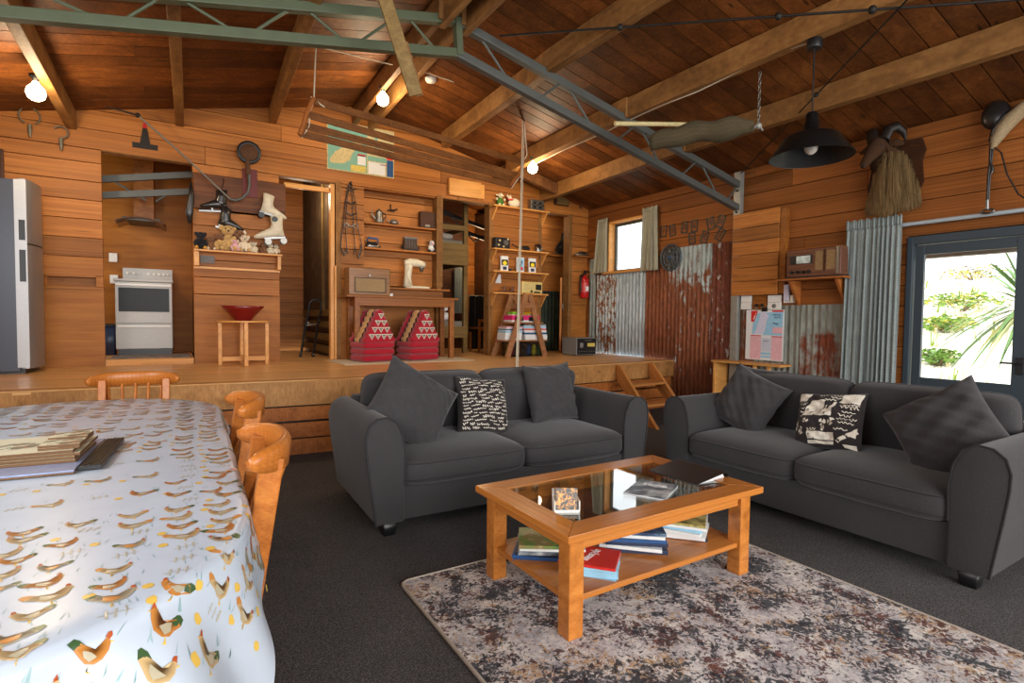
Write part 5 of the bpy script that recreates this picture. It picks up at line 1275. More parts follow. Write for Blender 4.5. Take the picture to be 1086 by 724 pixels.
# toasters
def toaster(px, lab, w, h, d, mt):
    t = thing('toaster', lab, 'toaster', onshelf(px, ZS2, YB+.08)); mb = MB(); mb.box(-w/2, w/2, -d/2, d/2, 0, .02); mb.build('base', M_BLACK, t, bevel=.005)
    for s in (-1, 1):
        mb = MB(); mb.prism([(-w/2+.01, .02), (w/2-.01, .02), (w/2-.03, h), (-w/2+.03, h)], .006, 0, TR(0, s*d*.32, 0, R(8*s))); mb.build('side_door', mt, t)
        mb = MB(); mb.ball((s*w/2*1.05, 0, .05), .018, 0, 8); mb.build('knob', M_BLACK, t)
    mb = MB()
    for k in range(9): mb.cyl((-w/2+.03+k*(w-.06)/8, -d*.36, .03), (-w/2+.03+k*(w-.06)/8, -d*.28, h), .004, None, 6)
    mb.box(-w/2+.02, w/2-.02, -.03, .03, h-.02, h+.005); mb.build('wire_cage', M_CHROME, t)
toaster(435, 'antique wire sided toaster in the middle of the middle recess shelf', .24, .19, .13, M_RUSTI)
t = thing('flat_iron', 'old blue enamelled iron at the left of the middle recess shelf', 'iron', onshelf(395.5, ZS2, YB+.08)); mb = MB(); mb.loft([((0, 0, 0), (.11, 0, 0), (0, .05, 0)), ((0, 0, .03), (.11, 0, 0), (0, .05, 0)), ((-.01, 0, .05), (.09, 0, 0), (0, .035, 0))], 20, 0, True, None, 2.4); mb.build('sole', M_CHROME, t); mb = MB(); mb.loft([((-.01, 0, .05), (.085, 0, 0), (0, .03, 0)), ((-.01, 0, .085), (.06, 0, 0), (0, .02, 0))], 16); mb.build('body', M_IRON, t); mb = MB(); mb.tube([(.07, 0, .08), (.07, 0, .13), (-.07, 0, .14), (-.08, 0, .085)], .014, 8); mb.build('handle', M_BLUE, t)
t = thing('cow_figurine', 'small black and white cow ornament at the right of the middle recess shelf', 'ornament', onshelf(457.5, ZS2, YB+.06)); mb = MB(); mb.ball((0, 0, .065), (.05, .045, .055), 0); mb.build('body', M_WHITE, t); mb = MB(); mb.ball((0, -.02, .135), (.038, .04, .04), 0); mb.ball((0, -.05, .122), (.026, .02, .02), 1); [mb.ball((k*.05, -.01, .145), (.02, .008, .012), 2, 8) for k in (-1, 1)]; [mb.ball((k*.02, -.052, .15), .006, 2, 6) for k in (-1, 1)]; mb.build('head', [M_WHITE, M_PINKP, M_BLACK], t); mb = MB(); [mb.ball((k*.045, -.03, .02), (.025, .035, .02), 0, 8) for k in (-1, 1)]; mb.ball((.03, -.03, .08), (.02, .02, .022), 0, 8); mb.build('patches', M_BLACK, t)
# mixer
t = thing('stand_mixer', 'vintage cream stand mixer on the deep lower recess shelf', 'mixer', onshelf(441, ZS3, YB-.04)); 
mb = MB(); mb.loft([((.03, 0, 0), (.19, 0, 0), (0, .09, 0)), ((.03, 0, .02), (.185, 0, 0), (0, .085, 0)), ((.03, 0, .032), (.16, 0, 0), (0, .07, 0))], 24, 0, True, None, 3); mb.build('base', M_CREAMP, t)
mb = MB(); mb.loft([((-.12, 0, .02), (.07, 0, 0), (0, .06, 0)), ((-.12, 0, .15), (.05, 0, 0), (0, .048, 0)), ((-.11, 0, .27), (.055, 0, 0), (0, .05, 0)), ((-.10, 0, .36), (.06, 0, 0), (0, .055, 0))], 16); mb.build('column', M_CREAMP, t)
mb = MB(); mb.loft([((-.17, 0, .36), (0, .045, 0), (0, 0, .045)), ((-.1, 0, .37), (0, .06, 0), (0, 0, .06)), ((.02, 0, .37), (0, .06, 0), (0, 0, .058)), ((.1, 0, .355), (0, .055, 0), (0, 0, .052)), ((.14, 0, .35), (0, .04, 0), (0, 0, .04))], 16); mb.build('head', M_CREAMP, t)
mb = MB(); mb.lathe([(.0, .24), (.02, .24), (.03, .27), (.045, .30), (.045, .32), (0, .32)], (.09, 0, 0), 16); mb.build('beater_socket', M_ALU, t); mb = MB(); mb.tube([(-.12, -.06, .3), (-.16, -.07, .2), (-.13, -.09, .1), (-.08, -.08, .03)], .007, 6); mb.build('cord', M_CREAMP, t)

# ---------------------------------------------------------------- console table, radio cabinet, triangular cushions
q0, q1 = PY(362, 312, 7.05), PY(487, 316.5, 7.05)
HT = (q0.z+q1.z)/2
t = thing('console_table', 'dark wooden console table under the recess shelves', 'table', (2.62, 7.25, PH+.006))
h = HT-PH-.006; xa, xb = PY(367, 313, 7.05).x-2.62, PY(486, 315, 7.05).x-2.62
mb = MB(); mb.box(xa-.0, xb, -.22, .235, h-.026, h); mb.build('tabletop', W_CONS, t, bevel=.004)
la, lb = PY(376, 350, 7.07).x-2.62, PY(479, 350, 7.07).x-2.62
for x in (la+.035, lb-.0):
    for y in (-.16, .17): mb = MB(); mb.cbox(x, y, (h-.026)/2, .068, .068, h-.026); mb.build('leg', W_CONS, t, bevel=.004)
for y in (-.17, .18): mb = MB(); mb.box(la+.06, lb-.03, y-.012, y+.012, h-.13, h-.026); mb.build('apron', W_CONS, t)
for x in (la+.035, lb): mb = MB(); mb.box(x-.012, x+.012, -.13, .14, h-.13, h-.026); mb.build('apron', W_CONS, t)
t = thing('valve_radio', 'large veneered radio cabinet with a cloth window on the console table', 'radio', (PY(392, 300, 7.12).x, 7.2, HT+.001)); 
ra, rb, rt = PY(370, 300, 7.09).x, PY(414, 300, 7.09).x, PY(392, 284, 7.09).z-HT; hw = (rb-ra)/2
t.location.x = (ra+rb)/2
mb = MB(); mb.box(-hw, hw, -.11, .12, 0, rt); mb.build('cabinet', W_RADIO, t, bevel=.012); mb = MB(); mb.box(-hw*.7, hw*.74, -.115, -.109, .05, rt*.62); f = mb.build('speaker_cloth', fabric('speaker_cloth', (150, 126, 92), 300, .3), t)
mb = MB()
for q in ((-hw*.74, hw*.78, .04, .05), (-hw*.74, hw*.78, rt*.62, rt*.62+.01), (-hw*.74, -hw*.7, .04, rt*.63), (hw*.74, hw*.78, .04, rt*.63)): mb.box(q[0], q[1], -.12, -.108, q[2], q[3])
mb.build('window_frame', W_DARK, t); mb = MB(); mb.cyl((-.01, -.11, rt*.72), (-.01, -.135, rt*.72), .014); mb.build('knob', M_ALU, t); mb = MB(); mb.box(-hw+.004, hw-.004, -.1105, -.109, rt-.1, rt-.096); mb.build('lid_seam', W_DARK, t)
p = PY(416, 312, 7.06); t = thing('small_card', 'tiny white card standing beside the radio cabinet', 'card', (p.x, 7.1, HT+.001)); mb = MB(); mb.box(-.02, .02, -.01, .01, 0, .035); mb.build('card', M_PAPER, t)
t = thing('floor_mat', 'flat pale cream mat under the console table', 'mat', (2.62, 6.95, PH+.001)); mb = MB(); a, b, c, d = PZ(345, 381.5, PH), PZ(365, 386.5, PH), PZ(502, 381, PH), PZ(481, 377, PH); vs = [(1.70, 6.52, 0), (3.48, 6.58, 0), (3.5, 7.38, 0), (1.68, 7.38, 0)]; vs = [V(v)-V((2.62, 6.95, 0)) for v in vs]; mb.add(vs+[v+V((0, 0, .005)) for v in vs], [(3, 2, 1, 0), (4, 5, 6, 7), (0, 1, 5, 4), (1, 2, 6, 5), (2, 3, 7, 6), (3, 0, 4, 7)]); mb.build('sheet', plain('cream_mat', (206, 194, 172), .8, 0, .2, .06, 8), t)
def roll(mb, x0, x1, y0, y1, z0, z1, m, n=7):
    pass
def thai(px, lab, y=6.8, rz=R(13)):
    c = PY(px, 370, y); t = thing('triangle_cushion', lab, 'cushion', (c.x, y, PH+.0065), rz, 'red triangular cushions under the console table')
    w, dp = .45, .42
    for k in range(3):
        M = TR(0, dp/2, .045+k*.082); mb = MB(); boxcush(mb, w, dp, .088, .12, M, 0); mb.build('mat_layer', M_RED, t)
    # wedge of stacked tubes: triangle seen from the front
    zb_, zt_ = .25, .66; n = 6
    fz = lambda f: zb_+(zt_-zb_)*f
    mb = MB(); secs = [(0, 0), (.10, 0), (.12, 2), (.2, 1), (.3, 1), (.32, 2), (.42, 0)]
    def section(d0, d1, m, sc):
        rings = []
        pts = []
        half = w/2*.98
        for i in range(n):     # right flank bumps going up
            pts.append((half*(1-i/n), fz(i/n))); pts.append((half*(1-(i+.5)/n)+.022, fz((i+.5)/n)+.01))
        pts.append((0, zt_+.012))
        L = [(-x, z) for x, z in pts[:-1]][::-1]
        return pts+L
    pl = section(0, 0, 0, 1)
    for d0, d1, mt, nm, s_ in ((.0, .13, M_RED, 'front_panel', 1.0), (.13, .17, M_NAVY, 'dark_band', .98), (.17, .29, M_TAN, 'tan_band', 1.0), (.29, .33, M_NAVY, 'dark_band', .98), (.33, dp, M_RED, 'rear_panel', 1.0)):
        mb = MB(); P = [(x*s_, zb_+(z-zb_)*s_) for x, z in pl]; vs = []; N = len(P); ds = [d0, d0+.012, d1-.012, d1]; ks = [.95, 1, 1, .95]
        for dd, kk in zip(ds, ks): vs += [(x*kk, dd, zb_+(z-zb_)*kk+ (1-kk)*.1) for x, z in P]
        mb.add(vs, [tuple(range(N))[::1], tuple(range(4*N-1, 3*N-1, -1))], 0, False); mb.add(vs, [(a*N+i, (a+1)*N+i, (a+1)*N+(i+1) % N, a*N+(i+1) % N) for a in range(3) for i in range(N)], 0, True)
        o = mb.build(nm, mt, t)
        if nm == 'front_panel': fp = o
    mb = MB(); s = .068
    for r_ in range(4):
        for k in range(r_+1):
            x = (k-r_/2)*.088; z = fz(.83)-r_*.088
            def tri(c, sz, m, y): 
                mb.add([(x-sz, y, z+sz*.62), (x, y, z-sz*.9), (x+sz, y, z+sz*.62)], [(0, 1, 2)], m)
            tri(0, .047, 0, -.004); tri(0, .026, 1, -.006); tri(0, .011, 0, -.008)
    mb.build('star_pattern', [M_CREAM, M_BLACK], fp)
thai(404, 'red triangular cushion with white triangles under the console table, nearer the radio'); thai(452.5, 'red triangular cushion with white triangles under the console table, nearer the bunk room')
# ---------------------------------------------------------------- corridor and bunk room things
p = PZ(322, 352, PH+.02)
t = thing('folding_trolley', 'black folded hand trolley with chrome joints leaning on the corridor rails', 'trolley', (1.66, 8.3, PH+.001))
mb = MB()
for x in (-.05, .12): mb.tube([(x-.12, -.2, .0), (x-.03, -.05, .42), (x+.03, .03, .62), (x+.05, .04, .78)], .016, 8)
mb.tube([(-.0, .04, .78), (.05, .04, .82), (.12, .04, .82), (.17, .04, .78)], .014, 8); mb.build('frame', M_BLACK, t)
for x in (-.17, .0): mb = MB(); mb.cyl((x-.015, -.2, .03), (x+.015, -.2, .03), .03, None, 12); mb.build('wheel', M_BLACK, t)
mb = MB(); mb.tube([(-.06, -.02, .45), (.12, -.02, .47)], .012, 8); mb.ball((.13, .0, .52), .025); mb.ball((-.03, -.03, .48), .025); mb.build('clamp', M_CHROME, t)
t = thing('corridor_curtain', 'pale curtain beside the corridor window', 'curtain', (1.26, 9.0, 1.3)); mb = MB(); mb.grid(lambda u, v: (1.15+u*.18, 9.2+.02*math.sin(u*18), 1.25+v*1.2), 24, 1); mb.build('cloth', M_TANP, t, True)
# bunk
def bx(px, Y): return PY(px, 300, Y).x
def bz(py, Y, px=480): return PY(px, py, Y).z
Yk = 8.2
t = thing('bunk_bed', 'olive stained bunk bed seen through the bunk room opening', 'bunk bed', (3.6, 8.7, PH))
xl, xr_ = 3.34, bx(493, Yk)
for x, y in ((xr_, Yk), (xr_, 9.4), (xl+.04, 9.4)): mb = MB(); mb.cbox(x, y, (PH+bz(210, Yk))/2, .07, .07, bz(210, Yk)-PH); mb.build('post', W_BUNK, t, True, .004)
for a, b, nm in ((258, 281, 'side_board'), (238.5, 244, 'guard_rail'), (346, 358, 'side_board')):
    mb = MB(); mb.box(xl, xr_+(.04 if nm != 'guard_rail' else 0), Yk-.045, Yk-.005, bz(b, Yk), bz(a, Yk)); mb.build(nm, W_BUNK, t, True, .004)
    mb = MB(); mb.box(xr_-.02, xr_+.02, Yk, 9.4, bz(b, Yk), bz(a, Yk)); mb.build('end_board', W_BUNK, t, True, .004)
for a, nm in ((258, 'upper'), (344, 'lower')):
    mb = MB(); mb.box(xl, xr_-.03, Yk+.02, 9.38, bz(a, Yk)-.06, bz(a, Yk)+.06); mb.build('mattress', plain(nm+'_mattress', (126, 120, 108), .9, 0, .1, .1), t, True, .02)
def bed_pillow(c, s, rz, lab, mt):
    t = thing('bed_pillow', lab, 'pillow', c, rz, 'pillows on the bunks'); mb = MB(); boxcush(mb, s[0], s[1], s[2], .7, TR(0, 0, s[2]/2+.02)); mb.build('case', mt, t)
bed_pillow((3.68, 8.45, bz(258, Yk)+.06), (.55, .34, .09), 0, 'grey pillow and folded blanket on the upper bunk', plain('grey_cotton', (150, 146, 140), .9, 0, .1, .2, 9))
bed_pillow((3.66, 8.45, bz(344, Yk)+.06), (.52, .36, .11), 0, 'white pillow on the lower bunk, underneath another', M_PAPER); bed_pillow((3.63, 8.47, bz(344, Yk)+.2), (.5, .34, .1), R(6), 'uppermost white pillow on the lower bunk', M_PAPER)
t = thing('bunkroom_curtain', 'grey striped curtain hanging at the end of the bunk', 'curtain', (bx(486, 9.5), 9.5, bz(330, 9.5))); mb = MB(); a, b = bx(482, 9.5), bx(490, 9.5); mb.grid(lambda u, v: (a+(b-a)*u, 9.5+.02*math.sin(u*25), bz(332, 9.5)+(bz(283, 9.5)-bz(332, 9.5))*v), 30, 1); mb.build('cloth', M_CURT, t, True)
t = thing('dark_coat', 'black coats hanging in the bunk room behind the small wooden chair', 'coat', (bx(507, 9.2), 9.2, PH+.3)); a, b = bx(497, 9.2), bx(517, 9.2)
mb = MB(); mb.grid(lambda u, v: (a+(b-a)*u, 9.2-.06*abs(math.sin(u*9))-.03*v, bz(372, 9.2)+(bz(313, 9.2)-bz(372, 9.2))*v), 30, 4); mb.build('coat_body', M_TOYK, t, True); mb = MB(); mb.cyl((a-.05, 9.16, bz(313, 9.2)), (b+.05, 9.16, bz(313, 9.2)), .015); mb.build('rail', M_LEAD, t, True)
Yc = 8.4; c = PZ(511, 375, PH); 
t = thing('bunkroom_chair', 'small plain wooden chair just inside the bunk room', 'chair', (bx(513, Yc), Yc, PH)); zt = bz(338, Yc)-PH
for x in (-.17, .17): 
    for y, hh in ((-.17, zt), (.17, zt*.6)): mb = MB(); mb.cbox(x, y, hh/2, .035, .035, hh); mb.build('leg', W_CONS, t)
mb = MB(); mb.box(-.19, .19, -.19, .19, .40, .425); mb.build('seat', W_CONS, t); mb = MB(); mb.box(-.18, .18, -.18, -.16, zt-.05, zt); mb.box(-.18, .18, -.18, -.16, zt-.2, zt-.17); mb.build('backrest', W_CONS, t)
t = thing('steel_truss', 'dark steel truss crossing the bunk room above the bunk', 'truss', (4, 8.6, 2.8))
a, b = PY(466, 222, 8.6), PY(519, 246, 8.6); 
for dz in (0, -.2): mb = MB(); mb.bar((a.x-.05, 8.7, a.z+dz+.02), (b.x+.05, 8.5, b.z+dz), .05, .06); mb.build('chord', M_IRON, t, True)
mb = MB(); mb.cyl((a.x+.2, 8.65, a.z-.05), (b.x-.3, 8.6, b.z-.2), .012); mb.cyl((b.x-.3, 8.6, b.z-.2), (b.x, 8.5, b.z), .012); mb.build('web_rod', M_STEELB, t, True)
# store room
Ys = 8.02; zz = PY(593, 271, Ys).z
t = thing('store_shelf', 'high shelf in the small right-hand room', 'shelf', (5.6, Ys, zz)); mb = MB(); mb.box(5.3, 6.18, Ys-.1, Ys+.08, zz-.03, zz); mb.build('board', W_CONS, t, True)
q = PY(594, 271, Ys)
t = thing('carved_figure', 'dark carved figure group standing on the shelf of the small right-hand room', 'statue', (q.x, Ys, zz+.001)); mb = MB()
mb.box(-.14, .14, -.06, .06, 0, .03); mb.build('base', M_ALU, t); mb = MB(); mb.loft([((.04, 0, .03), (.08, 0, 0), (0, .05, 0)), ((.03, 0, .2), (.06, 0, 0), (0, .045, 0)), ((.05, 0, .3), (.03, 0, 0), (0, .025, 0)), ((.06, 0, .34), (.04, 0, 0), (0, .04, 0)), ((.05, 0, .42), (.015, 0, 0), (0, .015, 0))], 12); mb.tube([(.05, 0, .26), (-.05, -.02, .2), (-.12, -.02, .08)], [.03, .025, .02], 8); mb.tube([(.03, 0, .1), (-.06, -.02, .12), (-.08, -.02, .03)], [.04, .03, .02], 8); mb.build('figure', M_IRON, t)

# ---------------------------------------------------------------- shelf pillar
def pshelf(py0, py1, lab, w=(4.19, 5.24), d=.17, br=True):
    zz = PY(548, (py0+py1)/2, YB-d).z; t = thing('wall_shelf', lab, 'shelf', (4.7, YB, zz), 0, 'bracketed shelves on the pillar')
    mb = MB(); mb.box(w[0], w[1], YB-d, YB-.001, zz-.022, zz); mb.build('board', W_PINE, t, True, .002)
    for x in (w[0]+.06, w[1]-.04):
        mb = MB(); mb.prism([(0, 0), (-d+.015, 0), (0, -.19)][::-1], .022, 0, Matrix.Translation((x+.011, YB-.001, zz-.0225)) @ rotm(0, 0, R(90))); mb.build('bracket', W_PINE, t, True)
    return zz
PS0 = pshelf(215, 224, 'highest bracketed shelf on the pillar, holding plush sheep'); PS1 = pshelf(262, 267, 'second bracketed shelf on the pillar, holding a pewter mug'); PS2 = pshelf(286, 289.5, 'third bracketed shelf on the pillar, holding three cards'); PS3 = pshelf(309.5, 311.5, 'lowest bracketed shelf on the pillar, holding a cream radio')
def onp(px, zz, y=YB-.09): d = _ray(px, 250); k = y/d.y; return V((d.x*k, y, zz+.001))
for px, mt, hd, lab in ((530, M_LIME, M_TOYW, 'plush sheep in a green dress on the highest pillar shelf'), (543.5, M_TOYW, M_TOYW, 'round cream plush hen with a red scarf on the highest pillar shelf')):
    t = thing('soft_toy', lab, 'soft toy', onp(px, PS0)); s = .24
    if px < 540:
        mb = MB(); mb.loft([((0, 0, 0), (.07, 0, 0), (0, .06, 0)), ((0, 0, .09), (.05, 0, 0), (0, .045, 0)), ((0, 0, .13), (.025, 0, 0), (0, .025, 0))], 14); mb.build('dress', plain('green_plush', (74, 112, 52), .95, 0, .1, .3, 60), t); mb = MB(); mb.ball((0, -.01, .16), (.04, .04, .04), 0); mb.ball((0, -.045, .15), (.025, .025, .02)); [mb.ball((k*.05, 0, .165), (.025, .01, .012), 0, 8) for k in (-1, 1)]; [mb.ball((k*.07, -.02, .1), .02, 0, 8) for k in (-1, 1)]; [mb.ball((k*.035, -.05, .01), .02, 0, 8) for k in (-1, 1)]; mb.build('head', hd, t)
    else:
        mb = MB(); mb.ball((.02, 0, .075), (.105, .075, .075)); mb.build('body', mt, t); mb = MB(); mb.ball((-.07, -.02, .14), (.035, .035, .04)); [mb.ball((-.08+k*.025, -.01, .175), (.01, .008, .025), 0, 8) for k in (-1, 1)]; mb.build('head', mt, t); mb = MB(); mb.tube([V((-.06+.04*math.cos(a), -.02+.04*math.sin(a), .11)) for a in [2*PI*k/14 for k in range(14)]], .012, 6, 0, True); mb.build('scarf', M_REDC, t)
t = thing('engine_block', 'small grey metal engine part with four square holes on the highest pillar shelf', 'engine part', onp(568, PS0)); mb = MB(); mb.box(-.125, .125, -.05, .05, 0, .17); mb.build('block', M_ALU, t, bevel=.006); mb = MB()
for x in (-.06, .05):
    for z in (.05, .115): mb.box(x-.022, x+.022, -.056, -.049, z-.02, z+.02)
mb.build('port', M_BLACK, t); mb = MB(); [mb.cyl((x, -.05, .085), (x, -.062, .085), .012) for x in (-.105, 0, .1)]; mb.build('bolt', M_IRON, t)
t = thing('box_camera', 'old black box camera with round lenses on the second pillar shelf', 'camera', onp(531.5, PS1)); mb = MB(); mb.box(-.13, .13, -.06, .06, 0, .17); mb.build('case', M_BLACKR, t, bevel=.006); mb = MB(); mb.cyl((.05, -.06, .09), (.05, -.075, .09), .042, None, 20); mb.build('lens', M_ALU, t); mb = MB(); [mb.cyl((x, -.06, z), (x, -.068, z), .016) for x, z in ((-.06, .12), (-.08, .05), (.09, .15), (.01, .03))]; mb.build('viewfinder', M_TANP, t)
t = thing('hand_drill', 'rusty hand tool lying on the second pillar shelf', 'tool', onp(551, PS1)); mb = MB(); mb.tube([(-.14, 0, .09), (-.04, 0, .05), (.1, 0, .03), (.2, 0, .025)], [.012, .012, .014, .01], 8); mb.build('shaft', M_RUSTI, t); mb = MB(); mb.ball((.13, 0, .045), (.07, .03, .04)); mb.tube([(.0, 0, .03), (.06, -.02, .07), (.12, -.02, .03)], .012, 8); mb.build('head', M_IRON, t)
t = thing('mug', 'shiny pewter mug at the right end of the second pillar shelf', 'mug', onp(570.5, PS1)); mb = MB(); mb.lathe([(0, 0), (.052, 0), (.055, .01), (.05, .125), (.046, .125), (.046, .012), (0, .012)], n=28); mb.build('cup', M_CHROME, t); mb = MB(); mb.tube([(.05, 0, .1), (.085, 0, .1), (.09, 0, .05), (.052, 0, .03)], .007, 8); mb.build('handle', M_CHROME, t)
def card(px, lab, base, kind):
    t = thing('tin_card', lab, 'card', onp(px, PS2), 0, 'upright cards on the third pillar shelf'); mb = MB(); mb.box(-.065, .065, -.02, .02, 0, .235); mb.build('box', M_PAPER, t, bevel=.002)
    mb = MB()
    if kind == 0: mb.box(-.058, .058, -.0215, -.02, .09, .18); mb.build('picture', M_BLACK, t); mb = MB(); mb.ball((.0, -.021, .125), (.04, .002, .035)); mb.build('emblem', M_YELC, t); mb = MB(); mb.box(-.035, .035, -.0215, -.02, .02, .07); mb.build('panel', M_DBLUE, t)
    else: mb.box(-.06, .06, -.0215, -.02, .02, .22); mb.build('picture', M_LBLUE, t); mb = MB(); mb.prism([(-.03, .05), (.0, .05), (.03, .17), (.0, .2), (-.02, .13)], .001, 0, TR(0, -.0225, 0)); mb.build('figure', M_BLUE, t); mb = MB(); mb.box(.0, .04, -.023, -.0215, .03, .08); mb.build('badge', M_REDC, t)
card(535, 'black and white boxed card with a gold emblem, left of the three', 0, 0); card(552, 'pale blue boxed card with a blue figure, in the middle of the three', 0, 1); card(564.5, 'black and white boxed card with a gold emblem, right of the three', 0, 0)
t = thing('dark_pebble', 'little black object beside the left boxed card', 'ornament', onp(541.5, PS2)); mb = MB(); mb.ball((0, 0, .025), (.03, .025, .025)); mb.build('body', M_BLACK, t)
p = PY(528, 296, YB-.012); t = thing('paper_note', 'white paper tag hanging under the third pillar shelf', 'note', p); mb = MB(); mb.prism([(-.05, -.06), (.06, -.06), (.05, .08), (.02, .08)], .004); mb.build('sheet', M_PAPER, t)
t = thing('leather_shoes', 'pair of small worn brown leather shoes on the lowest pillar shelf', 'shoes', onp(540, PS3)); 
for k, x in enumerate((-.07, .07)):
    mb = MB(); boot(mb, TR(x, 0, 0, 0, 0, R(200)) @ Matrix.Diagonal((.62, .8, .42, 1)), 1); mb.build('shoe', W_DARK if False else plain('brown_leather_%d' % k, (104, 70, 48), .6, 0, .3, .2, 30), t)
t = thing('cream_radio', 'cream bakelite radio with dark dials on the lowest pillar shelf', 'radio', onp(563, PS3)); mb = MB(); mb.box(-.2, .2, -.07, .07, 0, .19); mb.build('cabinet', plain('cream_bakelite', (206, 182, 112), .35, 0, .5, .06), t, bevel=.018); mb = MB(); [mb.box(-.17+k*.036, -.155+k*.036, -.074, -.069, .05, .16) for k in range(6)]; mb.build('grille', M_TANP, t); mb = MB(); mb.box(.06, .17, -.074, -.069, .06, .15); mb.box(-.04, .0, -.074, -.069, .02, .05); mb.box(.03, .15, -.073, -.069, .01, .035); mb.build('dial', M_IRON, t)

# ---------------------------------------------------------------- step ladder with games
z0 = PH+.001
def gp(px, py): return PZ(px, py, PH)
L0, L1, L2, L3 = V((4.13, 7.05, 0)), V((5.02, 7.02, 0)), V((4.32, 7.38, 0)), V((5.28, 7.36, 0))
fl, fr_b = gp(538, 378), gp(578, 376); yF = 6.93; xF0, xF1 = PY(538, 378, yF).x, PY(578, 376, yF).x; ap = PY(560, 312, yF)
yR = 7.28; xR0 = PY(523, 375, yR).x; apR = PY(545.5, 313, yR); xR1 = xR0+(xF1-xF0)
t = thing('step_ladder', 'weathered wooden A frame ladder used as a shelf against the pillar', 'ladder', ((xF0+xF1)/2, (yF+yR)/2, z0))
for y, x0, x1, a in ((yF, xF0, xF1, ap), (yR, xR0, xR1, V((xR0+(ap.x-xF0), yR, ap.z)))):
    for x in (x0, x1): mb = MB(); s = 1 if x == x1 else -1; mb.bar((x, y, PH), (a.x+s*.03, y, a.z), .085, .03, 0, (0, 1, 0)); mb.build('side_rail', W_STEP, t, True, .003)
    mb = MB(); c = .82; xa, xb = x0+(a.x-x0)*c, x1+(a.x-x1)*c; mb.box(min(xa, xb)-.06, max(xa, xb)+.06, y-.02, y+.02, PH+(a.z-PH)*c-.04, PH+(a.z-PH)*c+.04); mb.build('cross_piece', W_STEP, t, True)
def lv(py): return PY(558, py, 7.1).z
LX = (xF0+xF1)/2+.05
zA, zB = lv(341.5), lv(360)
for zz, hw in ((zA, .30), (zB, .38)):
    mb = MB(); mb.box(LX-hw-.05, LX+hw-.02, yF+.03, yR-.03, zz-.02, zz); mb.build('shelf_plank', W_STEP, t, True, .002)
def game(cx, cy, zz, w, d, h, mt, lab, cat='board game', name='board_game', mark=None, rz=0, grp='games stacked on the ladder'):
    t = thing(name, lab, cat, (cx, cy, zz), rz, grp); mb = MB(); mb.box(-w/2, w/2, -d/2, d/2, h*.3, h); mb.build('lid', mt, t, bevel=.002); mb = MB(); mb.box(-w/2+.004, w/2-.004, -d/2+.004, d/2-.004, 0, h*.3); mb.build('tray', M_PAPER, t)
    if mark: mb = MB(); [mb.box(a*w, b*w, -d/2-.002, -d/2, h*.15, h*.8) for a, b in ((-.4, -.1), (.1, .4))]; mb.build('panel', mark, t)
    return zz+h+.0008
gy = (yF+yR)/2+.01
z = game(LX-.03, gy, zA+.001, .5, .26, .10, M_PINK, 'pink and black case on the upper plank of the ladder', 'game case', 'game_case', M_BLACK)
game(LX-.14, gy, z, .2, .16, .055, M_LIME, 'lime green game box lying on the pink case, left', mark=None); game(LX+.12, gy, z, .14, .16, .05, M_YELC, 'yellow card box lying on the pink case, right')
z = zB+.001
for i, (h, mt, lab) in enumerate(((.05, M_PAPER, 'white game box at the bottom of the left pile on the ladder'), (.045, M_PAPER, 'second white game box of the left pile on the ladder'), (.04, M_LBLUE, 'pale blue game box of the left pile on the ladder'), (.03, C_MAP, 'dark patterned game box of the left pile on the ladder'), (.035, M_PINKP, 'pink and white game box on top of the left pile on the ladder'))): z = game(LX-.25+.005*i, gy, z, .30, .24, h, mt, lab, mark=None)
z = zB+.001
for i, (h, mt, lab) in enumerate(((.07, M_PAPER, 'thick white game box at the bottom of the right pile on the ladder'), (.04, M_BLUE, 'blue game box of the right pile on the ladder'), (.03, M_PAPER, 'thin white game box of the right pile on the ladder'), (.03, M_REDC, 'thin red game box of the right pile on the ladder'), (.035, M_LBLUE, 'pale blue game box of the right pile on the ladder'), (.03, C_GREY, 'grey game box on top of the right pile on the ladder'))): z = game(LX+.17-.006*i, gy, z, .42, .24, h, mt, lab)
t = thing('toy_tub', 'clear plastic tub of toys under the ladder planks', 'tub', (LX, gy, PH+.001)); 
tub = glassmat('clear_plastic', 1.6, (.66, .7, .74), .2)
mb = MB(); H_t = zB-.04-PH
for q in ((-.3, .3, -.135, -.13), (-.3, .3, .13, .135), (-.3, -.295, -.13, .13), (.295, .3, -.13, .13)): mb.box(*q, 0, .22)
mb.box(-.3, .3, -.135, .135, 0, .004); mb.build('tub_wall', tub, t); mb = MB(); mb.box(-.31, .31, -.145, .145, .22, .232); mb.build('rim', tub, t)
for i in range(12):
    x, y = LX-.24+.5*(i % 6)/5, gy-.06+.12*(i//6); mt, cn = [(M_RED, 'red'), (M_GREEN, 'green'), (M_YELC, 'yellow'), (M_BLUE, 'blue'), (M_BLACK, 'black'), (M_ORANGE, 'orange')][(i*5+i//6*2) % 6]
    t2 = thing('plastic_toy', '%s plastic toy in the clear tub, %s row, %s' % (cn, ['front', 'back'][i//6], ['first', 'second', 'third', 'fourth', 'fifth', 'last'][i % 6]+' from the left'), 'toy', (x, y, PH+.007), 0, 'toys in the clear tub'); mb = MB(); mb.ball((0, 0, .06), (.045, .05, .06), 0, 8); mb.ball((.01, -.0, .13), (.035, .03, .05), 0, 8); mb.build('body', mt, t2)

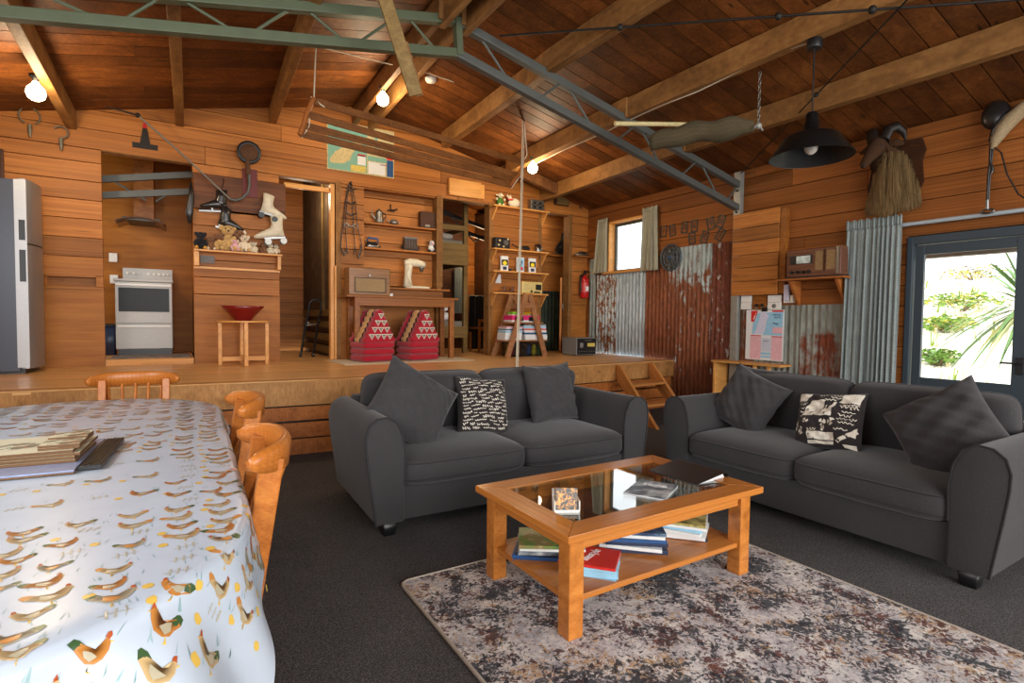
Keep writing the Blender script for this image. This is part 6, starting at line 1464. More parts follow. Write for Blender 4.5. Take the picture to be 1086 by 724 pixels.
# ---------------------------------------------------------------- things high on the back wall, right
a, b = PY(476, 193, YB-.03), PY(514, 207, YB-.03); t = thing('carved_plank', 'pale rough plank fixed above the bunk room opening', 'plank', ((a.x+b.x)/2, YB-.001, (a.z+b.z)/2)); hw = (b.x-a.x)/2
mb = MB(); c0 = (a.z+b.z)/2; mb.box(-hw, hw*.78, -.05, 0, -.13, .12); mb.box(hw*.78, hw, -.03, 0, -.12, .1); mb.build('plank', W_PINE, t, bevel=.01)
p = PY(595, 212, YB-.001); t = thing('wooden_plaque', 'small square wooden plaque near the right corner under the ceiling', 'plaque', p); mb = MB(); mb.box(-.15, .15, -.03, 0, -.1, .1); mb.build('frame', W_DARK, t, bevel=.004); mb = MB(); mb.box(-.1, .13, -.034, -.03, -.08, .08); mb.build('face', W_BUNK, t)
p = PY(610, 212, YB-.001); t = thing('iron_bracket', 'bent rusty iron bracket in the right corner under the ceiling', 'bracket', p); mb = MB(); mb.tube([(-.1, -.02, .02), (-.02, -.05, .06), (.06, -.05, .02), (.1, -.04, -.08), (.1, -.03, -.14)], [.03, .02, .02, .025, .02], 8); mb.build('arm', M_RUSTI, t)
zz = PY(612, 271, YB-.1).z; t = thing('corner_shelf', 'little shelf in the right corner beside the window curtain', 'shelf', (6.0, YB, zz)); mb = MB(); mb.box(5.82, XR-.01, YB-.15, YB-.001, zz-.02, zz); mb.build('board', W_WALL, t, True)
t = thing('metal_tray', 'pewter dish lying on the little corner shelf', 'dish', (5.99, YB-.075, zz+.001)); mb = MB(); mb.loft([((0, 0, 0), (.13, 0, 0), (0, .055, 0)), ((0, 0, .02), (.15, 0, 0), (0, .065, 0)), ((0, 0, .045), (.12, 0, 0), (0, .05, 0))], 20, 0, True, None, 3); mb.build('dish', M_ALU, t); mb = MB(); mb.ball((.02, -.02, .06), (.09, .03, .02)); mb.build('knife', M_BLACK, t)
p = PY(619, 303, YB-.08); t = thing('fire_extinguisher', 'red fire extinguisher fixed to the corner post by the window', 'extinguisher', (6.06, YB-.09, 1.64)); mb = MB(); mb.lathe([(0, 0), (.065, 0), (.075, .015), (.075, .30), (.06, .35), (.025, .38), (.022, .4), (0, .4)], n=24); mb.build('cylinder', M_REDP, t)
mb = MB(); mb.box(-.02, .02, -.02, .02, .4, .44); mb.box(-.02, .09, -.012, .012, .44, .455); mb.box(-.02, .09, -.012, .012, .465, .48); mb.build('handle', M_BLACK, t); mb = MB(); mb.tube([(-.02, 0, .42), (-.08, -.01, .4), (-.095, -.01, .25), (-.085, -.01, .1)], .011, 8); mb.build('hose', M_BLACK, t); mb = MB(); mb.lathe([(.0755, .1), (.0755, .26)], n=24); mb.build('label_band', plain('red_label', (196, 60, 56), .4), t); mb = MB(); mb.box(-.03, .03, -.0775, -.074, .12, .2); mb.build('instruction_panel', M_PAPER, t)
mb = MB(); mb.cbox(.05, -.05, .47, .14, .01, .05, 0, TR(0, 0, 0, 0, R(18), 0)); mb.build('tag', M_YELC, t); mb = MB(); mb.box(-.04, .04, .06, .09, .05, .4); mb.build('wall_bracket', M_BLACK, t)
# old stereo
c0, c1 = PY(611, 374, 6.85), PY(631, 376, 6.85)
t = thing('stereo_receiver', 'old grey and black sound receiver standing on the platform by the wall', 'receiver', (5.72, 6.95, PH+.001), R(2)); w, h, d = .33, PY(620, 358, 6.85).z-PH, .36
a = PY(611, 360, 6.8).x; b = PY(632, 360, 6.8).x; w = b-a; t.location.x = a+w/2; t.location.y = 6.8+d/2
mb = MB(); mb.box(-w/2, w/2, -d/2, d/2, .01, h); mb.build('case', plain('receiver_grey', (120, 120, 118), .4, .1), t, bevel=.006); mb = MB(); mb.box(-w/2+.008, w/2-.008, -d/2-.006, -d/2, .02, h-.012); fp = mb.build('front_panel', M_BLACK, t, bevel=.002)
mb = MB(); mb.box(.02, w/2-.03, -d/2-.009, -d/2-.006, h*.5, h*.7); mb.build('dial', M_YEL, fp); mb = MB(); mb.box(-w*.34, -w*.18, -d/2-.009, -d/2-.006, h*.45, h*.72); mb.build('speaker', M_STONE, fp); 
for k in range(7): mb = MB(); mb.cyl((-w*.38+k*w*.125, -d/2-.006, h*.24), (-w*.38+k*w*.125, -d/2-.02, h*.24), .011, None, 10); mb.build('knob', M_ALU, fp)
mb = MB(); mb.box(-w*.1, w*.25, -d/2-.0085, -d/2-.006, h*.82, h*.88); mb.build('trim_line', M_ALU, fp)
for sx in (-1, 1):
    for sy in (-1, 1): mb = MB(); mb.cyl((sx*w*.4, sy*d*.4, 0), (sx*w*.4, sy*d*.4, .011), .012, None, 8); mb.build('foot', M_BLACK, t)

# ================================================================ right wall
def tagsheet(y0, y1, z0, z1, mt, lab, off=.0, amp=.009):
    p = .0762; n = max(8, int((y1-y0)/p*8)); mb = MB(); x0 = XR-.014-off
    mb.grid(lambda u, v: (x0+amp*math.sin((y0+(y1-y0)*u)/p*2*PI), y1+(y0-y1)*u, z0+(z1-z0)*v), n, 1)
    o = mb.build('corrugated_sheet', mt, origin=(XR-.01, (y0+y1)/2, z0)); tag(o, lab, 'corrugated iron', 'corrugated iron sheets on the right wall'); o.modifiers.new('s', 'SOLIDIFY').thickness = .0012; return o
RU = (128, 76, 50)
def RM(n, *a, **k): return rusty(n, *a, **k)
tagsheet(7.25, 7.44, PH+.003, 2.32, RM('pale_iron', (130, 90, 60), (150, 160, 154), .25), 'pale strip of corrugated iron in the corner behind the window curtain')
tagsheet(6.73, 7.245, PH+.003, 2.03, RM('rust_white', (128, 78, 48), (186, 196, 196), .49, (22, 9), soft=.02), 'rust speckled white corrugated sheet below the left half of the window', .002)
tagsheet(6.07, 6.73, PH+.003, 2.03, RM('white_iron', (140, 112, 74), (176, 190, 198), .425, (20, 7), soft=.02, topfade=(.0, .16, .05)), 'pale blue white corrugated sheet below the right half of the window')
tagsheet(5.62, 6.07, PH+.003, 2.04, RM('deep_rust', RU, (176, 182, 180), .63, (26, 3.5), soft=.02), 'solid rust brown corrugated sheet right of the window', .002)
tagsheet(4.86, 5.47, .003, 2.32, RM('painted_rust', RU, (178, 190, 188), .60, (22, 4), soft=.02, topfade=(1.5, 2.1, .17)), 'tall rusty corrugated sheet with white paint near its top')
tagsheet(5.46, 5.62, PH+.003, 2.32, RM('painted_rust_2', RU, (178, 190, 188), .60, (16, 1.6), topfade=(.85, 1.5, .15)), 'narrow rusty corrugated strip behind the round iron grate', .003)
tagsheet(4.52, 4.87, .003, 2.31, RM('brown_rust', (112, 62, 44), (190, 186, 178), .58, (22, 5), soft=.02), 'rusty corrugated sheet with pale patches next to the steel post', .003)
tagsheet(4.2, 4.4, .003, 1.45, RM('strip_rust', RU, (150, 150, 140), .52), 'rusty corrugated strip behind the printed notice'); 
tagsheet(3.62, 4.2, .003, 1.46, RM('grey_iron', (120, 84, 58), (140, 142, 132), .34, (12, 1.2)), 'weathered grey corrugated sheet beside the printed notice', .002)
tagsheet(3.0, 3.625, .003, 1.46, RM('grey_over_rust', (118, 60, 38), (150, 152, 142), .52, (11, 1.3), topfade=(1.1, 1.3, .35)), 'corrugated sheet, grey at the top and rusty below, under the radio shelf', .003)

# window curtains
def curtain(y0, y1, z0, z1, mt, lab, par_name, folds, amp, slant=0, x=XR-.07, spread=0, head=.05):
    t = thing(par_name, lab, 'curtain', (x, (y0+y1)/2, z0)); mb = MB()
    def fn(u, v):
        w = y0+(y1-y0)*(1-u); k = 1-v
        yy = w+(slant*k)+spread*k*((1-u)-.5); a = amp*(.55+.45*k)*(1 if v < .93 else .6)*(.75+.45*math.sin(u*13.7+1.3)*math.sin(u*5.1))
        return (x+.75*a*math.sin(u*folds*2*PI+1.9*math.sin(u*7.3+1)+.6*math.sin(v*2.5+u*6))+.45*a*math.sin(u*folds*1.37*2*PI+2.2*math.sin(u*4.1)+.8*v)+.2*a*math.sin(u*folds*3.1*2*PI+v*3), yy, z0+(z1-z0)*v)
    mb.grid(fn, folds*20, 24); o = mb.build('cloth', mt, t, True); o.modifiers.new('s', 'SOLIDIFY').thickness = .004
    mb = MB()
    def fh(u, v): 
        f = fn(u, .985+.0*v); return (x+(f[0]-x)*.8-.006+.006*math.sin(u*folds*2*PI*2.3+2*math.sin(u*9)), f[1], z1-head+(head+.012+.008*math.sin(u*folds*5.1))*v)
    mb.grid(fh, folds*16, 3); o = mb.build('heading_tape', mt, t, True); o.modifiers.new('s', 'SOLIDIFY').thickness = .006
    return t
curtain(6.93, 7.17, 2.06, 2.95, M_CURT2, 'short beige curtain on the left side of the small window', 'window_curtain', 4, .03, .06, spread=.1)
curtain(5.83, 6.13, 2.02, 2.97, M_CURT2, 'short beige curtain on the right side of the small window', 'window_curtain', 4, .032, .0, spread=.06)
curtain(2.56, 3.08, .04, 2.315, M_CURT, 'long grey curtain drawn to the left of the glass door', 'door_curtain', 10, .026, .02, XR-.125, spread=.02, head=.09)
r0, r1 = PX(964, 237, XR-.1), PX(1086, 220.5, XR-.1)
t = thing('curtain_rod', 'pale metal curtain rod above the glass door', 'curtain rod', (XR-.1, 1.8, r0.z)); mb = MB(); mb.cyl((XR-.06, 3.1, r0.z), (XR-.06, .3, r0.z), .02, None, 12); mb.build('rod', plain('rod_grey', (186, 196, 200), .35, .2), t, True)
for y in (2.2, .6): mb = MB(); mb.cyl((XR-.06, y, r0.z), (XR, y, r0.z), .01); mb.build('bracket', M_LEAD, t, True)
# letters / stencil plates
pts = [(92, 200), (153, 192), (238, 172), (306, 162), (420, 145), (490, 130), (290, 247), (377, 240), (487, 222)]
M_STP = plain('stencil_zinc', (58, 58, 54), .5, .2, .4, .25, 50)
nm = ['first', 'second', 'third', 'fourth', 'fifth', 'sixth']
for i, (x, y) in enumerate(pts):
    p = PX(690+x/6.58, 215+y/6.58, XR-.002); lab = ('pierced iron stencil plate, %s from the curtain in the upper row' % nm[i]) if i < 6 else ('pierced iron stencil plate, %s from the left in the lower row of three' % nm[i-6])
    t = thing('stencil_plate', lab, 'stencil plate', p, R(-90), 'stencil plates above the corrugated iron'); tl = R([2, -10, 4, 0, -12, 22, -6, 18, 32][i]); M = rotm(0, tl, 0); mb = MB(); w, h = .058, .085
    for q in ((-w, -w+.018, -h, h), (w-.018, w, -h, h), (-w, w, -h, -h+.022), (-w, w, h-.022, h)): mb.box(q[0], q[1], -.006, 0, q[2], q[3], 0, M)
    mb.build('frame', M_STP, t)
    txt = text('stencil_symbol', '1206980' [i % 7] if i < 7 else 'RS'[i-7], .11, M_STP, t, (0, -.004, 0), (R(90), tl*-1 if False else 0, 0), .002); txt.rotation_euler = (R(90), tl, 0)
p = PX(711, 273, XR-.035); t = thing('iron_grate', 'round pierced cast iron grate on the wall beside the window curtain', 'grate', p, R(-90)); Ry, Rz = .185, .19
mb = MB(); M = rotm(R(90), 0, 0)
for r_ in (.185, .13, .07): mb.tube([(r_*math.cos(a), 0, r_*math.sin(a)) for a in [2*PI*k/32 for k in range(32)]], .014, 8, 0, True)
for k in range(20): a = 2*PI*k/20; mb.bar((.135*math.cos(a), 0, .135*math.sin(a)), (.18*math.cos(a), 0, .18*math.sin(a)), .014, .012, 0, (0, 1, 0))
for k in range(12): a = 2*PI*k/12; mb.bar((.05*math.cos(a), 0, .05*math.sin(a)), (.13*math.cos(a), 0, .13*math.sin(a)), .022, .014, 0, (0, 1, 0))
mb.lathe([(0, -.012), (.05, -.012), (.055, .0), (.05, .012), (0, .012)], (0, 0, 0), 20, 0, M); mb.build('casting', plain('grate_iron', (82, 88, 90), .6, .5, .4, .3, 50), t)
mb = MB(); mb.cyl((0, .0, 0), (0, -.025, 0), .02); mb.build('boss', M_BLUE, t)
# board panel, post strip
t = thing('board_cover', 'hatch of bright orange boards standing proud of the right wall beside the steel post', 'board panel', (XR-.04, 4.19, 1.59)); mb = MB(); z = 1.59; k = 0
for h in (.18, .17, .16, .17, .17, .19):
    mb.box(XR-.085, XR-.062, 3.87, 4.50, z, z+h-.006, 0, None, (0, 1, 0), (.12, .78, .33, .93, .55, .41)[k]); z += h; k += 1
mb.build('boards', W_WALL, t, True, .003); mb = MB(); [mb.box(XR-.062, XR-.002, y, y+.045, 1.6, 2.62) for y in (3.88, 4.45)]; mb.build('batten', W_BEAM, t, True); mb = MB(); mb.box(XR-.062, XR-.002, 3.79, 3.868, 1.6, 2.6, 0, None, (0, 0, 1)); mb.build('side_board', W_CONS, t, True)
p = PX(834, 237, XR-.02); t = thing('cup_hook', 'small brass cup hook on the boards right of the orange hatch', 'hook', (XR-.002, p.y, p.z), R(-90)); mb = MB(); mb.tube([(0, 0, .03), (0, -.03, .03), (.0, -.05, 0), (0, -.03, -.03)], .006, 6); mb.build('hook', M_RUSTI, t)
# radio shelf and radio
zz = PX(868, 294, XR-.2).z
t = thing('radio_shelf', 'bracketed wooden shelf under the wooden wall radio', 'shelf', (XR, 3.4, zz)); mb = MB(); mb.box(XR-.27, XR-.001, 3.02, 3.78, zz-.022, zz); mb.build('board', W_FBRD, t, True, .003)
for y in (3.64, 3.12): mb = MB(); mb.prism([(0, 0), (.22, 0), (0, -.30)][::-1], .03, 0, Matrix.Translation((XR-.001, y-.015, zz-.0225)) @ rotm(0, 0, R(180)) @ Matrix.Translation((0, -.03, 0))); mb.build('bracket', W_FBRD, t, True)
ya, yb = PX(834, 278, XR-.26).y, PX(892, 276, XR-.26).y; hr = PX(862, 263, XR-.26).z-zz
t = thing('wall_radio', 'wooden valve radio with a lit dial and two cloth grilles on the right wall shelf', 'radio', (XR-.14, (ya+yb)/2, zz+.001), R(-90)); hw = (ya-yb)/2
mb = MB(); mb.box(-hw, hw, -.12, .125, .012, hr); mb.build('cabinet', wood('walnut', (70, 42, 30), (104, 66, 48), (132, 88, 64), .35, .3, .9, 12, .1, .03), t, bevel=.01); mb = MB(); mb.box(-hw-.008, hw+.008, -.126, .126, 0, .014); mb.build('base', M_BLACK, t)
mb = MB(); mb.box(-hw*.86, -hw*.0, -.124, -.119, hr*.48, hr*.78); mb.build('dial', M_BLACK, t); mb = MB(); mb.box(-hw*.6, -hw*.08, -.127, -.124, hr*.5, hr*.76); mb.build('dial_glass', plain('dial_glass', (190, 204, 196), .1, 0, .6, .5, 16), t)
for a, b in ((.1, .38), (.5, .8)): mb = MB(); mb.box(hw*a, hw*b, -.123, -.119, hr*.24, hr*.88); mb.build('grille_cloth', fabric('grille_cloth', (140, 110, 72), 200, .4), t)
mb = MB(); mb.box(hw*.42, hw*.46, -.13, -.119, hr*.2, hr*.92); mb.build('grille_bar', W_DARK, t); mb = MB(); mb.box(hw*.84, hw*.94, -.126, -.11, .02, hr-.006); mb.build('corner_strip', M_ALU, t)
for k in range(4): mb = MB(); mb.cyl((-hw*.78+k*hw*.22, -.12, hr*.2), (-hw*.78+k*hw*.22, -.145, hr*.2), .02, .017, 14); mb.build('knob', M_BLACK, t)
mb = MB(); mb.box(hw*.0, hw*.4, -.03, .03, hr, hr+.012); mb.build('carry_handle', M_BLACK, t)
# switches, phone
def sw(px0, px1, py0, py1, lab, parts):
    a, b = PX(px0, (py0+py1)/2, XR-.02), PX(px1, (py0+py1)/2, XR-.02); za, zb_ = PX((px0+px1)/2, py1, XR-.02).z, PX((px0+px1)/2, py0, XR-.02).z
    t = thing('switch_plate', lab, 'switch', (XR-.024, (a.y+b.y)/2, za), R(-90)); hw = (a.y-b.y)/2; h = zb_-za; mb = MB(); mb.box(-hw, hw, -.014, .0, 0, h); mb.box(-hw+.01, hw-.01, 0, .022, .01, h-.01); mb.build('plate', M_WHITE, t, bevel=.003)
    for x, z in parts: mb = MB(); mb.box(x*hw-.012, x*hw+.012, -.02, -.014, z*h-.012, z*h+.012); mb.build('rocker', M_WHITE, t)
    mb = MB(); mb.box(-hw, hw, -.0148, -.014, h*.49, h*.51); mb.build('seam', M_STONE, t)
    return t, hw, h
sw(786.5, 797.5, 313.5, 328, 'blank double white plate next to the steel post under the hatch', []); t, hw, h = sw(815, 829, 313, 328, 'white double plate with a round socket right of the row of coat knobs', [(-.3, .75)])
mb = MB(); mb.lathe([(0, .006), (.024, .006), (.028, 0)], (0, 0, 0), 20, 0, Matrix.Translation((0, -.014, h*.25)) @ rotm(R(90), 0, 0)); mb.build('socket', M_STONE, t)
p = PX(836, 317, XR-.02); t = thing('power_point', 'white power point with a plug and a hanging pale grey remote control holder', 'outlet', (XR-.004, p.y-.01, p.z), R(-90)); mb = MB(); mb.box(-.07, .07, -.02, .0, -.045, .045); mb.build('plate', M_WHITE, t, bevel=.004); mb = MB(); mb.box(-.045, .015, -.06, -.02, -.02, .17); mb.build('remote', plain('lilac_grey_plastic', (200, 196, 214), .4), t, bevel=.006); mb = MB(); mb.box(.03, .06, -.05, -.02, -.03, .03); mb.build('plug', M_CREAMP, t, bevel=.004)
a = PX(799, 320, XR-.01); b = PX(814, 320, XR-.01); t = thing('knob_rail', 'short rusty brown board with two dark knobs between the white plates', 'rail', (XR-.002, (a.y+b.y)/2, PX(806, 327, XR).z), R(-90)); hw = (a.y-b.y)/2; mb = MB(); mb.box(-hw, hw, -.02, 0, -.02, .16); mb.build('board', W_CONS, t); 
for x in (-.03, .05): mb = MB(); mb.cyl((x, -.02, .04), (x, -.04, .04), .01); mb.ball((x, -.045, .04), .022, 0, 10); mb.build('knob', M_IRON, t)
# notice
ya, yb = PX(791, 355, XR-.06).y, PX(831, 355, XR-.06).y; zb_, zt = PX(812, 382, XR-.06).z, PX(812, 328.5, XR-.06).z; hw, h = (ya-yb)/2, zt-zb_
t = thing('printed_notice', 'white clipboard notice with a map in blue and red, standing on the little wall table', 'notice', (XR-.06, (ya+yb)/2, zb_), R(-90)); mb = MB(); mb.box(-hw, hw, 0, .006, 0, h); mb.build('board', M_PAPER, t)
W_, H_ = 2*hw, h
flat(t, 'map_sea', fr_([(.22, .06), (.40, .06), (.36, .2), (.3, .4), (.25, .46), (.2, .5), (.17, .44), (.2, .25)]), M_LBLUE, -.002); flat(t, 'map_sea', fr_([(.5, .06), (.98, .03), (.96, .5), (.64, .5), (.45, .5), (.52, .4), (.56, .22), (.62, .12)]), M_LBLUE, -.002)
flat(t, 'map_land', fr_([(.4, .04), (.5, .04), (.62, .12), (.54, .25), (.5, .42), (.42, .49), (.22, .48), (.28, .4), (.36, .2)]), plain('lilac_print', (206, 204, 222), .7, 0, .2, .15, 60), -.003)
flat(t, 'logo_panel', fr_([(.14, .02), (.32, .01), (.3, .1), (.22, .24), (.14, .23)]), M_REDC, -.004); tx = text('logo_letter', 'i', .13, M_PAPER, t, ((.225-.5)*W_, -.005, .87*H_), (R(90), R(14), 0), .0005, shear=.2)
for r_, mt in (((.7, .98, .01, .04), M_REDC), ((.72, .97, .34, .46), M_PINKP), ((.14, .42, .53, .98), M_PINKP), ((.7, .97, .53, .98), M_PINKP), ((.14, .42, .505, .525), M_REDC), ((.7, .97, .515, .535), M_REDC), ((.44, .68, .56, .82), plain('grey_print', (196, 200, 214), .7, 0, .2, .2, 150)), ((.43, .68, .84, .89), M_LBLUE), ((.43, .68, .91, .95), M_LBLUE)): flat(t, 'print_panel', rect(*r_), mt, -.0035)
for x, y, s_, tx_ in ((.82, .1, .03, 'VISITOR'), (.84, .15, .03, 'GUIDE'), (.8, .27, .04, 'Map'), (.56, .62, .03, 'INFO')): text('print_words', tx_, s_, M_DBLUE, t, ((x-.5)*W_, -.0045, (1-y)*H_), (R(90), 0, 0), .0003)
mb = MB(); mb.box(-.035, .035, -.015, 0, H_-.02, H_+.03); mb.build('clip', M_IRON, t)
# little wall table
zt = PX(806, 382.5, XR-.17).z; t = thing('wall_table', 'narrow pine side table against the wall behind the right sofa', 'side table', (XR-.17, 4.12, 0)); mb = MB()
mb.prism([(-.47, -.14), (.44, -.14), (.47, -.05), (.47, .15), (-.47, .15)], .024, 0, Matrix.Translation((XR-.17, 4.13, zt-.024)) @ rotm(0, 0, R(-90)) @ rotm(R(90), 0, 0) @ Matrix.Translation((0, -.024, 0)) if True else None); mb.build('tabletop', W_PINE, t, True, .002)
for y in (4.57, 4.0, 3.82): mb = MB(); mb.box(XR-.29, XR-.03 if y > 4.5 else XR-.25, y-.012, y+.02, 0.001, zt-.026, 0, None, (0, 0, 1)); mb.build('leg', W_PINE, t, True, .003)
mb = MB(); mb.box(XR-.28, XR-.25, 3.85, 4.55, .3, .33); mb.build('stretcher', W_PINE, t, True)
# ---------------------------------------------------------------- steel roof truss
YT = 4.46
def pt(px, py, y=YT): q = PY(px, py, y); return V((q.x, y, q.z))
t = thing('roof_truss', 'green grey steel roof truss spanning the room under the ridge', 'truss', (RX, YT, 3.0))
atop, abot = pt(482, 22), pt(484, 57); rt0, rb0 = pt(786, 198), pt(785, 222)
lt, lb = pt(270, 4), pt(0, 14); ltx = atop+(lt-atop)*2.7; lbx = abot+(lb-abot)*1.35
for a, b in ((atop, rt0), (abot, rb0), (atop, ltx), (abot, lbx)):
    mb = MB(); mb.bar(a, b, .075, .075, 0); mb.build('chord', M_STEEL if b.x < a.x else M_STEELB, t, True, .006)
mb = MB(); mb.bar(atop+V((.02, -.01, .02)), abot+V((.02, -.01, -.02)), .08, .06); mb.build('king_post', M_STEEL, t, True, .004)
mb = MB(); mb.bar(atop, V((atop.x, YT, RZ-.05)), .07, .05); mb.build('ridge_hanger', M_STEEL, t, True, .004)
def web(p0, p1): mb = MB(); mb.cyl(p0, p1, .012, None, 8); mb.build('web_rod', M_STEEL if p1.x < RX else M_STEELB, t, True)
L = lambda a, b, k: a+(b-a)*k
for k in range(4): web(L(atop, rt0, .06+k*.25), L(abot, rb0, .06+k*.25+.08))
for k in range(3): web(L(abot, rb0, .22+k*.25), L(atop, rt0, .29+k*.25))
web(L(abot, rb0, .93), L(atop, rt0, .985))
for k in range(5): web(L(atop, ltx, .12+k*.19), L(abot, lbx, .12+k*.19+.1))
for k in range(5): web(L(abot, lbx, .045+k*.19), L(atop, ltx, .10+k*.19))
py = PX(786, 200, XR-.06).y
mb = MB(); mb.box(XR-.075, XR-.005, YT-.05, YT+.05, 0.001, EAVE-.03); mb.build('wall_post', M_LEAD, t, True, .003)
mb = MB(); [mb.cyl((XR-.075, YT, z), (XR-.085, YT, z), .016, None, 8) for z in (2.72, 2.93, 3.02, 2.66)]; mb.build('bolt', M_IRON, t, True)

# slender stays
def cable(name, pts, r, mt, lab, cat='cable', knots=()):
    t = thing(name, lab, cat, pts[0]); mb = MB(); mb.tube(pts, r, 6); mb.build('strand', mt, t, True)
    for k in knots: mb = MB(); mb.ball(k, r*3.2, 0, 8); mb.build('turnbuckle', mt, t, True)
a = PROOF(530, 38, .24); b = PROOF(1086, -1, .3); b2 = b+(b-a)*.12
cable('brace_rod', [a, L(a, b, .45), b2], .009, M_IRON, 'dark brace rod running under the ceiling beams at upper right', 'rod', (L(a, b, .3), L(a, b, .62), L(a, b, .78)))
c0 = V((XR-.06, YT-.03, EAVE-.06)); c1 = PROOF(962, 0, .3); c2 = c1+(c1-c0)*.15
cable('brace_rod', [c0, L(c0, c1, .5), c2], .007, M_IRON, 'thin slanting brace rod rising from the steel wall post past the lamp', 'rod', (L(c0, c1, .62), ))
# power cable clipped along the lamp beam
pts = [PROOF(x, y, .19) for x, y in ((567, 174), (600, 158), (640, 141))]+[PROOF(x, y, .205) for x, y in ((668, 127), (700, 112), (740, 97), (790, 72), (830, 54), (858, 45))]
cable('power_cable', pts, .007, M_ROPE, 'white power cable clipped along the beam from the bulb to the pendant lamp')

# ---------------------------------------------------------------- light bulbs
def bulb(p, lab):
    t = thing('light_bulb', lab, 'light bulb', p, 0, 'bare glowing bulbs under the ceiling beams')
    mb = MB(); mb.lathe([(0, 0), (.045, 0), (.045, -.02), (.025, -.03), (.02, -.06), (0, -.06)], (0, 0, .13), 16); mb.build('socket', M_BLACK, t)
    mb = MB(); mb.lathe([(.02, .07), (.03, .05), (.06, .015), (.068, -.02), (.056, -.06), (.03, -.08), (0, -.086)], n=18); mb.build('glass_bulb', M_BULB, t)
    l = bpy.data.lights.new('bulb_light', 'POINT'); l.energy = 38; l.color = (1, .78, .5); l.shadow_soft_size = .06
    o = bpy.data.objects.new('bulb_light', l); col.objects.link(o); o.location = p+V((0, 0, -.17))
p = PROOF(38, 96, .28, -1); bulb(V((-.93, p.y, roofz(-.93)-.33)) if False else p, 'glowing bulb under the leftmost ceiling beam')
p = PROOF(406, 104, .34, -1); bulb(p, 'glowing bulb under the paired ridge beams')
p = PROOF(565, 177, .30, 1); bulb(p, 'glowing bulb at the end of the beam near the hanging rope')

# ---------------------------------------------------------------- pendant lamp
p = PROOF(864, 42, .215)
t = thing('pendant_lamp', 'black industrial pendant lamp hanging at right from a ceiling beam', 'pendant lamp', p)
def zat(py): 
    d = _ray(864, py); k = math.hypot(p.x, p.y)/math.hypot(d.x, d.y); return CAM_H+d.z*k-p.z
k = 1.0; fd = (p-EYE).dot(FW); rim = 82/575*fd/2
mb = MB(); mb.lathe([(0, 0), (.055, 0), (.055, zat(52)), (0, zat(52))], n=24); mb.build('ceiling_rose', M_BLACK, t, bevel=.004)
mb = MB(); mb.cyl((0, 0, zat(50)), (0, 0, zat(120)), .006, None, 8); mb.build('cord', M_BLACK, t)
z1, z2, z3, z4 = zat(119), zat(139), zat(142), zat(166)
mb = MB(); mb.lathe([(0, z1), (.035, z1), (.045, z1-.02), (.045, L(z1, z2, .5)), (.055, L(z1, z2, .55)), (.055, z2), (.075, z2-.005)], n=28); mb.build('socket_cap', M_LSHADE, t)
mb = MB(); mb.lathe([(.07, z2), (rim*.52, z3-.005), (rim*.66, z3-.025), (rim*.78, L(z3, z4, .5)), (rim, z4), (rim*1.005, z4-.006)], n=48); o = mb.build('lamp_shade', M_LSHADE, t)
mb = MB(); mb.lathe([(rim*.995, z4-.004), (rim*.77, L(z3, z4, .5)-.004), (rim*.65, z3-.03), (rim*.5, z3-.012), (.0, z2-.01)], n=48); mb.build('shade_lining', M_LSHIN, t)
mb = MB(); mb.ball((0, 0, L(z3, z4, .55)), (.05, .05, .06)); mb.build('bulb', M_BULBW, t)

# ---------------------------------------------------------------- driftwood beam on a chain
ca = PROOF(806, 76, .21); 
d = _ray(806, 133); k = math.hypot(ca.x, ca.y)/math.hypot(d.x, d.y); cb = V((ca.x, ca.y, CAM_H+d.z*k))
e0 = PY(690, 152, 3.75); e1 = cb+V((0, .04, .04)); ax = (e1-e0)
t = thing('driftwood_log', 'weathered driftwood log slung under the ceiling beams by a chain', 'log', L(e0, e1, .5))
mb = MB(); rings = []; x, y, z = basis(ax); NR = 18
for i in range(NR+1):
    f = i/NR; c = L(e0, e1, f)+V((0, 0, .02*math.sin(f*5)+.012*math.sin(f*17))); r = (.075+.03*math.sin(f*2.6))*(1-.5*max(0, f-.8)/.2)*(1+.05*math.sin(f*19)); rings.append((c, x*r*.9, y*r*(.95+.06*math.sin(f*9))))
mb.loft(rings, 14); mb.build('trunk', W_LOG, t, True)
mb = MB(); mb.tube([PY(652, 131, 3.95), PY(700, 131.5, 3.85), PY(751, 132.5, 3.6)], .022, 10); mb.build('peeled_branch', M_TANP, t, True)
t = thing('chain', 'short link chain holding the right end of the driftwood log', 'chain', cb); mb = MB(); n = int((ca.z-cb.z)/.034)
for i in range(n):
    c = L(cb, ca, (i+.5)/n); s = i % 2; mb.tube([c+V(((.011*math.cos(a)) if s else 0, 0 if s else .011*math.cos(a), .022*math.sin(a))) for a in [2*PI*q/10 for q in range(10)]], .004, 5, 0, True)
mb.build('links', M_ALU, t, True); mb = MB(); mb.ball(cb, .03, 0, 8); mb.tube([cb+V((-.06, 0, -.03)), cb+V((0, 0, .02)), cb+V((.06, 0, -.03))], .009, 6); mb.build('shackle', M_LEAD, t, True)

# ---------------------------------------------------------------- loose plank in the truss
a, b = PY(404, -14, 3.9), PY(441, 101, 3.95); t = thing('loose_plank', 'pale rough plank poking down past the truss near the ridge', 'plank', b); mb = MB(); mb.bar(L(b, a, -.0), L(b, a, 1.25), .032, .1, 0, (-1, .2, 0)); mb.build('plank', W_BUNK, t, True, .004); a2, b2 = PY(428, 45, 3.93), PY(445, 102, 3.97); mb = MB(); mb.bar(b2, a2, .02, .06, 0, (-1, .2, 0)); mb.build('offcut', W_BEAM, t, True, .003)

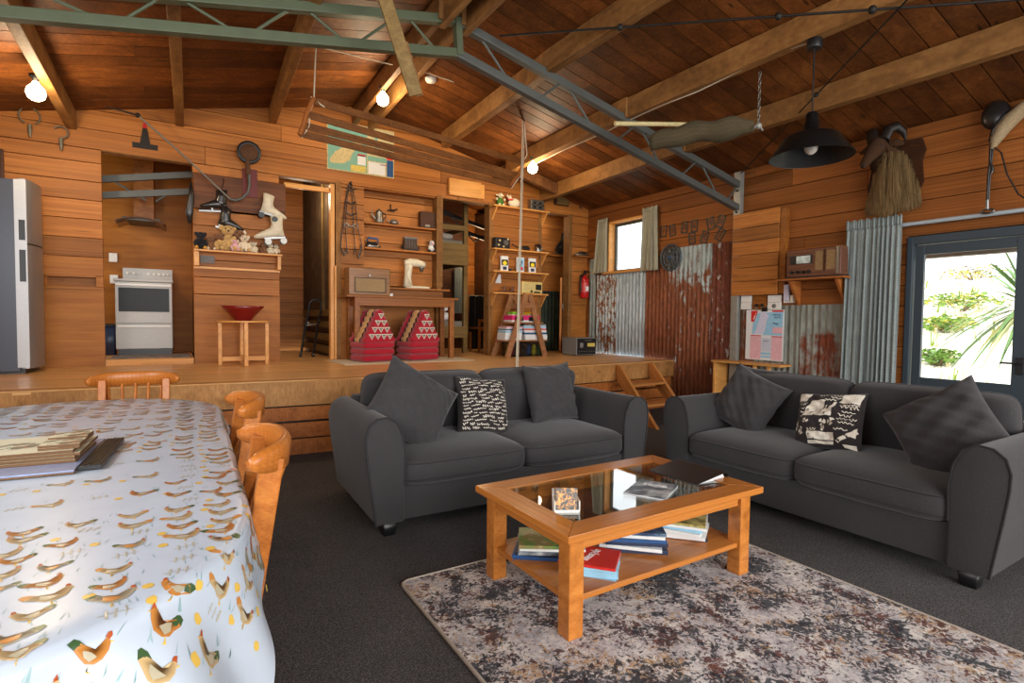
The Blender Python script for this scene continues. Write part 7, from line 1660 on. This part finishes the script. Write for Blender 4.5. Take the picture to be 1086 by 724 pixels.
# ---------------------------------------------------------------- clothes airer and its rope
W_AIR = wood('airer_slat', (88, 50, 22), (122, 74, 34), (146, 94, 48), .5, 0, .8, 10, .1)
A0 = [PY(x, y, 5.6) for x, y in ((332, 105), (322, 121), (317, 142))]; 
t = thing('clothes_airer', 'hanging clothes airer of four long wooden slats with curved end pieces', 'clothes airer', L(A0[1], A0[1], 0))
ends = []
for k, ((xa, ya), (xb, yb)) in enumerate((((333, 107), (556, 172)), ((325, 121), (550, 186)), ((322, 133), (545, 190)), ((318, 141), (541, 196)))):
    pa, pb = PY(xa, ya, 5.6), PY(xb, yb, 5.9+.0*k); mb = MB(); mb.bar(pa, pb, .022, .07); mb.build('slat', W_AIR, t, True, .003); ends.append((pa, pb))
for e, nm in ((0, 'left'), (1, 'right')):
    q = [v[e] for v in ends]; mb = MB(); mb.tube([q[0]+V((0, 0, .03)), q[1], q[2], q[3]+V((0, 0, -.02))], .024, 8, 0, False, True, None, None, 1.0); mb.build('end_piece', W_FBRD, t, True)
    mb = MB(); mb.tube([q[1]+V((.03, 0, 0)), q[2]+V((.05, 0, 0)), q[3]+V((.02, 0, -.04))], .007, 6); mb.build('cord_tail', M_ROPE, t, True)
ka, kb = ends[0][0]+V((0, 0, .03)), ends[0][1]+V((0, 0, .03))
top0 = PY(335, 49, 5.6); top1 = PY(555, 112, 5.9)
t = thing('airer_rope', 'white rope holding up the clothes airer, running to a pulley and down to a cleat', 'rope', PZ(548, 397, .46))
mb = MB(); mb.tube([ka, top0], .007, 6); mb.tube([ka+V((-.03, 0, 0)), ka, ka+V((.06, 0, -.05)), ka+V((.1, 0, -.07))], .008, 6); mb.tube([top0, PY(455, 78, 5.75), top1], .0055, 6); mb.tube([kb, kb+V((.04, 0, .07)), top1+V((.0, 0, -.05))], .007, 6); mb.build('hoist_line', M_ROPE, t, True)
cl = PY(547.5, 395, 5.06); mb = MB(); mb.tube([top1, L(top1, cl, .5), cl], .0075, 6); mb.tube([top1+V((.03, 0, 0)), L(top1, cl, .3)+V((.02, 0, 0)), cl+V((.02, 0, .02))], .005, 6); mb.build('fall_line', M_ROPE, t, True)
mb = MB(); mb.cyl(top1+V((-.015, 0, .03)), top1+V((.015, 0, .03)), .035, None, 14); mb.build('pulley', M_IRON, t, True)
mb = MB(); mb.bar(cl+V((-.06, .03, -.03)), cl+V((.06, .03, -.03)), .02, .025); mb.box(cl.x-.02, cl.x+.02, cl.y, cl.y+.06, cl.z-.07, cl.z-.03); mb.build('cleat', M_WHITE, t, True, .004)
q = PY(457, 82, 5.75); t = thing('smoke_alarm', 'round pale smoke alarm on the ceiling boards near the ridge bulb', 'smoke alarm', PROOF(457, 83, .0)); mb = MB(); mb.lathe([(0, -.045), (.05, -.045), (.065, -.02), (.07, 0), (0, 0)], n=24); mb.build('case', M_WHITE, t)

# ---------------------------------------------------------------- mounted goat
ctr = PX(947, 186, XR-.05)
t = thing('mounted_goat_head', 'shaggy long haired mountain goat trophy on a shield above the curtain', 'animal trophy', (XR, ctr.y, ctr.z), R(-90)); t.scale = (.95, .68, 1)
# local: x right along the wall, -y out into the room, z up
mb = MB(); sh = [(.24, .32), (.28, .2), (.25, .1), (.27, -.1), (.2, -.3), (.0, -.4), (-.2, -.3), (-.26, -.1), (-.22, .1), (-.24, .2), (-.18, .3), (0, .34)]
mb.prism(sh[::-1], .035, 0, TR(0, -.04, 0)); mb.build('shield', W_DARK, t, bevel=.008)
mb = MB(); mb.loft([((.02, -.03, -.06), (.17, 0, 0), (0, 0, .28)), ((.0, -.14, -.0), (.165, 0, 0), (0, -.02, .24)), ((-.02, -.25, .10), (.14, 0, 0), (0, -.06, .17)), ((-.05, -.33, .22), (.09, 0, 0), (0, -.06, .11)), ((-.06, -.38, .27), (.07, 0, 0), (0, -.04, .08))], 18); 
mb.loft([((-.05, -.32, .27), (.075, 0, 0), (0, -.03, .085)), ((-.07, -.40, .25), (.075, 0, 0), (0, -.04, .085)), ((-.09, -.48, .18), (.058, 0, 0), (0, -.035, .062)), ((-.11, -.55, .11), (.042, 0, 0), (0, -.03, .045)), ((-.12, -.59, .075), (.034, 0, 0), (0, -.02, .034)), ((-.122, -.605, .06), (.018, 0, 0), (0, -.01, .018))], 16)
hd = mb.build('head_and_neck', M_FUR, t)
mb = MB()
for s in (-1, 1): mb.tube([V((-.06+s*.045, -.33, .33)), V((-.06+s*.075, -.30, .42)), V((-.06+s*.12, -.22, .45)), V((-.06+s*.16, -.13, .40)), V((-.06+s*.17, -.09, .32))], [.055, .052, .045, .034, .01], 12)
mb.build('horn', M_HORN, t)
for s in (-1, 1): mb = MB(); mb.loft([((-.05+s*.075, -.32, .28), (.015, 0, .015), (0, .025, 0)), ((-.05+s*.14, -.31, .275), (.012, 0, .042), (0, .015, 0)), ((-.05+s*.21, -.30, .25), (.003, 0, .01), (0, .005, 0))], 10); mb.build('ear', M_FUR, t)
mb = MB(); [mb.ball((-.08+s*.068, -.42, .255), .018, 0, 8) for s in (-1, 1)]; mb.build('eye', M_BLACK, t); mb = MB(); mb.ball((-.122, -.6, .075), (.026, .014, .016)); mb.build('nose', M_BLACK, t)
mb = MB()
for i in range(1500):
    a = random.uniform(-1, 1); f = random.random(); z0 = .2-.36*f; x0 = .02*(1-f)+a*(.13+.12*f); y0 = -.34+.24*f+.12*a*a; y0 = min(y0, -.05-.19*(1-a*a))
    ln = random.uniform(.22, .5); ex = x0+a*.02+random.uniform(-.015, .015); ze = max(-.44+.06*abs(a)+random.uniform(0, .05), z0-ln); w = random.uniform(.003, .006)
    P = [V((x0, y0, z0)), V((x0*1.05, y0-.03, (z0*.6+ze*.4))), V((ex, y0-.02, ze*.8+z0*.2)), V((ex, y0-.0, ze))]; vs = []; 
    for q, ww in zip(P, (w*.6, w, w, .0005)): vs += [q-V((ww, 0, 0)), q+V((ww, random.uniform(-.003, .003), 0))]
    mb.add(vs, [(2*k, 2*k+1, 2*k+3, 2*k+2) for k in range(3)], 0, False, (0, 0, 1))
mb.build('mane', M_MANE, t)
mb = MB()
for i in range(1100):
    f = random.random(); a = random.uniform(0, 2*PI); c = V((-.05*(f), -.06-.3*f, .02+.24*f)); r = .17*(1-f)+.085*f+.012; d = V((math.cos(a), 0, math.sin(a)*1.25)); p = c+d*r*.95; q = p+d*random.uniform(.01, .03)+V((0, .06+.03*random.random(), -.07-.03*random.random())); sd = V((-math.sin(a), 0, math.cos(a)))*.006; m_ = (p+q)/2+d*.015
    mb.add([p-sd, p+sd, m_+sd, m_-sd, q], [(0, 1, 2, 3), (3, 2, 4)], 0, False, (0, 0, 1))
mb.build('neck_hair', wood('dark_hair', (34, 22, 14), (66, 44, 26), (104, 76, 48), .9, 0, 4, 60, .6, .1), t)

# ---------------------------------------------------------------- saddle at the right edge
c = PX(1066, 140, XR-.12)
t = thing('horse_collar', 'old leather and sheepskin harness collar hanging at the far right of the wall', 'harness', (XR, c.y, c.z), R(-90))
z = lambda px, py, off=.12: (-(PX(px, py, XR-off).y-c.y), -off, PX(px, py, XR-off).z-c.z)
mb = MB(); mb.tube([z(1052, 158), z(1056, 148), z(1064, 136), z(1075, 124), z(1088, 113), z(1104, 106)], [.02, .06, .075, .08, .08, .07], 12, 0, False, True, None, None, .7); mb.build('sheepskin_pad', M_SKIN, t)
mb = MB(); mb.tube([z(1051, 150, .14), z(1054, 138, .15), z(1064, 124, .16), z(1078, 114, .16), z(1100, 104, .16)], .02, 8); mb.build('rim', M_BLACKR, t)
mb = MB(); mb.ball(z(1056, 122, .08), (.105, .05, .125)); mb.build('leather_flap', M_BLACKR, t)
mb = MB(); mb.tube([z(1051, 140), z(1050, 170), z(1048, 190), z(1047, 214)], .01, 6); mb.tube([z(1054, 150), z(1051, 175), z(1049, 200), z(1048.5, 214)], .008, 6); mb.tube([z(1053, 155), z(1062, 162), z(1068, 185), z(1080, 206), z(1095, 215)], .016, 6, 0, False, True, None, None, .4); mb.tube([z(1050, 172), z(1053, 180), z(1051, 184)], .012, 6); mb.build('strap', M_BLACKR, t)
mb = MB(); q = z(1047, 224); mb.tube([V(q)+V((.045*math.cos(a), 0, .018*math.sin(a))) for a in [2*PI*k/16 for k in range(16)]], .009, 8, 0, True); mb.tube([z(1047, 212), z(1047, 222)], .014, 8); mb.build('stirrup_ring', M_CHROME, t)
# ---------------------------------------------------------------- light
w = bpy.data.worlds.new('World'); bpy.context.scene.world = w; w.use_nodes = True
bg = w.node_tree.nodes['Background']; bg.inputs[0].default_value = (.93, .97, 1, 1); bg.inputs[1].default_value = 3.0
def light(kind, name, loc, energy, color=(1, 1, 1), size=.1, aim=None, sy=None):
    l = bpy.data.lights.new(name, kind); l.energy = energy; l.color = color
    if kind == 'AREA':
        l.size = size
        if sy: l.shape = 'RECTANGLE'; l.size_y = sy
    elif kind == 'POINT': l.shadow_soft_size = size
    elif kind == 'SUN': l.angle = R(1)
    o = bpy.data.objects.new(name, l); col.objects.link(o); o.location = loc
    if aim is not None: o.rotation_euler = (V(aim)-V(loc)).to_track_quat('-Z', 'Y').to_euler()
    return o
light('SUN', 'sun', (0, 0, 20), 4.5, (1, .96, .88), aim=(9, -6, 4))
light('AREA', 'front_window_light', (2.0, -6.5, 2.3), 640, (1, .97, .94), 8, (2.5, 4, 1.2), 3.2)
light('AREA', 'left_window_light', (XL+.1, 1.8, 2.0), 130, (.94, .97, 1), 3.4, (2.5, 2.4, .6), 1.3)
light('AREA', 'kitchen_window_light', (-1.9, 7.9, 2.4), 26, (1, .93, .82), 1.0, (.0, 8.9, 1.6), 1.0)
light('POINT', 'corridor_skylight_fill', (1.5, 8.2, 3.0), 26, (1, .85, .62), .15)  # added point light standing in for the corridor skylight
light('POINT', 'bunkroom_lamp', (4.75, 9.0, 2.6), 30, (1, .7, .4), .12)
light('POINT', 'store_fill', (5.5, 8.0, 2.9), 4, (1, .8, .6), .1)  # added fill to brighten the small room, no fitting there
sc = bpy.context.scene
sc.view_settings.view_transform = 'Filmic' if False else 'Standard'; sc.view_settings.look = 'None'; sc.view_settings.exposure = 0; sc.view_settings.gamma = 1
sc.cycles.max_bounces = 8; sc.cycles.transparent_max_bounces = 12; sc.cycles.caustics_reflective = False; sc.cycles.sample_clamp_indirect = 6
